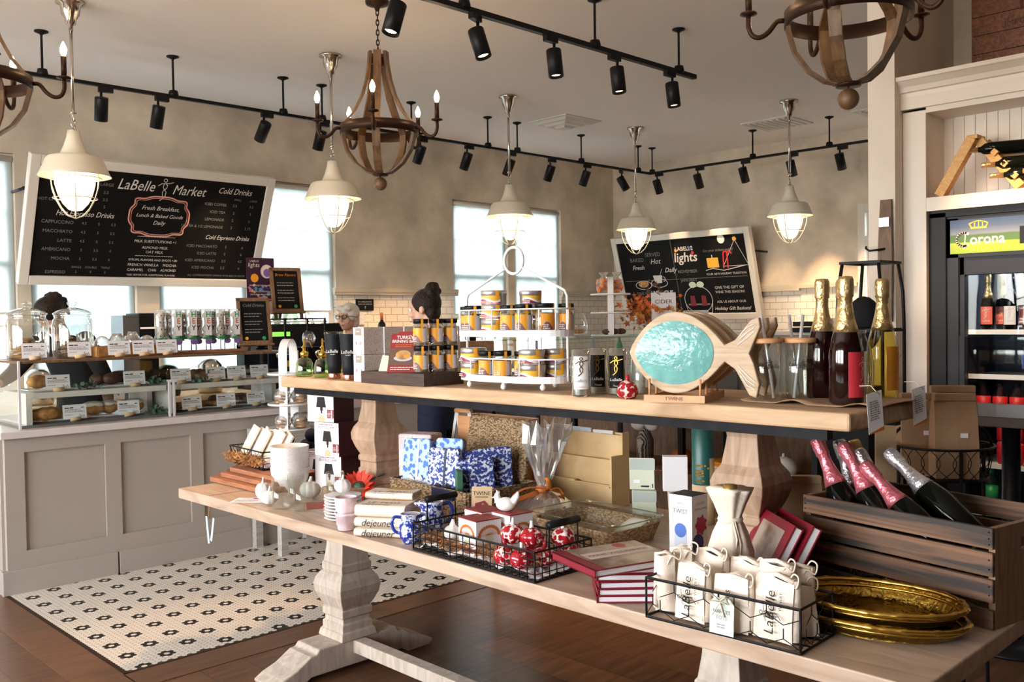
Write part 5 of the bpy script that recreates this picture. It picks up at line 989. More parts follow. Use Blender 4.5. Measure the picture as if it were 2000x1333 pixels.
def ornament_box(x, y, z, label, rz=-1.30):
    t = thing('ornament_box', label, 'box', (x, y, z), rz, 'stacked white and tan gift boxes'); w, d, h = 0.082, 0.085, 0.106
    b = B(); b.use(tanpat).box((0, 0, h/2), (w, d, h)); b.build('carton', None, t); b = B(); M = FRONT(0, -d/2-0.0006, 0); b.use(paper).quad(M, -w/2, w/2, 0, h); b.use(mat('taupe_label', (0.33, 0.28, 0.22), 0.6) if 'taupe_label' not in MATS else MATS['taupe_label']).quad(M, -0.024, 0.024, h*0.70, h*0.97, 0.0005)
    b.use(chalk).lines(M, -0.016, 0.016, (h*0.85,), 0.004, 0.001)
    for sx in (-0.019, 0.019): b.use(redc).quad(M, sx-0.0025, sx+0.0025, h*0.36, h*0.47, 0.0005); b.use(raffia).quad(M, sx-0.001, sx+0.001, h*0.47, h*0.55, 0.0005); b.use(bluedot).stroke(M, [(sx-0.002, h*0.36), (sx-0.010, h*0.06), (sx+0.010, h*0.06), (sx+0.002, h*0.36)], 0.0012)
    b.build('printed_face', None, t)
for k, (x, y) in enumerate(((2.165, 3.02), (2.253, 3.005), (2.341, 2.99), (2.429, 2.975), (2.517, 2.96))):
    for j in range(2): ornament_box(x, y, ZU+0.1075*j, ('lower' if j == 0 else 'upper')+' box of the '+ORD[k]+' stack of gift boxes counted from the tumblers', -1.66)
# dark riser tray with spice jars and turkey box
b = B(); b.box((0, 0, 0.023), (0.385, 0.19, 0.046)); tag(b.build('riser_tray', trayw, None, (2.185, 2.775, ZU), bevel=0.002), 'dark stained wooden riser tray on the upper shelf', 'tray').rotation_euler = (0, 0, NW)
ZR2 = ZU+0.0465
t = thing('turkey_bag_box', 'dark red turkey brining bag box leaning on the dark riser tray', 'box', (2.135, 2.755, ZR2), -1.0); b = B(); M = FR((0, -0.03, 0), (1, 0, 0), (0, 0.42, 1)); w, h = 0.112, 0.155
b.use(boxred).prism([(-w/2, 0), (w/2, 0), (w/2, h), (w/2-0.02, h), (w/2-0.025, h+0.008), (-w/2+0.03, h+0.008), (-w/2+0.025, h), (-w/2, h)], -0.032, M); b.build('carton', None, t)
b = B(); N = M @ Matrix.Translation((0, 0, 0.0006)); b.use(mat('roast_brown', (0.12, 0.055, 0.03), 0.6)).quad(N, -w/2, w/2, 0.028, 0.095); b.use(mat('plate_blue', (0.45, 0.45, 0.52), 0.4)).disc(N @ Matrix.Translation((0, 0.055, 0)), 0.036, 18, 0.012, z=0.0006); b.use(bread).disc(N @ Matrix.Translation((0, 0.068, 0)), 0.030, 16, 0.019, z=0.001); b.use(autumn2).disc(N @ Matrix.Translation((0.014, 0.062, 0)), 0.013, 10, 0.008, z=0.0014)
b.use(chalk).text('TURKEY', 0.018, N @ Matrix.Translation((0.0, 0.138, 0)), bold=0.02); b.text('BRINING BAG', 0.016, N @ Matrix.Translation((0.0, 0.122, 0)), bold=0.02); b.use(ribbon_o).lines(N, -0.035, 0.035, (0.108, 0.101), 0.003); b.use(chalk).lines(N, -0.045, 0.045, (0.019, 0.011), 0.003); b.build('print', None, t)
b = B(); b.add([(-0.03, 0, 0), (0.03, 0, 0), (0.032, 0.02, 0.055), (-0.024, 0.025, 0.06), (-0.03, 0.02, 0.002), (0.03, 0.02, 0.002), (0.033, 0.028, 0.054), (-0.023, 0.03, 0.059)], [[0, 1, 2, 3], [7, 6, 5, 4], [0, 4, 5, 1], [1, 5, 6, 2], [2, 6, 7, 3], [3, 7, 4, 0]]); b.use(cream); b.mats = [sage]; o = b.build('seasoning_packet', None, None, (2.125, 2.855, ZR2)); o.rotation_euler = (0, 0, -1.1); tag(o, 'pale green seasoning packet leaning left of the turkey box', 'packet')
def spice_jar(x, y, z, rz, label, group, fill, top=mauve, strip=True, R=0.028, h=0.098, lab=orange):
    t = thing('spice_jar', label, 'jar', (x, y, z), rz, group)
    b = B(); b.lathe([(R*0.94, 0.0), (R, 0.004), (R, h*0.74), (R*0.90, h*0.80), (R*0.86, h*0.83)], n=22); b.build('glass', jarg, t)
    b = B(); b.lathe([(0, 0.003), (R*0.92, 0.003), (R*0.92, h*0.70), (0, h*0.71)], n=16); b.build('contents', fill, t)
    b = B(); b.lathe([(R*0.97, h*0.83), (R*0.98, h*0.98), (R*0.93, h), (0, h)], n=22); b.build('lid', black, t)
    b = B(); b.use(lab); wrap(b, R, h*0.12, h*0.66, -2.6, -1.05); b.use(greylab); wrap(b, R, h*0.14, h*0.64, -1.05, -0.25, 8); b.use(top)
    vs = []; n = 11; fs = []
    for i in range(n):
        a = -2.55+1.4*i/(n-1); zt = h*(0.14+0.26*math.sin(PI*min(1, (i+1)/n*1.05))); vs += [((R+0.0014)*math.cos(a), (R+0.0014)*math.sin(a), h*0.125), ((R+0.0014)*math.cos(a), (R+0.0014)*math.sin(a), zt)]
    for i in range(n-1): fs.append([2*i, 2*i+2, 2*i+3, 2*i+1])
    b.add(vs, fs, True); M = FR(((R+0.002)*math.cos(-1.95), (R+0.002)*math.sin(-1.95), h*0.24), (-math.sin(-1.95), math.cos(-1.95), 0), (0, 0, 1)); b.use(chalk).lines(M, -R*0.45, R*0.35, (h*0.06, 0, -h*0.06), h*0.03); dancer(b, M @ Matrix.Translation((-R*0.3, h*0.16, 0)), h*0.15, 0.0008)
    if strip: b.use(orange); wrap(b, R*0.99, h*0.62, h*0.985, -1.2, -0.9, 4, 0.001)
    b.build('label', None, t)
    return t
herb = mat('dried_herbs', (0.30, 0.22, 0.12), 0.9, var=0.5, vscale=60); darkj = mat('dark_preserve', (0.06, 0.012, 0.014), 0.4); amberj = mat('pale_grain', (0.45, 0.32, 0.18), 0.9, var=0.5, vscale=80)
for k, (x, y) in enumerate(((2.130, 2.645), (2.192, 2.632), (2.250, 2.62))):
    for j in range(2): spice_jar(x, y, ZR2+0.0985*j, -1.0, ('lower' if j == 0 else 'upper')+' spice jar of the '+ORD[k]+' column on the dark riser tray', 'spice jars on the dark riser tray', herb)
# white two-tier rack
t = thing('tiered_rack', 'white two-tier metal rack with a ring handle on the upper shelf', 'rack', (2.262, 2.292, ZU), NW)
def oval(a, hx, hy, f=1.0): c, s_ = math.cos(a), math.sin(a); return (hx*f*math.copysign(abs(c)**0.75, c), hy*f*math.copysign(abs(s_)**0.9, s_))
HX, HY = 0.245, 0.105
for z0, s in ((0.028, 1.0), (0.182, 1.02)):
    b = B(); n = 48; ring = [oval(2*PI*k/n, HX*s, HY*s) for k in range(n)]; b.prism(ring, 0.004, Matrix.Translation((0, 0, z0)))
    b.add([(x, y, z0-0.004) for x, y in ring]+[(x, y, z0+0.018) for x, y in ring], [[k, (k+1) % n, n+(k+1) % n, n+k] for k in range(n)]); b.build('tray', whitem, t, solid=0.002)
    b = B(); zr = z0+0.088 if z0 > 0.1 else z0+0.075; b.tube([(x*1.01, y*1.01, zr) for x, y in ring], 0.0028, 6, True)
    for k in range(0, n, 3): b.cyl((ring[k][0], ring[k][1], z0+0.016), (ring[k][0]*1.01, ring[k][1]*1.01, zr), 0.002, n=6)
    b.build('rail', whitem, t)
b = B(); b.tube([(-HX-0.002, 0, 0.03), (-HX-0.002, 0, 0.31), (-HX+0.008, 0, 0.33), (-0.045, 0, 0.412)], 0.0045, 8); b.tube([(HX+0.002, 0, 0.03), (HX+0.002, 0, 0.31), (HX-0.008, 0, 0.33), (0.045, 0, 0.412)], 0.0045, 8); b.tube([(0.046*math.cos(2*PI*k/28), 0, 0.440+0.046*math.sin(2*PI*k/28)) for k in range(28)], 0.0055, 8, True); b.build('handle', whitem, t)
b = B()
for x, y in ((-0.15, -0.078), (0.045, -0.10), (0.19, -0.06), (-0.12, 0.075), (0.12, 0.075)): b.sph((x, y, 0.011), 0.011, 10, 7); b.cyl((x, y, 0.012), (x, y, 0.03), 0.006)
b.build('ball_foot', whitem, t)
RC = Matrix.Translation((2.262, 2.292, ZU)) @ Matrix.Rotation(NW, 4, 'Z')
def rk(x, y, z): return tuple(RC @ V(x, y, z))
def tin(p, rz, label, R=0.042, h=0.05, lab=winelab):
    t = thing('spice_tin', label, 'tin', p, rz, 'round spice tins on the white rack'); b = B(); b.lathe([(0, 0), (R*0.97, 0), (R, 0.003), (R, h*0.66), (R*1.03, h*0.68), (R*1.03, h*0.97), (R*0.98, h), (0, h*0.99)], n=28); b.build('can', silver, t)
    b = B(); b.use(yellow); wrap(b, R, h*0.10, h*0.64, -2.75, -0.75, 16); n = 18
    for m, lo, hi, of in ((paper, 0.28, 0.40, 0.0013), (lab, 0.05, 0.26, 0.0018)):
        b.use(m); vs = []; fs = []
        for i in range(n):
            u = i/(n-1); a = -2.75+2.0*u; wv = 0.13*math.sin(2*PI*u*0.9+0.3); z1 = h*(hi+wv); vs += [((R+of)*math.cos(a), (R+of)*math.sin(a), h*0.09 if m is lab else h*(lo-0.12+wv)), ((R+of)*math.cos(a), (R+of)*math.sin(a), z1)]
        for i in range(n-1): fs.append([2*i, 2*i+2, 2*i+3, 2*i+1])
        b.add(vs, fs, True)
    M = FR(((R+0.0026)*math.cos(-2.2), (R+0.0026)*math.sin(-2.2), h*0.2), (-math.sin(-2.2), math.cos(-2.2), 0), (0, 0, 1)); b.use(chalk).lines(M, -R*0.45, R*0.3, (h*0.06, -h*0.05), h*0.05); b.use(orange); wrap(b, R*1.03, h*0.55, h*1.0, -1.15, -0.85, 4, 0.001); b.build('label', None, t)
zt0, zt1 = 0.0325, 0.1865; TG = 'jars on the white rack'
# lower tier
tin(rk(-0.165, -0.045, zt0), -1.15, 'lower spice tin at the left end of the lower rack tier', 0.045, 0.052); tin(rk(-0.165, -0.045, zt0+0.0525), -1.15, 'upper spice tin at the left end of the lower rack tier', 0.045, 0.052)
spice_jar(*rk(-0.085, -0.055, zt0), -0.95, 'left orange labelled jar on the lower rack tier', TG, darkj, R=0.030, h=0.095); spice_jar(*rk(0.0, -0.06, zt0), -0.95, 'middle orange labelled jar on the lower rack tier', TG, darkj, orange, R=0.032, h=0.097); spice_jar(*rk(0.055, -0.02, zt0), -0.95, 'dark jar behind the middle jar on the lower rack tier', TG, darkj, R=0.028, h=0.095)
tin(rk(0.125, -0.045, zt0), -0.9, 'lower front spice tin at the right of the lower rack tier', 0.046, 0.052); tin(rk(0.125, -0.045, zt0+0.0525), -0.9, 'upper front spice tin at the right of the lower rack tier', 0.044, 0.050); tin(rk(0.150, 0.045, zt0), -0.9, 'lower rear spice tin at the right of the lower rack tier', 0.042, 0.052); tin(rk(0.150, 0.045, zt0+0.0525), -0.9, 'upper rear spice tin at the right of the lower rack tier', 0.042, 0.050)
# upper tier
spice_jar(*rk(-0.205, -0.03, zt1), -1.1, 'far left dark preserve jar on the upper rack tier', TG, darkj, R=0.031, h=0.098); spice_jar(*rk(-0.150, -0.055, zt1), -1.1, 'second dark preserve jar on the upper rack tier', TG, darkj, R=0.034, h=0.10)
for j in range(3): tin(rk(-0.055, -0.045, zt1+0.0505*j), -1.05, ('bottom', 'middle', 'top')[j]+' spice tin of the three-high stack on the upper rack tier', 0.044, 0.050, redc)
tin(rk(0.045, 0.035, zt1+0.10), -0.4, 'single spice tin above the jars on the upper rack tier', 0.038, 0.048); tin(rk(0.045, 0.035, zt1+0.05), -0.4, 'spice tin under the single top tin behind the jars', 0.038, 0.049); tin(rk(0.045, 0.035, zt1), -0.4, 'lowest spice tin of the stack behind the upper tier jars', 0.038, 0.049)
spice_jar(*rk(0.035, -0.062, zt1), -0.95, 'left grain jar on the upper rack tier', TG, amberj, R=0.030, h=0.098); spice_jar(*rk(0.103, -0.058, zt1), -0.95, 'middle grain jar on the upper rack tier', TG, amberj, R=0.031, h=0.10); spice_jar(*rk(0.178, -0.035, zt1), -0.2, 'right grain jar turned sideways on the upper rack tier', TG, amberj, R=0.033, h=0.102); spice_jar(*rk(0.215, 0.03, zt1), -0.9, 'grain jar at the far right of the upper rack tier', TG, amberj, R=0.027, h=0.10)
# jar candles, gourd
def candle(x, y, lab, label, rz):
    t = thing('jar_candle', label, 'candle', (x, y, ZU), rz, 'tall jar candles'); R, h = 0.029, 0.142
    b = B(); b.lathe([(R*0.9, 0), (R, 0.004), (R, h)], n=26); b.build('glass', jarg, t, solid=0.0012); b = B(); b.lathe([(0, 0.004), (R*0.93, 0.005), (R*0.93, h*0.74), (0, h*0.74)], n=22); b.cyl((0, 0, h*0.74), (0, 0, h*0.8), 0.001); b.build('wax', waxm, t)
    b = B(); b.use(lab); wrap(b, R, h*0.16, h*0.86, -2.5, -0.85, 14, 0.0012); M = FR(((R+0.0024)*math.cos(-1.7), (R+0.0024)*math.sin(-1.7), h*0.5), (-math.sin(-1.7), math.cos(-1.7), 0), (0, 0, 1)); b.use(gold); dancer(b, M @ Matrix.Translation((0, h*0.14, 0)), 0.056, 0.0026)
    b.use(chalk if lab is slate else greyink).text('LaBelle', 0.013, M @ Matrix.Translation((0.001, -h*0.16, 0)), 0.2); b.text('Tweed' if lab is slate else 'Cranberry', 0.008, M @ Matrix.Translation((0.002, -h*0.29, 0)), 0.3); b.build('label', None, t)
candle(2.125, 1.868, paper, 'white labelled jar candle nearest the white rack', -0.75); candle(2.225, 1.885, slate, 'left black labelled jar candle', -0.85); candle(2.222, 1.805, slate, 'right black labelled jar candle', -0.95); candle(2.285, 1.765, paper, 'plain jar candle behind the red gourd', 0.5)
t = thing('ceramic_gourd', 'small red and white patterned ceramic gourd beside the fish dishes', 'gourd', (2.138, 1.70, ZU)); b = B(); b.lathe([(0, 0), (0.020, 0.0), (0.031, 0.012), (0.032, 0.028), (0.024, 0.045), (0.008, 0.054)], n=24); b.build('body', redpat, t); b = B(); b.lathe([(0.009, 0.052), (0.006, 0.06), (0.006, 0.07), (0.0, 0.071)], n=12); b.build('stem', redc, t)
# fish dishes in their stand
t = thing('dish_stand', 'beech peg stand with burnt lettering holding the fish dishes', 'stand', (2.12, 1.52, ZU), math.radians(-70)); b = B(); b.box((0, 0, 0.010), (0.172, 0.018, 0.020)); b.box((0, 0.22, 0.01), (0.172, 0.018, 0.02))
for s in (-1, 1): b.box((0.077*s, 0.11, 0.0095), (0.018, 0.22, 0.019))
b.build('base', standw, t)
for s in (-1, 1):
    for y in (0.0, 0.065, 0.13, 0.195): b = B(); b.cyl((0.072*s, y, 0.018), (0.072*s, y, 0.065), 0.0035, n=8); b.build('peg', standw, t)
b = B(); b.use(framew).text('TWINE', 0.014, FRONT(0.0, -0.0095, 0.0105), sx=1.2); b.build('lettering', None, t)
def fish_dish(k, label, shx):
    c = Matrix.Translation((2.12, 1.52, ZU)) @ Matrix.Rotation(math.radians(-70), 4, 'Z') @ V(0.005+shx, 0.032+0.066*k, 0.137)
    t = thing('fish_dish', label, 'serving dish', tuple(c), math.radians(-70), 'carved wooden fish dishes in the peg stand'); a, h = 0.142, 0.114
    out = []
    for i in range(41):
        u = i/40; x = -a+2*a*u; out.append((x, h*math.sin(PI*u**0.92)**0.8*(1.0 if u < 0.6 else 1)))
    up = [(x, max(z, 0.0)) for x, z in out[:37]]; lo = [(x, -max(z, 0)) for x, z in out[36:0:-1]]
    tail = [(0.130, 0.022), (0.158, 0.035), (0.20, 0.088), (0.222, 0.096), (0.226, 0.07), (0.205, 0.02), (0.196, -0.002), (0.208, -0.03), (0.222, -0.085), (0.214, -0.122), (0.195, -0.115), (0.158, -0.045), (0.130, -0.025)]
    b = B(); M = FR((0, 0.012, 0), (1, 0, 0), (0, 0, 1)); b.prism(up+tail+lo, 0.030, M @ Matrix.Translation((0, 0, -0.006))); b.build('wood_body', fishw, t, bevel=0.003)
    b = B(); n = 30
    def sh(i, j):
        f = i; r = j; ang = 2*PI*f; q = 1-0.22*max(0, -math.cos(ang))**6*0; x = -0.012+0.112*r*math.cos(ang); zz = 0.089*r*math.copysign(abs(math.sin(ang))**(1.3 if math.cos(ang) < 0 else 0.95), math.sin(ang)); return (x, -0.0135-0.010*(1-r*r)*1.0, zz)
    b.grid(sh, n, 7, True, True); b.build('shell_inlay', tealm, t)
    b = B(); N = FR((0, -0.0135, 0), (1, 0, 0), (0, 0, 1))
    for s in (-1, 1):
        for q in range(3): b.stroke(N, [(0.165+0.004*q, s*(0.028+0.014*q)-0.006), (0.19, s*(0.050+0.014*q)-0.010), (0.210, s*(0.068+0.010*q)-0.010)], 0.0022)
    b.build('fin_groove', paint, t)
fish_dish(0, 'front carved wooden fish dish with teal shell inlay', 0.0); fish_dish(1, 'middle carved wooden fish dish in the peg stand', 0.01); fish_dish(2, 'rear carved wooden fish dish in the peg stand', 0.02)
# glass sippers with straws
def sipper(x, y, ang, label):
    t = thing('straw_tumbler', label, 'tumbler', (x, y, ZU), -0.8, 'glass straw tumblers'); R, h = 0.041, 0.162
    b = B(); b.lathe([(R*0.88, 0), (R*0.92, 0.004), (R*0.95, h*0.5), (R, h)], n=28, fl=lambda a, z: 1+0.012*math.sin(14*a)); b.build('glass', tumg, t, solid=0.0012); b = B(); b.lathe([(0, h), (R*1.05, h), (R*1.06, h+0.004), (R*1.05, h+0.013), (0, h+0.013)], n=26); b.build('wood_lid', standw, t)
    b = B(); b.cyl((-0.02*math.cos(ang), -0.02*math.sin(ang), 0.012), (0.012*math.cos(ang), 0.012*math.sin(ang), 0.238), 0.0045, n=10); b.build('straw', strawm, t)
    b = B(); M = FRONT(0.0, -R-0.0022, 0.10); b.use(ink).text('LaBelle', 0.017, M, 0.2); dancer(b, M @ Matrix.Translation((-0.004, 0.004, 0)), 0.026, 0.0012); b.build('lettering', None, t)
sipper(2.268, 1.322, 2.6, 'left glass straw tumbler with a wooden lid'); sipper(2.328, 1.255, 0.4, 'middle glass straw tumbler with a wooden lid'); sipper(2.40, 1.315, 2.2, 'rear glass straw tumbler with a wooden lid, beside the red bottles')
b = B(); b.grid(lambda u, v: (-0.15+0.30*v, -0.19+0.38*u, 0.003+0.011*max(0, math.sin(u*13+v*2))*(1-v)+0.003*v), 40, 8); o = b.build('kraft_sheet', kraft, None, (2.38, 1.19, ZU), solid=0.0012); tag(o, 'rumpled sheet of brown kraft paper under the sparkling bottles', 'paper')
BG = 'sparkling bottles on the upper shelf'; ZB = ZU+0.004
rl = mat('red_wine_label', (0.50, 0.03, 0.045), 0.5); ol = mat('orange_wine_label', (0.72, 0.30, 0.03), 0.5)
bottle('sparkling_bottle', 'dark red sparkling bottle left of the red labelled one', (2.392, 1.222, ZB), goldfoil, redwine, None, BG, rz=-0.7, h=0.332, R=0.042)
bottle('sparkling_bottle', 'dark red sparkling bottle with a red dancer label at the shelf end', (2.292, 1.106, ZB), goldfoil, redwine, rl, BG, rz=-0.05, h=0.332, R=0.043, labz=(0.02, 0.13), labw=0.95, mark=mat('pale_rose_print', (0.80, 0.55, 0.50), 0.6))
bottle('sparkling_bottle', 'gold foiled sparkling bottle half hidden between the two red bottles', (2.50, 1.215, ZB), goldfoil, yelg, None, BG, rz=-0.7, h=0.332, R=0.041)
bottle('sparkling_bottle', 'clear golden sparkling bottle with an orange label', (2.558, 1.128, ZB), goldfoil, yelg, ol, BG, rz=0.0, h=0.332, R=0.042, labz=(0.02, 0.135), labw=0.9, mark=ribbon_o)
b = B(); b.lathe([(0.0, 0.004), (0.03, 0), (0.036, 0.006), (0.038, 0.10), (0.03, 0.14), (0.016, 0.175), (0.018, 0.19)], n=22); tag(b.build('glass_decanter', jarg, None, (2.475, 1.155, ZB)), 'clear glass decanter standing between the red bottle and the golden bottle', 'decanter')
# paper neck tags hanging off the shelf end
def hang_tag(p, rz, label, w=0.055, h=0.10):
    t = thing('hang_tag', label, 'tag', p, rz, 'printed paper tags hanging at the end of the upper shelf'); b = B(); M = FR((0, 0, -h), (1, 0, 0.16), (0, -0.05, 1)); b.use(kraftl if False else paper).prism([(-w/2, 0), (w/2, 0), (w/2, h), (-w/2, h)], -0.0006, M); b.use(greyink).lines(M, -w*0.36, w*0.36, [h*(0.78-0.055*k) for k in range(9)], 0.0032)
    b.use(ribbon_o).prism([(-w/2, 0), (w/2, 0), (w/2, h*0.10), (w*0.1, h*0.07), (-w/2, h*0.02)], 0.0008, M); b.use(gold).stroke(M, arc(w*0.1, h*0.86, w*0.25, 0.3, 1.8, 6), 0.0014); b.build('card', None, t); b = B(); b.tube([(0, -0.003, -0.005), (0.004, 0.02, 0.012), (0.0, 0.05, 0.01)], 0.001, 5); b.build('string', twinec, t)
hang_tag((2.20, 0.985, 1.310), -0.25, 'printed tag hanging off the shelf corner below the red labelled bottle'); hang_tag((2.50, 1.0, 1.302), -0.25, 'printed tag hanging off the shelf end below the golden bottle')
# ================================================================ ON THE LONG TABLE  (z = 0.76)
ZL = 0.7615
def cutting_board(x, y, z, rz, w, d, label):
    t = thing('cutting_board', label, 'cutting board', (x, y, z), rz, 'reddish cutting boards at the table end'); P = [(-w/2+0.02, -d/2), (w/2-0.02, -d/2), (w/2, -d/2+0.02), (w/2, d/2-0.02), (w/2-0.02, d/2), (-w/2+0.02, d/2), (-w/2, d/2-0.04), (-w/2-0.03, d/2-0.06), (-w/2-0.035, -d/2+0.06), (-w/2, -d/2+0.04)]
    b = B(); b.prism(P, 0.021); b.build('board', redw, t, bevel=0.004)
cutting_board(2.14, 3.83, ZL, NW, 0.52, 0.27, 'bottom reddish cutting board of the stack at the table end'); cutting_board(2.16, 3.82, ZL+0.0215, NW, 0.46, 0.24, 'middle reddish cutting board of the stack at the table end'); cutting_board(2.18, 3.81, ZL+0.043, NW, 0.44, 0.21, 'top reddish cutting board of the stack, under the raffia basket')
def shreds(name, label, cat, loc, ext, n, m, seed=1, w=0.003, parent=None, curl=0.03):
    rnd = random.Random(seed); b = B()
    for k in range(n):
        p = V(rnd.uniform(-ext[0], ext[0]), rnd.uniform(-ext[1], ext[1]), rnd.uniform(0, ext[2])); d = V(rnd.gauss(0, 1), rnd.gauss(0, 1), rnd.gauss(0, 0.45)).normalized(); L = rnd.uniform(0.5, 1.3)*curl; u = d.cross(V(rnd.random(), rnd.random(), rnd.random())).normalized()*w/2; q = p+d*L*0.5+V(0, 0, rnd.uniform(-0.006, 0.010)); e = p+d*L
        for z in (q, e): z.z = max(z.z, 0.0)
        b.add([p-u, p+u, q+u, q-u, e+u, e-u], [[0, 1, 2, 3], [3, 2, 4, 5]])
    o = b.build(name, m, parent, loc)
    if label: tag(o, label, cat, None, 'stuff')
    return o
def wire_basket(name, label, loc, rz, L, D, H, nx, ny, nz, r=0.0022, handles=False, mat_=blackm, taper=1.0, hexm=False):
    t = thing(name, label, 'basket', loc, rz); b = B(); T = taper
    def ringz(z, f): return [(-L/2*f, -D/2*f, z), (L/2*f, -D/2*f, z), (L/2*f, D/2*f, z), (-L/2*f, D/2*f, z)]
    for k in range(nz+1):
        z = r+(H-r)*k/nz; f = T+(1-T)*k/nz
        if hexm and 0 < k < nz: continue
        b.tube(ringz(z, f), r*(1.5 if k in (0, nz) else 0.75), 6, True, False)
    cor = [(-1, -1), (1, -1), (1, 1), (-1, 1)]
    for sx, sy in cor: b.cyl((sx*L/2*T, sy*D/2*T, 0), (sx*L/2, sy*D/2, H), r*1.3, n=6)
    if not hexm:
        for k in range(1, nx):
            x = -L/2+L*k/nx
            for s in (-1, 1): b.cyl((x*T, s*D/2*T, r), (x, s*D/2, H), r*0.75, n=5)
            b.cyl((x*T, -D/2*T, r), (x*T, D/2*T, r), r*0.75, n=5)
        for k in range(1, ny):
            y = -D/2+D*k/ny
            for s in (-1, 1): b.cyl((s*L/2*T, y*T, r), (s*L/2, y, H), r*0.75, n=5)
            b.cyl((-L/2*T, y*T, r), (L/2*T, y*T, r), r*0.75, n=5)
    else:
        def net(P0, U, n):
            h = H/1.5; 
            for k in range(n):
                for row in range(2):
                    x0 = (k+0.5*(row % 2))/n; z0 = H*row/2; w = 1/n
                    q = lambda a, z: tuple(P0+U*min(1, max(0, a))+V(0, 0, min(H, z)))
                    b.tube([q(x0, z0+H*0.08), q(x0+w/2, z0+H*0.27)], 0.0011, 5); b.tube([q(x0+w, z0+H*0.08), q(x0+w/2, z0+H*0.27)], 0.0011, 5); b.tube([q(x0+w/2, z0+H*0.27), q(x0+w/2, z0+H*0.5)], 0.0014, 5)
        net(V(-L/2, -D/2, 0), V(L, 0, 0), nx); net(V(-L/2, D/2, 0), V(L, 0, 0), nx); net(V(-L/2, -D/2, 0), V(0, D, 0), ny); net(V(L/2, -D/2, 0), V(0, D, 0), ny)
        b.cyl((0, -D/2, 0), (0, -D/2, H), r, n=6); b.cyl((0, D/2, 0), (0, D/2, H), r, n=6)
        for k in range(1, 3): b.cyl((-L/2, -D/2+D*k/3, r), (L/2, -D/2+D*k/3, r), r, n=5)
    b.build('wire_body', mat_, t)
    if handles:
        for s in (-1, 1):
            b = B(); b.tube([(s*L/2, -0.06, H), (s*L/2, -0.058, H+0.065)], r*1.3, 6); b.tube([(s*L/2, 0.06, H), (s*L/2, 0.058, H+0.065)], r*1.3, 6); b.build('handle_wire', mat_, t)
            b = B(); b.cyl((s*L/2, -0.062, H+0.068), (s*L/2, 0.062, H+0.068), 0.011, n=14); b.build('handle_grip', black, t)
    return t
wire_basket('wire_basket', 'oblong wire basket of folded paper on the stacked cutting boards', (2.22, 3.93, ZL+0.066), NW-0.08, 0.36, 0.20, 0.085, 9, 5, 3, handles=False, taper=0.85)
for k in range(6):
    b = B(); M = FR((0, 0, 0), (1, 0, 0), (0, 0.55, 1)); b.prism([(-0.052, 0), (0.052, 0), (0.052, 0.172-0.01*(k % 3)), (-0.052, 0.182-0.012*(k % 2))], 0.012, M); o = b.build('folded_paper', [cream, paper, kraftl][k % 3] if k % 3 != 2 else canvas, None, (2.165+0.012*(k % 2), 4.065-0.060*k, ZL+0.080), bevel=0.003); o.rotation_euler = (0, 0, NW-0.25); tag(o, ORD[k]+' folded paper packet from the left in the oblong wire basket', 'packet', 'folded packets in the oblong basket')
for k in range(5): b = B(); b.sph((0, 0, 0.022), (0.034, 0.03, 0.022), 10, 6, lambda a, t: 1+0.1*math.sin(4*a+k)); tag(b.build('paper_wad', paper, None, (2.155+0.01*(k % 2), 4.05-0.062*k, ZL+0.071)), ORD[k]+' white paper wad from the left along the bottom of the oblong basket', 'paper', 'paper wads in the oblong basket')
shreds('raffia_garland', 'brown raffia garland along the front of the oblong basket', 'garland', (2.105, 3.93, ZL+0.085), (0.016, 0.17, 0.040), 620, raffia, 5, 0.004, None, 0.030).rotation_euler = (0, 0, -0.08)
# nested bowls
for k in range(4):
    b = B(); z = 0.031*k; b.lathe([(0.045, 0), (0.055, 0.002), (0.078, 0.045), (0.085, 0.095), (0.085, 0.099), (0.081, 0.099), (0.074, 0.048), (0.05, 0.008), (0, 0.006)], n=32); o = b.build('ribbed_bowl', bowlm, None, (2.155, 3.61, ZL+z)); tag(o, ('bottom', 'second', 'third', 'top')[k]+' textured white bowl of the nested bowl stack', 'bowl', 'nested white bowls')
b = B(); b.add([(-0.075, -0.05, 0), (0.075, -0.05, 0), (0.075, 0.05, 0.001), (-0.075, 0.05, 0)], [[0, 1, 2, 3]]); M = TOP(0, 0, 0.001); b.mats = []; b.use(paper); b.mats = [paper]; b.use(redc).lines(M, 0.0, 0.06, (0.03, 0.02), 0.006); b.use(greyink).lines(M, -0.06, 0.06, (-0.01, -0.03), 0.005); o = b.build('recipe_card', None, None, (1.905, 3.50, ZL+0.0004), solid=0.0006); o.rotation_euler = (0, 0, -0.9); tag(o, 'white printed card lying flat near the table end', 'card')
t = thing('price_tag', 'pair of pale blue paper strips hanging under the table end', 'tag', (1.824, 3.715, 0.715)); b = B(); b.tube([(0, 0.006, 0), (0, 0.0, -0.045), (0, -0.006, 0.0)], 0.0015, 5); b.build('string', raffia, t); b = B(); b.box((0.0, 0.016, -0.098), (0.002, 0.014, 0.115), rx=-0.16); b.box((0.004, -0.020, -0.092), (0.002, 0.014, 0.105), rx=0.26); b.build('strips', mat('pale_blue_paper', (0.62, 0.78, 0.84), 0.6), t)
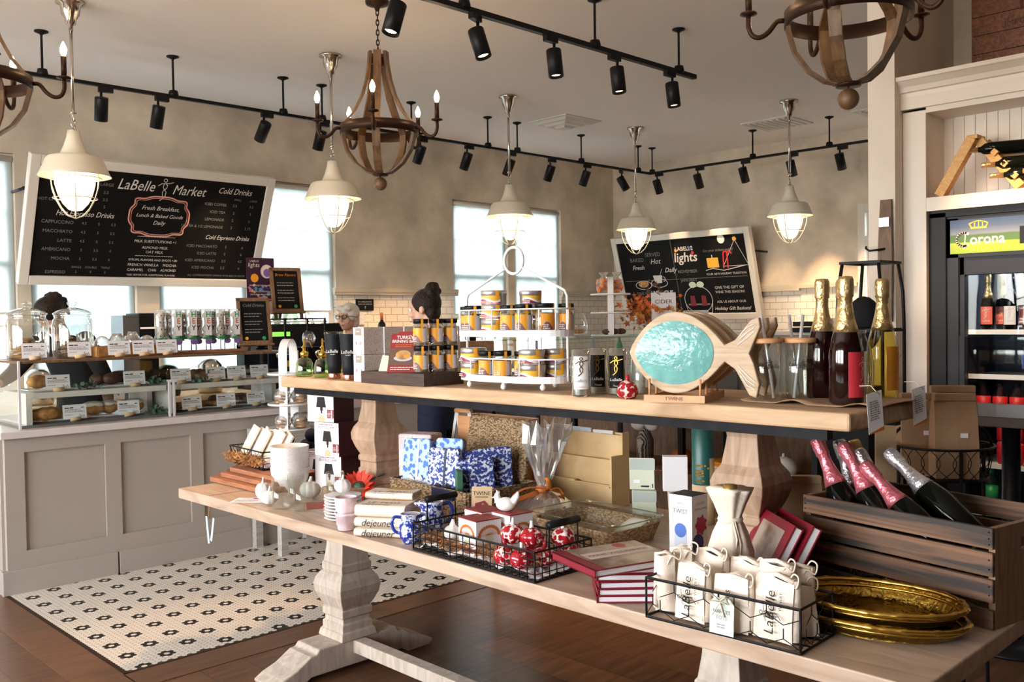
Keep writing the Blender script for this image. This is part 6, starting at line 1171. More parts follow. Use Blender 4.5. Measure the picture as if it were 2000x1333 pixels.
def pumpkin(x, y, z, R, m, label, group, name='ceramic_pumpkin', sq=0.8, stem=None, rz=0, lobes=8):
    t = thing(name, label, 'pumpkin', (x, y, z), rz, group); b = B(); b.sph((0, 0, R*sq), (R, R, R*sq), 32, 14, lambda a, tt: 1-0.10*(1-abs(math.cos(lobes/2*a)))*math.sin(tt)-(0.12*max(0, -math.cos(tt)) **12 if math.cos(tt) < -0.9 else 0)); b.build('body', m, t)
    b = B(); b.tube([(0, 0, R*sq*1.9), (0.002, 0, R*sq*2.2), (R*0.12, 0, R*sq*2.55)], [R*0.20, R*0.13, R*0.12], 8); b.build('stem', stem or m, t); return t
PG = 'white ceramic pumpkins on the long table'
pumpkin(1.945, 3.475, ZL, 0.032, white, 'tall white ceramic pumpkin left of the glass tumblers', PG, sq=1.15); pumpkin(1.912, 3.365, ZL, 0.036, white, 'low white ceramic pumpkin in front of the glass tumblers', PG); pumpkin(2.10, 3.36, ZL, 0.045, white, 'white ceramic pumpkin behind the glass tumblers and below the lamp boxes', PG, sq=0.78)
def glass_tumbler(x, y, label):
    t = thing('glass_tumbler', label, 'glass', (x, y, ZL), 0, 'clear glass tumblers near the table end'); b = B(); b.lathe([(0.0, 0.0), (0.034, 0.0), (0.036, 0.004), (0.038, 0.118), (0.0365, 0.118), (0.0345, 0.008), (0.018, 0.03), (0.010, 0.04), (0.0, 0.042)], n=32); b.build('glass', tumg, t)
glass_tumbler(1.905, 3.262, 'front left glass tumbler with a domed base'); glass_tumbler(1.945, 3.165, 'front right glass tumbler with a domed base'); glass_tumbler(2.00, 3.30, 'rear glass tumbler between the pumpkins'); glass_tumbler(2.14, 3.235, 'rear glass tumbler in front of the lamp boxes')
t = thing('wooden_scoop', 'wooden scoop with a square reddish handle beside the white plates', 'scoop', (1.97, 2.985, ZL), -0.5); b = B(); b.lathe([(0.0, 0.003), (0.025, 0), (0.045, 0.02), (0.048, 0.035), (0.042, 0.035), (0.02, 0.008), (0, 0.006)], n=20); b.build('bowl', redw, t); b = B(); b.box((-0.07, -0.0, 0.042), (0.075, 0.034, 0.022)); b.build('handle', mat('red_stained_wood', (0.22, 0.06, 0.04), 0.5), t, bevel=0.003)
# bottle lamp boxes
def lamp_box(x, y, z, rz, label):
    t = thing('lamp_box', label, 'box', (x, y, z), rz, 'bottle lamp boxes in the stack'); w, d, h = 0.150, 0.135, 0.148
    b = B(); b.use(plum).box((0, 0, h/2), (w, d, h)); b.build('carton', None, t, bevel=0.001); b = B(); M = FRONT(0, -d/2-0.0012, 0); b.use(paper).quad(M, -w/2+0.001, w/2-0.001, 0.001, h-0.001); b.use(burg).text('BOTTLE LAMP', 0.016, M @ Matrix.Translation((0.0, 0.125, 0))); b.use(mauve).lines(M, -0.045, 0.05, (0.138,), 0.0035)
    b.use(ink).prism([(-0.024, 0.064), (0.032, 0.064), (0.023, 0.110), (-0.016, 0.110)], 0.0008, M); b.prism([(-0.001, 0.05), (0.013, 0.05), (0.013, 0.066), (-0.001, 0.066)], 0.0008, M); b.prism([(0.003, 0.038), (0.010, 0.038), (0.010, 0.052), (0.003, 0.052)], 0.0008, M); b.use(kraftl).prism([(-0.012, 0.0015), (0.024, 0.0015), (0.024, 0.018), (0.014, 0.030), (-0.002, 0.030), (-0.012, 0.018)], 0.0008, M)
    b.use(burg).quad(M, 0.038, 0.074, 0.018, 0.056, 0.001); b.use(chalk).stroke(M, [(0.064, 0.022), (0.064, 0.046)], 0.006, 0.0014); b.disc(M @ Matrix.Translation((0.064, 0.049, 0)), 0.004, 8, z=0.0014); b.lines(M, 0.041, 0.056, (0.04, 0.034, 0.028), 0.002, 0.0014); b.use(burg).quad(LEFT(0, 0, 0) @ Matrix.Identity(4), 0, 0, 0, 0); b.build('printed_face', None, t)
LZ = -1.30
lamp_box(2.335, 3.50, ZL, LZ, 'bottom right box of the bottle lamp stack'); lamp_box(2.375, 3.657, ZL, LZ, 'bottom left box of the bottle lamp stack, behind the bowls'); lamp_box(2.315, 3.47, ZL+0.1485, LZ-0.08, 'middle box of the bottle lamp stack'); lamp_box(2.305, 3.505, ZL+0.297, LZ, 'top box of the bottle lamp stack')
# artificial sunflower
t = thing('sunflower', 'red artificial sunflower lying in front of the lamp boxes', 'flower', (2.225, 3.19, ZL+0.045), 0, rot=Euler((0.75, 0.0, -0.95))); b = B(); rnd = random.Random(2)
for k in range(34):
    a = 2*PI*k/17+(0.18 if k > 16 else 0); L = rnd.uniform(0.050, 0.066); M = Matrix.Rotation(a, 4, 'Z') @ Matrix.Translation((0.022, 0, 0.004 if k > 16 else 0)) @ Matrix.Rotation(-rnd.uniform(0.1, 0.7), 4, 'Y'); b.add([M @ V(0, -0.006, 0), M @ V(L*0.5, -0.012, 0.003), M @ V(L, 0, -0.002), M @ V(L*0.5, 0.012, 0.003), M @ V(0, 0.006, 0)], [[0, 1, 2, 3, 4]])
b.build('petal', redleaf, t); b = B(); b.sph((0, 0, 0.006), (0.030, 0.030, 0.012), 20, 8); b.build('seed_head', choc, t); b = B(); b.sph((0, 0, 0.014), (0.016, 0.016, 0.007), 14, 6); b.build('eye', plant, t); b = B(); b.tube([(0, 0, 0), (0.05, 0.06, -0.01), (0.09, 0.09, -0.02)], 0.004, 6); b.build('stem', plant, t)
# stacked scalloped plates, pink cups
for k in range(8):
    b = B(); b.lathe([(0, 0.001), (0.045, 0.0), (0.068, 0.008), (0.070, 0.011), (0.066, 0.012), (0.045, 0.005), (0, 0.005)], n=48, fl=lambda a, z: 1+0.025*math.sin(10*a)); o = b.build('scalloped_plate', white, None, (1.955, 2.905, ZL+0.0115*k)); o.rotation_euler = (0, 0, k*0.3); tag(o, (ORD[k]+' white scalloped plate from the bottom of the stack by the pink cups'), 'plate', 'stacked scalloped plates')
pumpkin(1.965, 2.92, ZL+0.095, 0.033, white, 'white ceramic pumpkin resting on the stacked plates', PG); pumpkin(2.045, 2.85, ZL+0.0005, 0.040, white, 'white ceramic pumpkin lying between the plates and the soap gift', PG, rz=1)
for k in range(2):
    t = thing('pink_cup', ('lower', 'upper')[k]+' pale pink cup of the stacked pair', 'cup', (1.862, 2.750, ZL+0.055*k), 0, 'pink cups in the stacked pair'); b = B(); b.lathe([(0, 0.0), (0.026, 0), (0.029, 0.003), (0.036, 0.052) if k == 0 else (0.0365, 0.02), (0.039, 0.054), (0.040, 0.062), (0.037, 0.062), (0.034, 0.02), (0, 0.008)], n=32); b.build('cup', pinkc, t)
# soap gift, dishes, mitts behind
t = thing('soap_gift', 'cellophane wrapped soap gift with a mint ribbon', 'gift', (2.20, 2.99, ZL), -1.15); b = B(); b.box((0, 0, 0.028), (0.085, 0.06, 0.032)); b.build('soap', paper, t, bevel=0.005); b = B(); b.box((0.018, 0, 0.028), (0.012, 0.063, 0.036)); b.build('ribbon', lightgreen, t); b = B(); b.sph((0.05, 0.01, 0.03), (0.055, 0.04, 0.028), 12, 8, lambda a, t: 1+0.15*math.sin(5*a)*math.sin(4*t)); b.build('cellophane', cello, t)
for k, (x, y, z, lab) in enumerate(((2.245, 2.905, 0, 'small brown and white bowl left of the seagrass basket'), (2.17, 2.93, 0.0, 'blue and white bowl in front of the brown and white bowl'))):
    b = B(); b.use(choc if k == 0 else delft).lathe([(0.02, 0), (0.025, 0.002), (0.042, 0.035), (0.043, 0.037)], n=24); b.use(white).lathe([(0.043, 0.037), (0.040, 0.036), (0.02, 0.008), (0, 0.006)], n=24); o = b.build('small_bowl', None, None, (x, y, ZL+z)); tag(o, lab, 'bowl')
for k in range(3): small_box('wooden_tag', ORD[k]+' pale wooden tag piece beside the sunflower', 'tag', (2.08+0.04*k, 3.10+0.05*k, ZL), (0.05, 0.022, 0.008), kraftl, k*0.5)
# folded towels
def folded(name, label, cat, loc, rz, w, d, h, m, group, mark=None, rolls=True):
    t = thing(name, label, cat, loc, rz, group); b = B(); n = 18; r = h/2
    P = [(-d/2+r-r*math.cos(a), r+r*math.sin(a)) for a in [-PI/2+PI*k/8 for k in range(9)][::1]]
    P = [(-d/2+r+r*math.cos(a), r+r*math.sin(a)) for a in [PI*1.5-PI*k/8 for k in range(9)]]+[(d/2, h*0.96), (d/2, h*0.04)]
    b.prism(P, w, Matrix(((0, 0, 1, -w/2), (1, 0, 0, 0), (0, 1, 0, 0), (0, 0, 0, 1)))); b.build('cloth', m, t, bevel=0.002)
    if rolls:
        b = B()
        for k in range(3): b.tube([(w/2+0.0005, -d/2+0.012+0.006*k, h*0.5+(h*0.32-0.004*k)), (w/2+0.0005, -d/2+0.005+0.006*k, h*0.5), (w/2+0.0005, -d/2+0.012+0.006*k, h*0.5-(h*0.32-0.004*k)), (w/2+0.0005, d/2-0.01, h*0.5-(h*0.3-0.005*k))], 0.0009, 5)
        b.build('fold_edge', kraftl, t)
    if mark: b = B(); mark(b); b.build('print', None, t)
    return t
def baguette(b, M, L):
    b.use(mat('baguette_print', (0.72, 0.42, 0.03), 0.7) if 'baguette_print' not in MATS else MATS['baguette_print']).disc(M, L/2, 20, L*0.09, z=0.001); b.use(bread)
    for k in range(5): b.stroke(M, [(-L*0.36+L*0.16*k, -L*0.05), (-L*0.28+L*0.16*k, L*0.06)], 0.003, 0.0016)
TW = 0.185; TGp = 'folded breakfast towels in the stack'
def mk1(z):
    def f(b): b.use(ink).text('LE  PETIT', 0.028, TOP(-0.0, -0.030, z), sx=1.1); baguette(b, TOP(0.015, 0.030, z), 0.115); b.use(ink).text('déjeuner', 0.03, TOP(-0.02, -0.062, z), 0.3)
    return f
def mk2(h):
    def f(b): b.use(ink).text('dejeuner', 0.034, FRONT(-0.005, -0.0815, h/2), 0.3)
    return f
folded('breakfast_towel', 'bottom cream towel of the breakfast towel stack', 'towel', (1.935, 2.607, ZL+0.0000), -1.02, TW, 0.16, 0.026, canvas, TGp, mk2(0.026)); folded('breakfast_towel', 'second cream towel from the bottom with script on its fold', 'towel', (1.955, 2.632, ZL+0.0265), -1.02, TW, 0.16, 0.030, canvas, TGp, mk2(0.03)); folded('breakfast_towel', 'third cream towel with a baguette print facing up', 'towel', (1.965, 2.642, ZL+0.0570), -1.02, TW, 0.165, 0.042, canvas, TGp, mk1(0.0425)); folded('breakfast_towel', 'top cream towel with a baguette print, set further back', 'towel', (2.025, 2.687, ZL+0.0995), -1.02, TW-0.005, 0.10, 0.024, canvas, TGp, mk1(0.0245))
# seagrass basket with open lid
t = thing('seagrass_basket', 'lidded seagrass basket holding blue printed towels', 'basket', (2.39, 2.725, ZL), NW-0.06); L, D, H = 0.49, 0.34, 0.105; b = B()
for a in ((0, -D/2, L, 0.012), (0, D/2, L, 0.012)): b.box((a[0], a[1], H/2), (a[2], a[3], H))
for s in (-1, 1): b.box((s*L/2, 0, H/2), (0.012, D, H))
b.box((0, 0, 0.006), (L, D, 0.012)); b.build('body', seagrass, t, bevel=0.004)
b = B(); b.tube([(-L/2, -D/2, H), (L/2, -D/2, H), (L/2, D/2, H), (-L/2, D/2, H)], 0.008, 8, True); b.build('rim', seagrass, t)
b = B(); M = FR((-0.012, D/2+0.004, H-0.005), (1, 0, 0.0), (0, 0.16, 1)); b.prism([(-0.165, 0), (0.19, 0), (0.20, 0.02), (0.20, 0.225), (0.185, 0.24), (-0.165, 0.24), (-0.175, 0.225), (-0.175, 0.02)], 0.022, M); b.build('lid', seagrass, t, bevel=0.006); b = B(); b.box((0.11, -D/2-0.01, H-0.012), (0.13, 0.006, 0.036)); b.build('strap', ribbon_b, t)
def towel_pack(x, y, rz, w, h, th, m, label, bow=None, side=None, lean=0.12):
    t = thing('tea_towel', label, 'towel', (x, y, ZL+0.016), rz, 'blue printed tea towels in the seagrass basket'); M = FR((0, 0, 0), (1, 0, 0), (0, lean, 1)); b = B(); b.prism([(-w/2, 0), (w/2, 0), (w/2-0.004, h), (w/2-0.014, h+0.006), (-w/2+0.008, h+0.006), (-w/2, h-0.004)], -th, M); b.build('cloth', m, t, bevel=0.005)
    if bow:
        b = B(); b.stroke(M, [(0.0, 0.0), (0.008, h)], 0.009, 0.0015); b.stroke(M, [(-w/2, h*0.36), (0, h*0.32), (w/2, h*0.36)], 0.012, 0.002)
        for s in (-1, 1): b.stroke(M, [(0, h*0.32), (s*0.022, h*0.42), (s*0.030, h*0.37), (0, h*0.32)], 0.011, 0.006); b.stroke(M, [(0, h*0.32), (s*0.028, h*0.12)], 0.011, 0.006)
        b.build('ribbon', bow, t)
towel_pack(2.285, 2.895, -1.20, 0.125, 0.245, 0.035, bluedot, 'light blue block print towel pack at the left of the seagrass basket', paper); towel_pack(2.35, 2.855, -1.15, 0.11, 0.225, 0.03, bluedot, 'light blue block print towel pack behind the leftmost pack', None)
towel_pack(2.265, 2.705, -1.18, 0.135, 0.225, 0.03, toile, 'blue and white toile towel pack with a navy bow', ribbon_b); towel_pack(2.32, 2.735, -1.15, 0.12, 0.255, 0.03, bluedot, 'light blue block print towel pack behind the navy bow pack', None)
for k, (x, y, h, m) in enumerate(((2.325, 2.600, 0.185, toile2), (2.375, 2.625, 0.21, toile2), (2.352, 2.563, 0.195, toile2), (2.398, 2.585, 0.22, toile2), (2.440, 2.555, 0.225, toile2))): towel_pack(x, y, -0.55, 0.10, h, 0.026, m, ('front', 'second', 'third', 'fourth', 'rear')[k]+' dark toile towel pack of the right hand group in the basket', None)
small_box('green_towel_roll', 'dark green and red striped towel between the toile packs', 'towel', (2.285, 2.625, ZL+0.016), (0.022, 0.07, 0.155), mat('green_cloth', (0.04, 0.13, 0.07), 0.8), -0.6)
# behind the basket: pink parcel, wooden caddy with white handle, seagrass shade
b = B(); b.box((0, 0, 0.13), (0.16, 0.10, 0.26)); o = b.build('pink_parcel', pinkpat, None, (2.46, 3.07, ZL), bevel=0.008); o.rotation_euler = (0, 0, -1.2); tag(o, 'pink and green printed parcel standing behind the blue towels', 'parcel')
t = thing('wooden_caddy', 'wooden caddy with white angled handle brackets behind the seagrass basket', 'caddy', (2.69, 2.93, ZL), NW); b = B(); b.box((0.03, 0.0, 0.16), (0.36, 0.02, 0.31)); b.box((0.03, 0.12, 0.16), (0.36, 0.02, 0.31)); b.box((-0.15, 0.06, 0.16), (0.02, 0.12, 0.31)); b.box((0.21, 0.06, 0.16), (0.02, 0.12, 0.31)); b.box((0.03, 0.06, 0.01), (0.36, 0.12, 0.02)); b.build('box', standw, t)
b = B()
for x in (-0.17, -0.085):
    for s in (-1, 1): b.tube([(x+0.028*s, 0.0, 0.21), (x, 0.0, 0.335)], 0.008, 4, smooth=False)
b.build('bracket', whitem, t); b = B(); b.cyl((-0.175, 0, 0.335), (-0.08, 0, 0.335), 0.010, n=12); b.build('handle', standw, t)
# jugs
def jug(x, y, s, rz, label):
    t = thing('jug', label, 'jug', (x, y, ZL), rz, 'blue and white jugs'); b = B(); k = s
    b.lathe([(0, 0.0), (0.022*k, 0), (0.026*k, 0.004*k), (0.040*k, 0.03*k), (0.042*k, 0.048*k), (0.034*k, 0.07*k), (0.029*k, 0.082*k), (0.034*k, 0.096*k), (0.036*k, 0.10*k)], n=28, fl=lambda a, z: 1+(0.45*max(0, math.cos(a-PI))**8 if z > 0.09*k else 0.0)); b.build('body', delft, t, solid=0.0025)
    b = B(); b.tube(cr([(0.030*k, 0, 0.09*k), (0.055*k, 0, 0.092*k), (0.064*k, 0, 0.07*k), (0.056*k, 0, 0.045*k), (0.040*k, 0, 0.035*k)]), 0.0055*k, 8); b.build('handle', deepblue, t); b = B(); b.lathe([(0.036*k, 0.100*k), (0.0375*k, 0.102*k), (0.033*k, 0.103*k), (0.027*k, 0.08*k)], n=24); b.build('inner_rim', white, t)
jug(1.895, 2.425, 0.95, 2.5, 'smaller blue and white jug in front, left of the grid basket'); jug(2.01, 2.455, 1.15, -0.45, 'larger blue and white jug with a cobalt handle behind the smaller one')
# grid wire basket and contents
GX, GY = 1.957, 2.068; GB = Matrix.Translation((GX, GY, ZL)) @ Matrix.Rotation(NW-0.02, 4, 'Z')
def gp(x, y, z): return tuple(GB @ V(x, y, z))
wire_basket('grid_basket', 'long black wire grid basket with grip handles near the front edge', (GX, GY, ZL), NW-0.02, 0.555, 0.235, 0.085, 18, 8, 4, 0.0022, True)
b = B(); rnd = random.Random(9); b.grid(lambda u, v: (-0.27+0.54*u, -0.112+0.224*v, 0.004+0.03*(abs(math.sin(9*u+3*v))*0.5+0.6*rnd.random())*(1 if 0.05 < u < 0.95 else 0.3)), 34, 16, False); o = b.build('tissue_paper', paper, None, (GX, GY, ZL)); o.rotation_euler = (0, 0, NW-0.02); tag(o, 'crumpled white tissue paper lining the grid basket', 'paper')
for nm, x, w, n, s in (('left', -0.20, 0.05, 260, 1), ('middle', -0.05, 0.09, 420, 2), ('right', 0.14, 0.09, 340, 3)): o = shreds('raffia', 'brown raffia shreds at the %s of the grid basket' % {'left': 'jug end', 'middle': 'centre', 'right': 'pumpkin end'}[nm], 'raffia', gp(x, -0.08, 0.028), (w, 0.02, 0.022), n, raffia, s, 0.003, None, 0.028); o.rotation_euler = (0, 0, NW)
t = thing('ceramic_garlic', 'white ceramic garlic bulb pair in the jug end of the grid basket', 'ornament', gp(-0.155, -0.055, 0.035), 0); b = B(); b.sph((0, 0, 0.026), (0.028, 0.028, 0.026), 20, 10, lambda a, t: 1+0.05*math.cos(6*a)); b.tube([(0, 0, 0.045), (0.003, 0, 0.07)], [0.012, 0.004], 8); b.sph((0.02, -0.05, 0.024), (0.024, 0.026, 0.024), 18, 9); b.build('bulb', white, t)
def match_box(x, y, z, rz, label, d=(0.098, 0.092, 0.090)):
    t = thing('ornament_carton', label, 'box', gp(x, y, z), NW+rz, 'white and dark red cartons in the grid basket'); b = B(); b.use(paper).box((0, 0, d[2]/2), d); b.use(boxred).box((0, 0, d[2]+0.0015), (d[0]+0.001, d[1]+0.001, 0.003)); b.build('carton', None, t); b = B()
    for M in (FRONT(0, -d[1]/2-0.0006, 0), FR((d[0]/2+0.0006, 0, 0), (0, 1, 0), (0, 0, 1))):
        b.use(sage).prism([(-0.014, 0.012), (0.014, 0.012), (0.012, 0.05), (-0.012, 0.05)], 0.0004, M); b.use(ribbon_o)
        for k in range(13): a = PI*(0.02+0.96*k/12); b.disc(M @ Matrix.Translation((0.036*math.cos(a), 0.045+0.027*math.sin(a), 0)), 0.0052, 7, z=0.0008); b.stroke(M, [(0, 0.046), (0.030*math.cos(a), 0.045+0.022*math.sin(a))], 0.0009, 0.0006)
    b.use(redc).quad(FRONT(0, -d[1]/2-0.0006, 0), -d[0]/2, d[0]/2, 0, 0.006, 0.0009); b.build('print', None, t)
match_box(-0.035, -0.045, 0.036, -0.15, 'front white carton with a red top and orange flower print'); match_box(-0.10, 0.03, 0.034, -0.1, 'left rear white carton with a red top and orange flower print', (0.09, 0.085, 0.098)); match_box(0.005, 0.055, 0.034, -0.1, 'right rear white carton under the white ceramic hen', (0.09, 0.09, 0.10))
t = thing('ceramic_hen', 'white ceramic hen sitting on the red topped cartons', 'ornament', gp(-0.012, 0.045, 0.138), NW+0.5); t.scale = (0.78,)*3; b = B(); b.sph((0, 0, 0.026), (0.042, 0.032, 0.028), 20, 11); b.sph((-0.036, 0, 0.052), (0.014, 0.012, 0.020), 12, 8); b.tube([(0.03, 0, 0.035), (0.048, 0, 0.062), (0.052, 0, 0.078)], [0.018, 0.012, 0.004], 8); b.tube([(-0.03, 0, 0.035), (-0.036, 0, 0.05)], [0.02, 0.013], 8); b.build('body', white, t); b = B(); b.add([(-0.044, 0, 0.066), (-0.038, 0.003, 0.082), (-0.032, 0, 0.070), (-0.028, 0, 0.080), (-0.026, 0, 0.064), (-0.038, -0.003, 0.075)], [[0, 1, 2], [2, 3, 4], [0, 5, 2]]); b.cyl((-0.048, 0, 0.052), (-0.060, 0, 0.049), 0.004, 0.001, 8); b.build('comb', white, t)
RG = 'red and white glazed pumpkins in the grid basket'
for k, (x, y, z, m, s, lab) in enumerate([(0.110, -0.060, 0.075, redpat, white, 'red and white pumpkin, upper left of the heap'), (0.165, -0.035, 0.070, redpat2, white, 'mostly red pumpkin with a white stem in the middle of the heap top'), (0.205, 0.055, 0.060, redpat, white, 'red and white pumpkin behind the grip handle'), (0.115, -0.095, 0.020, redpat, redc, 'red and white pumpkin, lower left front of the heap'), (0.185, -0.095, 0.022, redpat2, white, 'red floral pumpkin at the front corner of the basket'), (0.200, -0.020, 0.016, redpat, redc, 'red and white pumpkin below the grip handle'), (0.13, 0.015, 0.016, redpat2, redc, 'red floral pumpkin buried in the middle of the heap'), (0.205, 0.085, 0.014, redpat, redc, 'dark red and white pumpkin at the back corner of the basket')]): pumpkin(*gp(x+0.018, y, z), 0.037, m, lab, RG, 'glazed_pumpkin', 0.82, s, rz=k*0.9)
# cardboard utensil pack
t = thing('corkscrew_pack', 'brown card pack with a window leaning behind the grid basket', 'package', (2.165, 2.375, ZL), -0.85); b = B(); M = FR((0, 0, 0), (1, 0, 0), (0.35, 0.35, 1)); w, h = 0.072, 0.155; b.use(kraftl).prism([(-w/2, 0), (w/2, 0), (w/2, h), (-w/2, h)], -0.02, M); b.build('card', None, t); b = B(); b.use(burg).prism([(-w*0.32, 0.02), (w*0.32, 0.02), (w*0.32, h*0.6), (w*0.15, h*0.68), (-w*0.32, h*0.62)], 0.0008, M); b.use(ink).text('TWINE', 0.020, M @ Matrix.Translation((0, h*0.84, 0))); b.stroke(M, [(-0.022, h*0.76), (0.022, h*0.76)], 0.003); b.use(kraft).stroke(M, [(-0.01, 0.04), (0.0, 0.07), (0.012, 0.088), (0.004, 0.095), (-0.004, 0.075)], 0.004, 0.0015); b.build('print', None, t)
# cellophane gift with rust ribbon
t = thing('cellophane_gift', 'cellophane gift bag gathered with a rust ribbon', 'gift', (2.46, 2.36, ZL), 0.2); b = B(); rnd = random.Random(4); jit = [[rnd.uniform(-1, 1) for _ in range(26)] for _ in range(12)]
pr = [(0.085, 0.0), (0.10, 0.02), (0.095, 0.05), (0.06, 0.08), (0.022, 0.10), (0.018, 0.115), (0.035, 0.15), (0.06, 0.21), (0.085, 0.28), (0.10, 0.34)]
vs = []; fs = []; n = 26
for i, (r, z) in enumerate(pr):
    for k in range(n): a = 2*PI*k/n; q = r*(1+0.24*jit[i][k]*(1 if i > 4 else 0.4)); vs.append((q*math.cos(a)*(1.25 if i < 4 else 1)+0.03*(z/0.34), q*math.sin(a)*(0.8 if i > 5 else 1), z+0.03*jit[i][(k*3) % n]*(1 if i == 9 else 0)))
for i in range(len(pr)-1):
    for k in range(n): fs.append([i*n+k, i*n+(k+1) % n, (i+1)*n+(k+1) % n, (i+1)*n+k])
b.add(vs, fs, False); b.build('cellophane', cello, t); b = B(); b.sph((-0.02, -0.01, 0.03), (0.05, 0.045, 0.028), 12, 7); b.build('filling', mat('amber_packet', (0.55, 0.27, 0.05), 0.6), t)
b = B(); b.lathe([(0.024, 0.098), (0.026, 0.108), (0.024, 0.118)], n=16)
for P in ([(0, -0.03, 0.108), (-0.05, -0.06, 0.15), (-0.06, -0.05, 0.16)], [(0, -0.03, 0.108), (0.05, -0.05, 0.09), (0.07, -0.05, 0.04)], [(0, -0.03, 0.108), (-0.06, 0.02, 0.12), (-0.11, 0.05, 0.10), (-0.10, 0.06, 0.075), (-0.02, 0.0, 0.10)], [(0.0, -0.03, 0.108), (0.03, -0.05, 0.11), (0.05, -0.06, 0.085)]): b.tube(cr(P), 0.010, 6, sq=0.25)
b.build('ribbon', ribbon_o, t)
# maple card rack
t = thing('card_rack', 'tall maple plywood card rack with stepped pockets', 'card rack', (2.775, 2.49, ZL), NW-0.02); b = B(); w = 0.42
for y, h, z in ((0.0, 0.085, 0), (0.028, 0.175, 0), (0.060, 0.275, 0)): b.box((0, y, h/2), (w, 0.008, h))
b.box((0, 0.09, 0.14), (w, 0.008, 0.28)); b.build('panels', maple, t, bevel=0.0015)
b = B()
for s in (-1, 1): b.prism([(-0.012, 0), (0.095, 0), (0.095, 0.285), (0.055, 0.285), (0.055, 0.20), (-0.012, 0.20)], 0.008, FR((s*w/2-0.004, 0, 0), (0, 1, 0), (0, 0, 1)))
b.box((-0.09, -0.006, 0.088), (0.22, 0.012, 0.006)); b.box((0.10, -0.006, 0.078), (0.20, 0.012, 0.006)); b.box((0, 0.022, 0.178), (w, 0.012, 0.006)); b.build('side_panel', maple, t)
for k, (x, m) in enumerate(((-0.12, paper), (-0.015, mat('pale_blue_card', (0.55, 0.66, 0.78), 0.5)), (0.10, paper))): small_box('greeting_card', ORD[k]+' greeting card from the left standing in the maple rack', 'card', tuple(Matrix.Translation((2.775, 2.49, ZL)) @ Matrix.Rotation(NW-0.02, 4, 'Z') @ V(x, 0.073, 0.1)), (0.10, 0.006, 0.195-0.004*k), m, NW+0.02*k)
# packets, deep green tube, white box
def packet(x, y, z, rz, label, lean, m=None, w=0.085, h=0.105):
    t = thing('tea_towel_packet', label, 'packet', (x, y, z), rz, 'pale green flat packets beside the maple rack'); M = FR((0, 0, 0), (1, 0, 0.0), (0.0, lean, 1)); b = B(); b.use(m or sage).prism([(-w/2, 0), (w/2, 0), (w/2-0.004, h), (-w/2-0.004, h)], -0.018, M); b.build('packet', None, t); b = B(); b.use(mat('grey_green_print', (0.42, 0.47, 0.42), 0.6) if 'grey_green_print' not in MATS else MATS['grey_green_print']).quad(M, -w/2, w/2, h*0.62, h*0.97, 0.0006); b.use(ink).lines(M, -w*0.05, w*0.36, (h*0.1,), 0.006); b.stroke(M, [(w*0.42, h*0.07), (w*0.42, h*0.17)], 0.004); b.use(paper).quad(M, -w*0.35, -w*0.1, h*0.2, h*0.3, 0.0007); b.build('print', None, t)
packet(2.675, 2.055, ZL, -0.95, 'front lower pale green packet beside the maple rack', 0.1); packet(2.70, 2.085, ZL+0.1055, -1.0, 'upper pale green packet leaning on the packets below', 0.28, None, 0.09, 0.115); packet(2.715, 2.085, ZL, -0.95, 'rear lower pale green packet under the leaning packet', 0.1)
packet(2.77, 1.965, ZL+0.0, -0.9, 'lower pale green packet under the white envelope box', 0.05, cream); packet(2.80, 1.76, ZL, -0.9, 'lower pale green packet right of the deep green tube', 0.06); packet(2.805, 1.765, ZL+0.106, -0.9, 'upper grey green packet right of the deep green tube', 0.06)
small_box('envelope_box', 'white envelope box standing on the packets left of the green tube', 'box', (2.765, 1.985, ZL+0.106), (0.088, 0.05, 0.125), paper, -0.9)
t = thing('gift_tube', 'tall deep green card tube with a kraft base', 'tube', (2.78, 1.875, ZL), -0.9); b = B(); b.use(kraftl).lathe([(0, 0), (0.039, 0), (0.039, 0.14)], n=28); b.use(tealg).lathe([(0.0388, 0.14), (0.039, 0.145), (0.039, 0.372), (0.036, 0.375), (0, 0.375)], n=28); b.build('tube', None, t); b = B(); b.use(kraftl); wrap(b, 0.039, 0.14, 0.235, -1.05, -0.2, 8, 0.001); M = FR((0.0402*math.cos(-1.75), 0.0402*math.sin(-1.75), 0.18), (-math.sin(-1.75), math.cos(-1.75), 0), (0, 0, 1)); b.use(gold).lines(M, -0.022, 0.016, (0.03, 0.012, 0.004, -0.006, -0.024), 0.006); b.disc(M @ Matrix.Translation((0.022, 0.022, 0)), 0.004, 6, z=0.001); b.build('print', None, t)
# glass baking dish in its pearled basket
t = thing('baking_basket', 'shallow woven basket holding the glass baking dish', 'basket', (2.395, 2.045, ZL), NW-0.05)
def rr(hx, hy, r, n=6): return [p for (cx, cy, a) in ((hx-r, hy-r, 0), (-hx+r, hy-r, PI/2), (-hx+r, -hy+r, PI), (hx-r, -hy+r, 1.5*PI)) for p in arc(cx, cy, r, a, a+PI/2, n)]
def rloft(b, levels, closed=True):
    n = len(levels[0][0]); vs = [(x, y, z) for ring, z in levels for x, y in ring]; fs = []
    for i in range(len(levels)-1):
        for k in range(n): fs.append([i*n+k, i*n+(k+1) % n, (i+1)*n+(k+1) % n, (i+1)*n+k])
    fs.append(list(range((len(levels)-1)*n, len(levels)*n))); b.add(vs, fs, True); return b
b = B(); rloft(b, [(rr(0.175, 0.12, 0.05), 0.0), (rr(0.19, 0.135, 0.05), 0.05), (rr(0.192, 0.137, 0.05), 0.055), (rr(0.184, 0.129, 0.05), 0.054), (rr(0.170, 0.115, 0.045), 0.006)]); b.build('weave', pear, t)
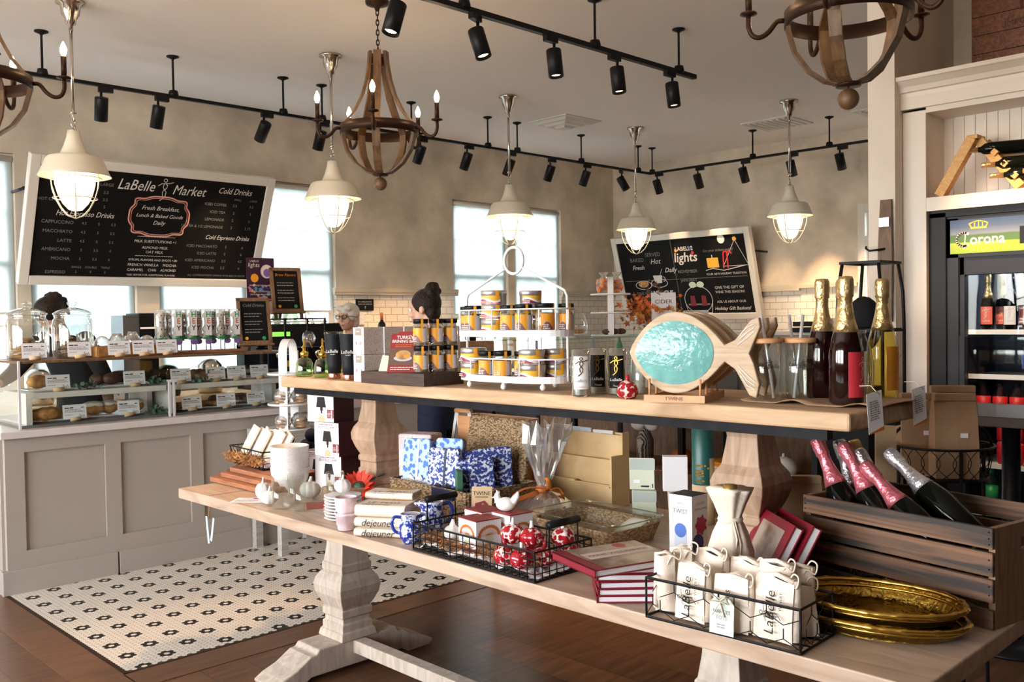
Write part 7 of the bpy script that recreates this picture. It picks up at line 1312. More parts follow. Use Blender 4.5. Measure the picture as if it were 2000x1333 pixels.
t = thing('baking_dish', 'rectangular clear glass baking dish sitting in the woven basket', 'dish', (2.395, 2.045, ZL+0.010), NW-0.05); b = B(); rloft(b, [(rr(0.160, 0.105, 0.04), 0.0), (rr(0.175, 0.120, 0.045), 0.05), (rr(0.200, 0.140, 0.05), 0.062), (rr(0.200, 0.140, 0.05), 0.066), (rr(0.175, 0.118, 0.045), 0.058), (rr(0.156, 0.101, 0.04), 0.005)]); b.build('glass', tumg, t); b = B(); b.tube([(x, y, 0.064) for x, y in rr(0.2, 0.14, 0.05)], 0.0022, 6, True); b.build('rim', glass('green_glass_edge', (0.50, 0.68, 0.62), 0.25), t)
b = B(); b.grid(lambda u, v: (0.095+0.075*v+0.03*u, -0.075+0.13*u, 0.012+0.055*math.sin(PI*0.5*u)**2), 10, 3); o = b.build('paper_sleeve', cream, None, (2.395, 2.045, ZL+0.004), solid=0.001); o.rotation_euler = (0, 0, NW-0.05); tag(o, 'curled cream paper sleeve inside the glass baking dish', 'paper')
# cookbooks
def book(loc, rz, w, d, h, cover, label, group, title=None, rot=None):
    t = thing('book', label, 'book', loc, rz, group, rot); b = B(); b.box((0, 0, 0.0015), (w, d, 0.003)); b.box((0, 0, h-0.0015), (w, d, 0.003)); b.box((-w/2+0.0015, 0, h/2), (0.003, d, h)); b.build('cover', cover, t); b = B(); b.box((0.001, 0, h/2), (w-0.008, d-0.008, h-0.006)); b.build('page_block', paper, t)
    if title: b = B(); title(b, h); b.build('jacket', None, t)
    return t
for k in range(5): book((1.958, 1.528, ZL+0.0188*k), -0.80+0.03*(k % 3), 0.235, 0.175, 0.0183, burg, ('bottom', 'second', 'third', 'fourth', 'fifth')[k]+' closed burgundy book of the cookbook stack', 'burgundy cookbooks in the stack')
jk = two('jacket_photo', (0.16, 0.09, 0.06), (0.42, 0.34, 0.28), 'noise', 14, 0.35, 0.65, 0.25)
def jacket(b, h): M = TOP(0, 0, h+0.0004); b.use(jk).quad(M, -0.098, 0.128, -0.102, 0.102); b.use(mat('jacket_band', (0.60, 0.50, 0.44), 0.4)).quad(M, -0.085, 0.115, -0.015, 0.042, 0.0004); b.use(burg).text('WINE WEDDINGS', 0.030, M @ Matrix.Translation((0.015, 0.012, 0)), sx=1.0, fit=0.19, z=0.001); b.use(redc).disc(M @ Matrix.Translation((0.06, 0.075, 0)), 0.02, 10, z=0.0006)
book((1.885, 1.545, ZL+0.0945), -0.30, 0.262, 0.208, 0.020, burg, 'top cookbook with a photo jacket lying askew on the stack', None, jacket)
for k in range(2): b_ = book((2.245+0.030*k, 1.295-0.035*k, ZL+0.105), 0, 0.17, 0.24, 0.026, bookred, ('left', 'right')[k]+' dark red picture book leaning behind the bottled gift bag', 'red picture books leaning by the pedestal', lambda b, h: b.use(jk).quad(TOP(0, 0, h+0.0004), -0.05, 0.06, -0.08, 0.08), Euler((0, math.radians(-62), math.radians(-40))))
# twist box
t = thing('aerator_box', 'white aerator box with blue and red wine pictures', 'box', (2.372, 1.655, ZL), math.radians(-42)); w, d, h = 0.080, 0.085, 0.192; b = B(); b.use(paper).box((0, 0, h/2), (w, d, h)); b.use(black).box((0, 0, h+0.0004), (w, d, 0.0012)); b.build('carton', None, t)
t.rotation_euler = (0, 0, math.radians(-1)); b = B(); M = FR((-w/2-0.0008, 0, 0), (0, -1, 0), (0, 0, 1)); b.use(greyink).text('TWIST', 0.021, M @ Matrix.Translation((0, h*0.74, 0)), sx=0.9); b.text('HOST', 0.008, M @ Matrix.Translation((0, h*0.87, 0))); b.use(mat('picture_blue', (0.08, 0.18, 0.55), 0.4)).disc(M @ Matrix.Translation((0, h*0.44, 0)), 0.022, 16, z=0.0006); b.use(mat('pale_glass_print', (0.60, 0.68, 0.80), 0.4)).prism([(-0.022, h*0.12), (0.022, h*0.12), (0.022, h*0.4), (-0.022, h*0.4)], 0.0004, M)
M = FRONT(0, -d/2-0.0008, 0); b.use(sage).lines(M, -0.02, 0.028, (h*0.87,), 0.008); b.use(mauve).text('FOR ALL WINES', 0.009, M @ Matrix.Translation((0.004, h*0.78, 0))); b.use(mat('picture_navy', (0.04, 0.05, 0.18), 0.4)).disc(M @ Matrix.Translation((-0.012, h*0.24, 0)), 0.029, 18, z=0.0005); b.use(mat('picture_ruby', (0.45, 0.02, 0.08), 0.4)).disc(M @ Matrix.Translation((0.004, h*0.52, 0)), 0.025, 18, z=0.0008)
for k in range(7): a = 0.4+k*0.9; b.disc(M @ Matrix.Translation((0.004+0.026*math.cos(a), h*0.52+0.026*math.sin(a), 0)), 0.006, 6, z=0.001)
b.build('print', None, t)
# bottle in a canvas drawstring bag
t = thing('bottle_bag', 'wine bottle in a white canvas drawstring bag', 'bottle bag', (2.095, 1.33, ZL), -0.8); t.scale = (1.16, 1.16, 1.25); b = B(); b.lathe([(0.03, 0), (0.047, 0.006), (0.052, 0.04), (0.050, 0.095), (0.037, 0.135), (0.025, 0.160), (0.024, 0.170), (0.034, 0.195), (0.046, 0.220), (0.050, 0.228)], n=48, fl=lambda a, z: 1+(0.06*math.sin(7*a+1)+0.04*math.sin(11*a) if 0.09 < z else 0.02*math.sin(5*a))*(1 if z < 0.2 else 1.2)); b.build('bag', canvas, t, solid=0.0018); b = B(); b.lathe([(0.0265, 0.158), (0.029, 0.164), (0.0265, 0.170)], n=24); b.tube([(0.0, -0.028, 0.164), (0.006, -0.042, 0.13), (-0.004, -0.052, 0.08), (0.0, -0.053, 0.03)], 0.0022, 6); b.tube([(0.004, -0.028, 0.164), (0.014, -0.041, 0.12), (0.01, -0.052, 0.07)], 0.0022, 6); b.build('drawstring', twinec, t)
b = B(); b.lathe([(0.015, 0.10), (0.0155, 0.215), (0.0165, 0.222), (0.016, 0.236), (0, 0.238)], n=18); b.build('bottle_neck', mat('dull_gold_cap', (0.34, 0.22, 0.05), 0.35, 0.7), t)
# canvas totes in a wire basket
TX, TY = 1.905, 1.195; TB = Matrix.Translation((TX, TY, ZL)) @ Matrix.Rotation(NW+0.05, 4, 'Z')
wire_basket('tote_basket', 'black chicken wire basket of folded canvas totes at the front edge', (TX, TY, ZL), NW+0.05, 0.40, 0.165, 0.098, 5, 3, 2, 0.0024, False, blackm, 1.0, True)
def tote(x, y, rz, w, h, th, lean, label, mark=0, seed=1):
    t = thing('canvas_tote', label, 'tote bag', tuple(TB @ V(x, y, 0.006)), NW+0.05+rz, 'folded canvas totes in the wire basket'); rnd = random.Random(seed); M = FR((0, 0, 0), (1, 0, 0), (0, lean, 1))
    b = B(); n = 9; o = []; ph = rnd.uniform(0, 6)
    def f(u, v):
        x_ = (u-0.5)*w*(1-0.05*v); z_ = v*h+0.006*math.sin(3*u+ph)*v; return M @ V(x_, z_, 0.0035*math.sin(5*u+3*v+ph)+0.012*math.sin(PI*u)*math.sin(PI*min(1, v*1.0)))
    b.grid(f, n, 9)
    def g(u, v): p = f(1-u, v); q = M @ V(0, 0, -th); q2 = q-(M @ V(0, 0, 0)); return Vector(p)+q2-(M @ V(0, 0, 0.02*math.sin(PI*u)*math.sin(PI*v))-M @ V(0, 0, 0))*0.6
    b.grid(g, n, 9)
    for k in range(3): b.tube([M @ V(-w/2+0.004, h-0.002-0.003*k, -th*(0.15+0.32*k)), M @ V(0, h+0.005+0.003*math.sin(k+ph), -th*(0.15+0.32*k)), M @ V(w/2-0.006, h-0.002, -th*(0.15+0.32*k))], th*0.20, 8)
    b.tube([M @ V(w/2-0.004, 0.006, -th/2), M @ V(w/2-0.006, h*0.5, -th/2), M @ V(w/2-0.012, h, -th/2)], th*0.5, 8); b.tube([M @ V(-w/2+0.003, 0.006, -th/2), M @ V(-w/2+0.004, h*0.5, -th/2), M @ V(-w/2+0.006, h, -th/2)], th*0.5, 8)
    b.build('bag', canvas, t)
    if mark:
        b = B(); N = M @ Matrix.Translation((0.006, h*0.46, 0.0155)) @ Matrix.Rotation(PI/2, 4, 'Z'); b.use(ink)
        if mark == 1: b.text('LaBelle', 0.034, N @ Matrix.Translation((0, 0.006, 0)), 0.12); b.text('WINERY', 0.011, N @ Matrix.Translation((0.028, -0.019, 0))); dancer(b, N @ Matrix.Translation((-0.005, 0.006, 0)), 0.055, 0.0016)
        if mark == 2: b.text('es', 0.024, N @ Matrix.Translation((0.03, 0.008, 0)), 0.12)
        b.build('lettering', None, t)
    b = B(); q = M @ V(w*0.28, h, -th*0.4)
    b.tube(cr([q, q+V(0.012, -0.002, 0.016), q+V(0.026, -0.006, 0.010), q+V(0.022, -0.010, -0.012), q+V(0.004, -0.012, -0.004), q+V(-0.010, -0.012, -0.03)]), 0.0021, 6); b.build('cord', twinec, t)
tote(-0.095, -0.055, -0.12, 0.085, 0.128, 0.026, 0.10, 'front left canvas tote printed with the dancer emblem', 1, 1); tote(0.015, -0.058, -0.06, 0.092, 0.122, 0.028, 0.10, 'front middle canvas tote behind the mint card tag', 2, 2); tote(0.118, -0.052, -0.10, 0.100, 0.138, 0.030, 0.12, 'front right canvas tote printed with the dancer emblem', 1, 3)
tote(0.165, 0.012, 0.9, 0.07, 0.115, 0.024, 0.22, 'canvas tote turned to the right end of the wire basket', 0, 4); tote(-0.180, -0.030, 0.5, 0.05, 0.142, 0.016, 0.05, 'narrow rolled canvas tote at the left end of the basket', 0, 5); tote(-0.160, 0.010, 0.4, 0.055, 0.150, 0.018, 0.08, 'second rolled canvas tote from the left end of the basket', 0, 6)
tote(-0.105, 0.035, -0.2, 0.09, 0.145, 0.028, 0.12, 'rear left canvas tote below the aerator box', 0, 7); tote(-0.01, 0.045, -0.15, 0.09, 0.135, 0.028, 0.10, 'rear middle canvas tote in front of the bottled gift bag', 0, 8); tote(0.075, 0.03, -0.1, 0.085, 0.148, 0.026, 0.12, 'rear canvas tote right of the bottled gift bag', 0, 9); tote(0.115, 0.062, 0.2, 0.08, 0.140, 0.024, 0.14, 'rear right canvas tote nearest the gold trays', 0, 10)
t = thing('tote_tag', 'mint card tag tied to the front of the wire tote basket', 'tag', tuple(TB @ V(0.012, -0.092, 0.088)), NW+0.05); b = B(); M = FR((0, 0, -0.082), (1, 0, 0), (0, 0.06, 1)); w, h = 0.062, 0.083; b.use(lightgreen).prism([(-w/2, 0), (w/2, 0), (w/2, h-0.012), (w/2-0.012, h), (-w/2+0.012, h), (-w/2, h-0.012)], -0.001, M); b.use(greyink).text('MARKET', 0.012, M @ Matrix.Translation((0, 0.052, 0)), bold=0.015); b.text('TOTE', 0.012, M @ Matrix.Translation((0, 0.038, 0)), bold=0.015); b.lines(M, -0.012, 0.014, (0.022, 0.016), 0.003); b.build('card', None, t); b = B()
for s in (-1, 1): b.tube([(0, -0.002, -0.004), (s*0.018, -0.010, 0.010), (s*0.024, -0.010, -0.006), (0, -0.004, -0.006), (s*0.016, -0.012, -0.036)], 0.0042, 6, sq=0.4)
b.build('ribbon', canvas, t)
# hammered gold trays
def gold_tray(x, y, z, rz, rx, label):
    t = thing('gold_tray', label, 'tray', (x, y, z), rz, 'oval hammered gold trays', Euler((rx, 0.0, rz))); hx, hy = 0.192, 0.118; n = 64
    E = lambda f, k: (hx*f*math.cos(2*PI*k/n), hy*f*math.sin(2*PI*k/n)); lev = [(0.0, 0.004), (0.78, 0.0), (0.90, 0.012), (0.97, 0.030), (1.0, 0.034)]; b = B(); vs = []; fs = []
    for f, zz in lev[1:]: vs += [(*E(f, k), zz) for k in range(n)]
    for i in range(len(lev)-2):
        for k in range(n): fs.append([i*n+k, i*n+(k+1) % n, (i+1)*n+(k+1) % n, (i+1)*n+k])
    fs.append(list(range(n))); b.add(vs, fs, True); b.build('basin', goldd, t, solid=0.002)
    b = B(); m = 96; rr_ = [0.0066*(1.42 if k % 6 == 0 else 1.0) for k in range(m)]; b.tube([(hx*1.0*math.cos(2*PI*k/m), hy*1.0*math.sin(2*PI*k/m), 0.036) for k in range(m)], rr_, 9, True); b.tube([(hx*0.94*math.cos(2*PI*k/m), hy*0.94*math.sin(2*PI*k/m), 0.024) for k in range(m)], [0.004*(1.2 if k % 8 == 0 else 1) for k in range(m)], 8, True); b.build('bamboo_rim', gold, t)
gold_tray(2.115, 0.945, ZL, math.radians(-76), 0.0, 'lower hammered gold tray with a bamboo rim'); gold_tray(2.118, 0.952, ZL+0.036, math.radians(-78), 0.04, 'upper hammered gold tray with a bamboo rim')
# crate of sparkling wine
CR = Matrix.Translation((2.337, 1.009, ZL)) @ Matrix.Rotation(math.radians(-101), 4, 'Z')
t = thing('wine_crate', 'slatted brown wooden crate of foil topped bottles', 'crate', (2.337, 1.009, ZL), math.radians(-101)); L, D, H = 0.537, 0.33, 0.236
for z0, z1 in ((0.187, 0.236), (0.123, 0.179), (0.062, 0.116), (0.0, 0.045)):
    for y in (-0.006, D+0.006): b = B(); b.box((0, y, (z0+z1)/2), (L, 0.012, z1-z0)); b.build('slat', cratew, t, bevel=0.0015)
for s in (-1, 1):
    b = B(); x = s*(L/2-0.008)
    b.box((x, D/2, 0.085), (0.016, D, 0.17)); b.box((x, D/2, 0.221), (0.016, D, 0.030)); b.box((x, D*0.17, 0.188), (0.016, D*0.34, 0.036)); b.box((x, D*0.83, 0.188), (0.016, D*0.34, 0.036)); b.build('end_panel', framew, t, bevel=0.001)
b = B(); b.box((0, D/2, 0.004), (L-0.03, D, 0.008)); b.build('base', framew, t); b = B()
for sx in (-1, 1):
    for z in (0.198, 0.212, 0.227, 0.14, 0.162, 0.08, 0.10): b.cyl((sx*(L/2-0.008), -0.0135, z), (sx*(L/2-0.008), -0.0115, z), 0.002, n=6)
b.build('nail', blackm, t)
shreds('wood_wool', 'brown shredded wood wool in the bottom of the wine crate', 'wood wool', tuple(CR @ V(0, D/2, 0.010)), (0.245, 0.13, 0.04), 1500, straw, 8, 0.003, None, 0.03).rotation_euler = (0, 0, math.radians(-101))
def crate_bottle(x, y, z, lean, back, foil, label):
    p = CR @ V(x, y, z); d = (CR.to_3x3() @ V(-math.sin(lean), math.sin(back), math.cos(lean))).normalized(); bottle('sparkling_bottle', label, tuple(p), foil, blackg, None, 'foil topped bottles in the wooden crate', rot=d.to_track_quat('Z', 'Y').to_euler(), h=0.33, R=0.043)
crate_bottle(-0.143, 0.085, 0.093, 0.50, 0.0, pinkfoil, 'leftmost pink foiled bottle in the wooden crate'); crate_bottle(-0.036, 0.095, 0.099, 0.585, 0.0, pinkfoil, 'middle pink foiled bottle in the wooden crate'); crate_bottle(0.105, 0.085, 0.110, 0.85, 0.0, pinkfoil, 'rightmost pink foiled bottle leaning lowest in the crate')
crate_bottle(-0.190, 0.19, 0.058, 0.35, 0.0, silvfoil, 'silver foiled bottle between the left and middle pink bottles'); crate_bottle(-0.045, 0.195, 0.080, 0.64, 0.0, silvfoil, 'silver foiled bottle behind the middle pink bottle'); crate_bottle(0.115, 0.19, 0.145, 0.89, 0.0, silvfoil, 'silver foiled bottle standing alone to the right in the crate'); crate_bottle(-0.20, 0.275, 0.05, 0.36, 0.0, goldfoil, 'gold foiled bottle at the back of the crate')
# kraft bags, gold post, cream paper bag
def kraft_bag(x, y, z, rz, w, d, h, label, m=kraft, sticker=True):
    t = thing('kraft_bag', label, 'paper bag', (x, y, z), rz); b = B(); n = 10
    lv = [(1.0, 0), (1.02, h*0.3), (1.0, h*0.7), (0.98, h*0.86), (0.96, h)]; vs = []; fs = []
    for i, (s, zz) in enumerate(lv):
        q = (1-0.75*max(0, (zz/h-0.55)/0.45)); vs += [(-w/2*s, -d/2*q, zz), (0, -d/2*q*1.06-0.003*(i % 2), zz+0.002), (w/2*s, -d/2*q, zz), (w/2*s*0.97, 0, zz), (w/2*s, d/2*q, zz), (0, d/2*q, zz), (-w/2*s, d/2*q, zz), (-w/2*s*0.97, 0, zz)]
    for i in range(len(lv)-1):
        for k in range(8): fs.append([i*8+k, i*8+(k+1) % 8, i*8+8+(k+1) % 8, i*8+8+k])
    fs += [list(range(8))[::-1], list(range(32, 40))]; b.add(vs, fs); b.build('bag', m, t)
    b = B(); b.box((0, -d*0.12, h-0.010), (w*0.97, d*0.30, 0.024)); b.build('folded_top', m, t, bevel=0.003)
    if sticker: b = B(); b.box((w*0.15, -d/2-0.004, h*0.52), (0.022, 0.002, 0.014)); b.build('price_sticker', paper, t)
kraft_bag(2.60, 1.405, ZL, -0.9, 0.125, 0.09, 0.245, 'light kraft bag between the pedestal and the wooden crate', kraftl, False)
t = thing('gold_bar_stand', 'small gold post with a flat top behind the canvas totes', 'stand', (2.285, 1.300, ZL)); t.scale = (1, 1, 1.45); b = B(); b.lathe([(0, 0), (0.02, 0), (0.02, 0.004), (0.003, 0.008), (0.003, 0.118), (0.012, 0.121), (0.014, 0.126), (0, 0.127)], n=16); b.build('post', gold, t)
t = thing('paper_tag_board', 'tall narrow beige card standing behind the wooden crate', 'card', (2.74, 1.20, ZL), -0.85); b = B(); b.box((0, 0, 0.21), (0.062, 0.004, 0.42)); b.build('card', kraftl, t)
# round wire basket on its stand with kraft bags
BX, BY, BZ = 3.06, 1.16, 0.975
t = thing('round_wire_basket', 'round black wire basket with an arched handle on a wire stand', 'basket', (BX, BY, 0)); b = B(); R = 0.155
for r, z in ((R, BZ+0.10), (R*0.86, BZ), (R*0.86, BZ+0.003)): b.tube([(r*math.cos(2*PI*k/40), r*math.sin(2*PI*k/40), z) for k in range(40)], 0.0045 if z > BZ+0.05 else 0.003, 6, True)
for k in range(20):
    for s in (-1, 1):
        P = []
        for i in range(7): u = i/6; a = 2*PI*k/20+s*(0.30*math.sin(PI*u)*0.9+0.157*u); r = R*(0.86+0.14*u); P.append((r*math.cos(a), r*math.sin(a), BZ+0.1*u))
        b.tube(P, 0.0013, 5)
for k in range(5): q = R*0.8*(k-2)/2.2; w_ = math.sqrt(max(0, (R*0.86)**2-q*q)); b.cyl((q, -w_, BZ), (q, w_, BZ), 0.0018, n=5); b.cyl((-w_, q, BZ), (w_, q, BZ), 0.0018, n=5)
b.build('wire_body', blackm, t); b = B(); b.tube([(R*0.97*math.cos(a)*0.55, -R*0.97*math.cos(a)*0.83, BZ+0.1+0.088*math.sin(a)) for a in [PI*k/16 for k in range(17)]], 0.005, 8); b.build('handle', blackm, t)
b = B()
for k in range(4): a = PI/4+k*PI/2; x, y = R*0.88*math.cos(a), R*0.88*math.sin(a); b.tube([(x, y, BZ+0.1), (x, y, 0.72), (x*1.15, y*1.15, 0.0)], 0.006, 8)
b.tube([(R*0.9*math.cos(2*PI*k/32), R*0.9*math.sin(2*PI*k/32), 0.80) for k in range(32)], 0.004, 6, True); b.build('stand_leg', blackm, t)
kraft_bag(BX-0.045, BY-0.055, BZ+0.006, -0.95, 0.125, 0.085, 0.262, 'right front kraft bag in the round wire basket'); kraft_bag(BX-0.02, BY+0.065, BZ+0.006, -0.95, 0.115, 0.085, 0.256, 'left front kraft bag in the round wire basket'); kraft_bag(BX+0.065, BY-0.01, BZ+0.006, -0.95, 0.14, 0.075, 0.278, 'rear kraft bag in the round wire basket', sticker=False)
# ================================================================ FURTHER BACK
# white arched three-tier stand on a grey crate table beside the pastry case
t = thing('crate_table', 'grey weathered crate table at the end of the service counter', 'table', (3.27, 5.42, 0)); b = B()
for x in (-0.19, 0.19):
    for y in (-0.16, 0.16): b.box((x, y, 0.36), (0.05, 0.05, 0.72))
b.build('leg', greyw, t); b = B(); b.box((0, -0.185, 0.745), (0.47, 0.02, 0.105)); b.box((0, 0.185, 0.745), (0.47, 0.02, 0.105)); b.box((-0.225, 0, 0.745), (0.02, 0.36, 0.105)); b.box((0.225, 0, 0.745), (0.02, 0.36, 0.105)); b.box((0, 0, 0.775), (0.44, 0.36, 0.012)); b.build('crate_top', greyw, t, bevel=0.002)
def tier_stand(x, y, z, rz, R, levels, top, label, leg=False):
    t = thing('tiered_stand', label, 'cake stand', (x, y, z), rz); b = B(); w = R*0.78; P = [(-w, 0, 0.0), (-w, 0, top-w)]+[(w*math.cos(a), 0, top-w+w*math.sin(a)) for a in [PI-PI*k/14 for k in range(1, 14)]]+[(w, 0, top-w), (w, 0, 0)]
    vs = []; fs = []
    for p in P: vs += [(p[0], -0.028, p[2]), (p[0], 0.028, p[2])]
    for i in range(len(P)-1): fs.append([2*i, 2*i+1, 2*i+3, 2*i+2])
    b.add(vs, fs, False); b.build('arch', whitem, t, solid=0.006)
    for zz in levels: b = B(); b.lathe([(0, zz), (R, zz), (R*1.03, zz+0.006), (R*1.03, zz+0.016), (R, zz+0.012), (0, zz+0.010)], n=32); b.build('plate', whitem, t)
    return t
tier_stand(3.24, 5.42, 0.784, -2.45, 0.135, (0.0, 0.165, 0.365), 0.60, 'white arched three-tier stand of bagged cookies on the crate table')
for k, (lv, a, lab) in enumerate(((0.0, 3.6, 'left bagged cookie pile on the bottom tier of the arched stand'), (0.0, 5.4, 'right bagged cookie pile on the bottom tier of the arched stand'), (0.165, 3.6, 'left bagged cookie pile on the middle tier of the arched stand'), (0.165, 5.4, 'right bagged cookie pile on the middle tier of the arched stand'))):
    t = thing('cookie_bag', lab, 'cookie bag', (3.24+0.075*math.cos(a), 5.42+0.075*math.sin(a), 0.797+lv), a, 'bagged cookies on the arched stand')
    for j in range(3): b = B(); b.lathe([(0, 0), (0.042, 0.002), (0.045, 0.01), (0.03, 0.02), (0, 0.022)], (0.004*j, 0, 0.005+0.021*j), 14); b.build('cookie', bread, t)
    b = B(); b.sph((0, 0, 0.05), (0.06, 0.055, 0.052), 12, 8, lambda q, tt: 1+0.16*math.sin(6*q+k)*math.sin(3*tt)); b.build('cellophane', cello, t)
t = thing('berry_garland', 'dark bunch of fabric berries heaped behind the nested bowls', 'garland', (2.56, 3.98, ZL)); b = B(); rnd = random.Random(12)
for k in range(60): b.sph((rnd.gauss(0, 0.07), rnd.gauss(0, 0.06), 0.03+abs(rnd.gauss(0, 0.055))), rnd.uniform(0.028, 0.04), 8, 6)
b.build('berries', mat('midnight_cloth', (0.014, 0.017, 0.032), 0.8), t); b = B()
for k in range(14): q = V(rnd.gauss(0, 0.07), rnd.gauss(0, 0.06), 0.05+abs(rnd.gauss(0, 0.07))); M = Matrix.Translation(q) @ Euler((rnd.uniform(0, 6), rnd.uniform(0, 6), 0)).to_matrix().to_4x4(); b.add([M @ V(-0.04, 0, 0), M @ V(0, -0.02, 0.01), M @ V(0.04, 0, 0), M @ V(0, 0.02, 0.01)], [[0, 1, 2, 3]])
b.build('leaves', mat('dark_leaf', (0.015, 0.03, 0.025), 0.7), t)
# behind the left tumblers: counter side things inside the black rack
t = thing('glass_jar', 'jar with a black lid and yellow label inside the black wire rack', 'jar', (3.64, 6.08, 1.147)); b = B(); b.lathe([(0.03, 0), (0.036, 0.005), (0.036, 0.08)], n=18); b.build('body', jarg, t); b = B(); b.lathe([(0.037, 0.08), (0.038, 0.105), (0, 0.106)], n=18); b.build('lid', black, t); b = B(); wrap(b, 0.036, 0.02, 0.065, -3, 0); b.build('label', yellow, t)
b = B(); b.sph((0, 0, 0.06), (0.05, 0.05, 0.06), 12, 8, lambda q, tt: 1+0.15*math.sin(5*q)*math.sin(3*tt)); tag(b.build('treat_bag', cello, None, (3.80, 6.06, 1.31)), 'clear bag of brown treats inside the black wire rack', 'treat bag')
small_box('snack_carton', 'brown snack carton low in the black wire rack', 'carton', (3.74, 6.06, 0.926), (0.22, 0.12, 0.16), bread)
# second case: cake dome, white tier stand with sweets, autumn leaves, cider cards
t = thing('cake_dome', 'clear cake dome over doughnuts on the second glass case', 'cake stand', (6.45, 5.80, 1.312)); b = B(); b.lathe([(0.16, 0.035), (0.165, 0.12), (0.14, 0.20), (0.08, 0.255), (0, 0.275)], n=28); b.sph((0, 0, 0.29), 0.02, 10, 7); b.build('dome', tumg, t); b = B(); b.lathe([(0, 0), (0.08, 0), (0.05, 0.02), (0.17, 0.03), (0.17, 0.036), (0, 0.034)], n=28); b.build('plate', white, t)
for k in range(6):
    a = k*PI/3; b = B(); b.tube([(0.03*math.cos(q), 0.03*math.sin(q), 0.02) for q in [2*PI*j/14 for j in range(14)]], 0.02, 8, True); tag(b.build('doughnut', bread, None, (6.45+0.09*math.cos(a), 5.80+0.09*math.sin(a), 1.349)), 'golden doughnut under the cake dome', 'doughnut', 'doughnuts under the cake dome')
tier_stand(7.07, 5.82, 1.312, 0.7, 0.19, (0.0, 0.22, 0.40), 0.58, 'white arched tier stand of orange sweets on the second glass case')
for k, x in enumerate((-0.09, 0.09)):
    t = thing('sweet_bag', ('left', 'right')[k]+' clear bag of orange sweets on top of the far tier stand', 'sweet bag', (7.07+x*0.75, 5.82-abs(x)*0-x*0.3, 1.725), 0, 'bags of orange sweets'); b = B(); rnd = random.Random(k)
    for j in range(26): b.sph((rnd.gauss(0, 0.03), rnd.gauss(0, 0.03), rnd.uniform(0.02, 0.13)), 0.022, 6, 5)
    b.build('sweets', mat('orange_sweet', (0.85, 0.22, 0.05), 0.4) if 'orange_sweet' not in MATS else MATS['orange_sweet'], t); b = B(); b.lathe([(0.06, 0), (0.072, 0.07), (0.06, 0.14), (0.02, 0.17), (0.05, 0.21)], n=12, smooth=False); b.build('cellophane', cello, t)
for k in range(3): b = B(); b.lathe([(0, 0), (0.045, 0.003), (0.05, 0.012), (0, 0.02)], n=14); tag(b.build('cookie', bread, None, (6.98+0.09*k, 5.80, 1.545)), ORD[k]+' cookie from the left on the middle of the far tier stand', 'cookie', 'cookies on the far tier stand')
for k in range(3): b = B(); b.sph((0, 0, 0.03), (0.055, 0.05, 0.03), 10, 6); tag(b.build('dark_bake', choc, None, (6.96+0.11*k, 5.78, 1.326)), ORD[k]+' dark bake from the left at the foot of the far tier stand', 'pastry', 'dark bakes on the far tier stand')
t = thing('leaf_arrangement', 'red and orange autumn leaf arrangement in a pot on the second glass case', 'flower arrangement', (7.70, 5.80, 1.312)); b = B(); b.lathe([(0.06, 0), (0.085, 0.1), (0.08, 0.11), (0, 0.10)], n=16); b.build('pot', stainless, t); rnd = random.Random(21)
for nm, mm, n, sg, zc in (('leaves', autumn, 210, 0.17, 0.26), ('leaves', autumn2, 110, 0.15, 0.22), ('dark_leaves', choc, 26, 0.10, 0.40)):
    b = B()
    for k in range(n):
        q = V(rnd.gauss(0, sg), rnd.gauss(0, sg*0.7), zc+rnd.gauss(0, 0.075)); s = rnd.uniform(0.025, 0.045); M = Matrix.Translation(q) @ Euler((rnd.uniform(0, 6), rnd.uniform(0, 6), rnd.uniform(0, 6))).to_matrix().to_4x4()
        b.add([M @ V(s*(1.0 if j % 2 == 0 else 0.45)*math.cos(j*PI/5), s*(1.0 if j % 2 == 0 else 0.45)*math.sin(j*PI/5), 0.004*(j % 2)) for j in range(10)], [list(range(10))])
    b.build(nm, mm, t)
b = B()
for k in range(12): a = k*0.5; b.tube([(0, 0, 0.08), (0.1*math.cos(a), 0.08*math.sin(a), 0.2), (0.19*math.cos(a), 0.14*math.sin(a), 0.28)], 0.004, 5)
b.build('stems', barrelw, t)
def sign_card(x, y, z, w, h, label):
    t = thing('cider_card', label, 'sign', (x, y, z), -0.75); b = B(); M = FR((0, 0, 0), (1, 0, 0), (0, 0.1, 1)); b.use(paper).prism([(-w/2, 0), (w/2, 0), (w/2, h), (-w/2, h)], -0.004, M); b.use(ink).text('CIDER', w*0.22, M @ Matrix.Translation((0, h*0.78, 0)), sx=1.15); b.use(ribbon_o).lines(M, -w*0.1, w*0.25, (h*0.6,), h*0.05); b.build('card', None, t); b = B(); b.box((0, 0.03, 0.01), (w*0.5, 0.06, 0.02)); b.build('foot', stainless, t)
sign_card(7.62, 5.58, 1.318, 0.25, 0.42, 'larger white card lettered in black in front of the autumn leaves'); sign_card(8.30, 5.66, 1.318, 0.27, 0.24, 'smaller white card lettered in black above the wooden fish')
for o in bpy.data.objects:
    if o.name.startswith('cider_card') and o.type == 'EMPTY': o.name = o.name.replace('cider_card', 'lettered_card')
t = thing('pitcher', 'bright green and yellow bottle behind the jar candles on the second counter', 'bottle', (7.36, 5.95, 1.126)); b = B(); b.lathe([(0.03, 0), (0.035, 0.08), (0.012, 0.14), (0.012, 0.17)], n=14); b.build('body', greenband, t); b = B(); b.lathe([(0.014, 0.16), (0.012, 0.2), (0, 0.2)], n=10); b.build('cap', yellow, t)
t = thing('register_tray', 'black stacked trays on the far counter below the promotions chalkboard', 'tray', (8.95, 4.6, 1.335), 0); b = B(); b.box((0, 0, 0.0), (0.36, 0.45, 0.05)); b.box((0, 0, 0.06), (0.34, 0.42, 0.05)); b.build('trays', black, t)
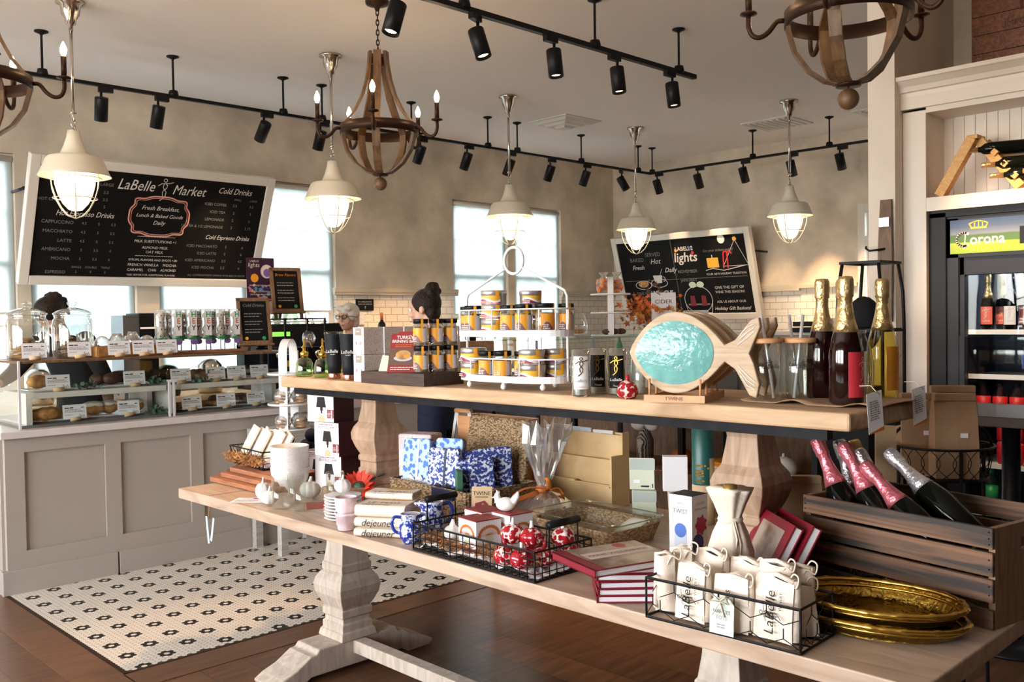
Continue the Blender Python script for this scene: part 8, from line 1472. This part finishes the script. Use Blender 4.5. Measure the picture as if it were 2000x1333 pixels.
t = thing('corner_counter', 'far counter along the right wall below the promotions chalkboard', 'counter', (9.40, 5.0, 0)); b = B(); b.box((0, 0, 0.64), (0.6, 2.6, 1.28)); b.build('body', greige, t); b = B(); b.box((-0.1, 0, 1.295), (0.84, 2.64, 0.03)); b.build('top', quartz, t)
for k, (y, m, h, lab) in enumerate(((4.95, kraft, 0.14, 'brown carton on the far counter behind the straw tumblers'), (4.72, paper, 0.10, 'white carton on the far counter behind the straw tumblers'))): small_box('carton', lab, 'carton', (9.25, y-0.3, 1.31), (0.2, 0.18, h), m)
for k, (x, y, m, lab) in enumerate(((5.62, 7.60, blackg, 'wine bottle standing on the back counter left of the dark haired woman'), (6.85, 7.60, blackg, 'wine bottle with a gold neck right of the dark haired woman'))): bottle('wine_bottle', lab, (x, y, 0.9+0.36), ribbon_o if k == 0 else gold, m, None, None, h=0.32, R=0.04, style='wine')
b = B(); b.box((0, 0, 0.18), (1.7, 0.3, 0.36)); tag(b.build('riser_shelf', framew, None, (6.2, 7.62, 0.90)), 'wooden riser on the back counter under the wine bottles', 'shelf')
# ================================================================ PEOPLE
def limb(b, pts, rs, n=14): 
    b.tube(pts, rs, n); 
    for p, r in zip(pts, rs): b.sph(p, r, n, 8)
def remesh(o, vs, sm=6):
    md = o.modifiers.new('skin', 'REMESH'); md.mode = 'VOXEL'; md.voxel_size = vs; md.use_smooth_shade = True
    ms = o.modifiers.new('smooth', 'SMOOTH'); ms.factor = 0.5; ms.iterations = sm
def hand(b, w, d, s=1.0, curl=0.5, side=1):
    """palm, four fingers, thumb from wrist w along direction d"""
    d = Vector(d).normalized(); u = d.cross(V(0, 0, 1)); u = (u if u.length > 0.1 else V(1, 0, 0)).normalized(); nrm = u.cross(d)
    p = Vector(w); b.tube([p, p+d*0.05, p+d*0.09], [0.024*s, 0.036*s, 0.036*s], 10, sq=0.5)
    for k, (o_, L) in enumerate(((-0.028, 0.062), (-0.010, 0.078), (0.010, 0.072), (0.027, 0.056))): q = p+d*0.085+u*o_; b.tube([q, q+d*L*0.5-nrm*0.01*curl, q+d*L*0.95-nrm*0.035*curl], [0.0095, 0.0085, 0.006], 7)
    q = p+d*0.03+u*0.03*side; b.tube([q, q+(d*0.5+u*side*0.8).normalized()*0.04, q+(d*0.8+u*side*0.5).normalized()*0.066-nrm*0.01], [0.012, 0.010, 0.007], 7)
def person(loc, rz, label, H, shirt, pants, hair, hairstyle, headtilt=0.0, arms='down', glasses=False, stoop=0.0, apron=None):
    t = thing('person', label, 'person', loc, rz); k = H/1.70     # local -Y is where the person looks
    hip = V(0, 0, 0.90*k); ch = V(0, -stoop*0.35, 1.28*k-stoop*0.05); nb = V(0, -stoop*0.62, 1.43*k-stoop*0.12); hc = nb+V(0, -0.035-stoop*0.18, 0.155*k-stoop*0.08)
    b = B()
    b.tube([hip+V(0, 0, -0.05), hip+V(0, 0, 0.08), (hip+ch)/2+V(0, 0.0, 0.02), ch, nb+V(0, 0, -0.05)], [0.15*k, 0.15*k, 0.135*k, 0.16*k, 0.10*k], 18, sq=0.68); limb(b, [nb+V(0, 0.01, -0.06), nb+V(0, -0.004, 0.02), hc+V(0, 0.03, -0.04)], [0.062*k, 0.052*k, 0.052*k])
    for s in (-1, 1): limb(b, [V(0.085*s*k, 0, 0.88*k), V(0.095*s*k, -0.01, 0.48*k), V(0.095*s*k, 0.015, 0.09*k)], [0.088*k, 0.058*k, 0.040*k]); limb(b, [V(0.095*s*k, 0.02, 0.045), V(0.105*s*k, -0.15*k, 0.03)], [0.045*k, 0.034*k])
    R = Matrix.Rotation(headtilt, 3, 'X')
    def hp(x, y, z): return hc+R @ V(x*k, y*k, z*k)
    b.sph(hc+R @ V(0, 0.012, 0.035), (0.076*k, 0.094*k, 0.095*k), 20, 12); b.sph(hp(0, -0.026, -0.03), (0.060*k, 0.066*k, 0.078*k), 16, 10); b.sph(hp(0, -0.062, -0.082), (0.028*k, 0.024*k, 0.022*k), 12, 8)
    b.tube([hp(0, -0.088, 0.022), hp(0, -0.104, -0.008), hp(0, -0.112, -0.022)], [0.009*k, 0.012*k, 0.013*k], 8); b.sph(hp(0, -0.101, -0.024), (0.018*k, 0.012*k, 0.010*k), 10, 6)
    b.sph(hp(0, -0.090, -0.054), (0.024*k, 0.010*k, 0.006*k), 10, 6); b.sph(hp(0, -0.088, -0.064), (0.020*k, 0.010*k, 0.006*k), 10, 6); b.tube([hp(-0.045, -0.080, 0.036), hp(0, -0.092, 0.034), hp(0.045, -0.080, 0.036)], 0.010*k, 8)
    for s in (-1, 1): b.sph(hp(0.078*s, 0.012, 0.0), (0.012*k, 0.020*k, 0.032*k), 10, 7); b.sph(hp(0.042*s, -0.062, -0.022), (0.024*k, 0.018*k, 0.02*k), 10, 6)
    AR = []
    for s in (-1, 1):
        sh = ch+V(0.165*s*k, -stoop*0.2, 0.09*k)
        if arms == 'down': el, wr = sh+V(0.05*s, 0.03, -0.28*k), sh+V(0.05*s, -0.06, -0.52*k)
        elif arms == 'fore': el, wr = sh+V(0.05*s, -0.02, -0.28*k), sh+V(-0.02*s, -0.24*k, -0.30*k)
        else: el, wr = sh+(V(0.20*s, -0.10, -0.22*k) if s > 0 else V(-0.10, -0.16, -0.20*k)), sh+(V(0.34, -0.28, -0.30*k) if s > 0 else V(-0.04, -0.38, -0.26*k))
        AR.append((sh, el, wr)); limb(b, [sh, el, wr], [0.050*k, 0.039*k, 0.027*k]); hand(b, wr, wr-el, k, 0.6, -s)
    o = b.build('body', skin, t); remesh(o, 0.0075, 4)
    c = B(); c.tube([hip+V(0, 0, -0.10), hip+V(0, 0, 0.08), (hip+ch)/2+V(0, 0, 0.02), ch, nb+V(0, 0.005, -0.045), nb+V(0, 0.004, -0.02)], [0.170*k, 0.165*k, 0.15*k, 0.178*k, 0.125*k, 0.07*k], 20, sq=0.72)
    for sh, el, wr in AR: limb(c, [sh+V(0, 0, 0.005), el, wr*0.8+el*0.2], [0.066*k, 0.053*k, 0.040*k])
    o = c.build('shirt', shirt, t); remesh(o, 0.010, 6)
    c = B(); c.tube([hip+V(0, 0, -0.06), hip+V(0, 0, 0.06)], [0.168*k, 0.158*k], 18, sq=0.72)
    for s in (-1, 1): limb(c, [V(0.085*s*k, 0, 0.86*k), V(0.095*s*k, -0.01, 0.48*k), V(0.095*s*k, 0.015, 0.10*k)], [0.100*k, 0.072*k, 0.058*k])
    o = c.build('trousers', pants, t); remesh(o, 0.011, 5)
    for s in (-1, 1): c = B(); limb(c, [V(0.095*s*k, 0.025, 0.05), V(0.105*s*k, -0.16*k, 0.036)], [0.050*k, 0.040*k]); o = c.build('shoe', black, t); remesh(o, 0.008, 4)
    for s in (-1, 1): c = B(); c.use(white).sph(hp(0.031*s, -0.083, 0.016), 0.0125*k, 10, 8); c.use(choc).sph(hp(0.031*s, -0.0925, 0.016), 0.006*k, 8, 6); c.build('eye', None, t)
    c = B(); c.tube([hp(-0.022, -0.099, -0.059), hp(0, -0.104, -0.058), hp(0.022, -0.099, -0.059)], 0.004*k, 6); c.build('lips', mat('lips', (0.42, 0.16, 0.13), 0.5) if 'lips' not in MATS else MATS['lips'], t)
    c = B(); rnd = random.Random(5)
    if hairstyle == 'short':
        c.sph(hp(0, 0.022, 0.052), (0.088*k, 0.104*k, 0.094*k), 20, 12, lambda a, tt: 1+0.04*math.sin(7*a)*math.sin(5*tt)); c.sph(hp(0, 0.055, -0.02), (0.078*k, 0.06*k, 0.085*k), 16, 9)
        for s in (-1, 1): c.sph(hp(0.066*s, -0.010, 0.030), (0.022*k, 0.045*k, 0.055*k), 12, 8); c.sph(hp(0.040*s, -0.062, 0.092), (0.045*k, 0.034*k, 0.030*k), 12, 8)
    else:
        c.sph(hp(0, 0.024, 0.045), (0.086*k, 0.102*k, 0.095*k), 20, 12); c.sph(hp(0, 0.06, -0.02), (0.07*k, 0.05*k, 0.07*k), 14, 9)
        for s in (-1, 1): c.sph(hp(0.070*s, 0.008, 0.035), (0.016*k, 0.050*k, 0.05*k), 12, 8)
        bc = hp(0, 0.075, 0.115) if hairstyle == 'bun' else hp(0, 0.105, 0.02)
        c.sph(bc, (0.058*k, 0.052*k, 0.054*k), 14, 9)
        for j in range(34): a_, b_ = rnd.uniform(0, 6.3), rnd.uniform(-1.2, 1.2); c.sph(bc+V(0.05*math.cos(a_)*math.cos(b_), 0.046*math.sin(a_)*math.cos(b_), 0.05*math.sin(b_)), rnd.uniform(0.012, 0.020), 8, 6)
        if hairstyle == 'tail': c.tube([bc, bc+V(0.02, 0.08, 0.0), bc+V(0.03, 0.12, -0.10)], [0.035, 0.03, 0.012], 8)
    o = c.build('hair', hair, t); remesh(o, 0.009, 3)
    if glasses:
        c = B()
        for s in (-1, 1): c.tube([hp(0.034*s+0.024*math.cos(a), -0.107, 0.014+0.019*math.sin(a)) for a in [2*PI*j/18 for j in range(18)]], 0.0032*k, 6, True); c.tube([hp(0.058*s, -0.106, 0.018), hp(0.082*s, -0.06, 0.02), hp(0.086*s, 0.02, 0.012)], 0.0028*k, 6)
        c.tube([hp(-0.012, -0.108, 0.018), hp(0.012, -0.108, 0.018)], 0.003*k, 6); c.build('glasses', black, t)
    if apron: c = B(); c.grid(lambda u, v: (-0.19*k+0.38*k*u, (-0.150*math.sin(PI*(0.12+0.76*u)))*k-0.006, (0.52+0.46*v)*k), 12, 4); c.build('apron', apron, t, solid=0.004)
    return t
person((4.66, 6.75, 0), math.radians(-72), 'white haired woman with round glasses behind the counter', 1.63, clothr, clothb, hairw, 'short', 0.0, 'fore', True)
person((3.85, 4.63, 0), math.radians(-150), 'woman in dark navy clothes with a dark curly bun, turned away', 1.685, navy, navy, hairb, 'bun', 0.15, 'fore', False, 0.05)
person((2.40, 6.80, 0), math.radians(-55), 'person in black leaning over the pastry case behind the cookie jars', 1.74, clothb, clothb, hairb, 'tail', 1.25, 'reach', False, 0.30)
# sub-part pass: what is printed on or set into a part belongs to that part
SUB = {'label': ('body', 'glass', 'can'), 'lettering': ('body', 'glass', 'base', 'bag'), 'print': ('carton', 'card', 'packet', 'cloth', 'tube', 'stand'), 'printed_face': ('carton',), 'chalk_writing': ('slate',), 'lens': ('can',), 'letter_card': ('wrapper',), 'stencil': ('boards',), 'price_sticker': ('bag',), 'eye': ('body',), 'lips': ('body',), 'fin_groove': ('wood_body',), 'shell_inlay': ('wood_body',), 'wire_cage': ('shade',), 'door_glass': ('door_frame',), 'socket': ('plate',), 'fold_edge': ('cloth',), 'jacket': ('cover',), 'nail': ('slat',), 'breadboard_joint': ('tabletop',), 'drawstring': ('bag',), 'cord': ('bag',), 'stripe': ('front',), 'display': ('housing',)}
base = lambda o: o.name.split('.')[0]
for t in [o for o in bpy.data.objects if o.type == 'EMPTY' and not o.parent]:
    ch = list(t.children)
    for c in ch:
        for want in SUB.get(base(c), ()):
            q = [x for x in ch if base(x) == want and x is not c]
            if q: c.parent = q[0]; break
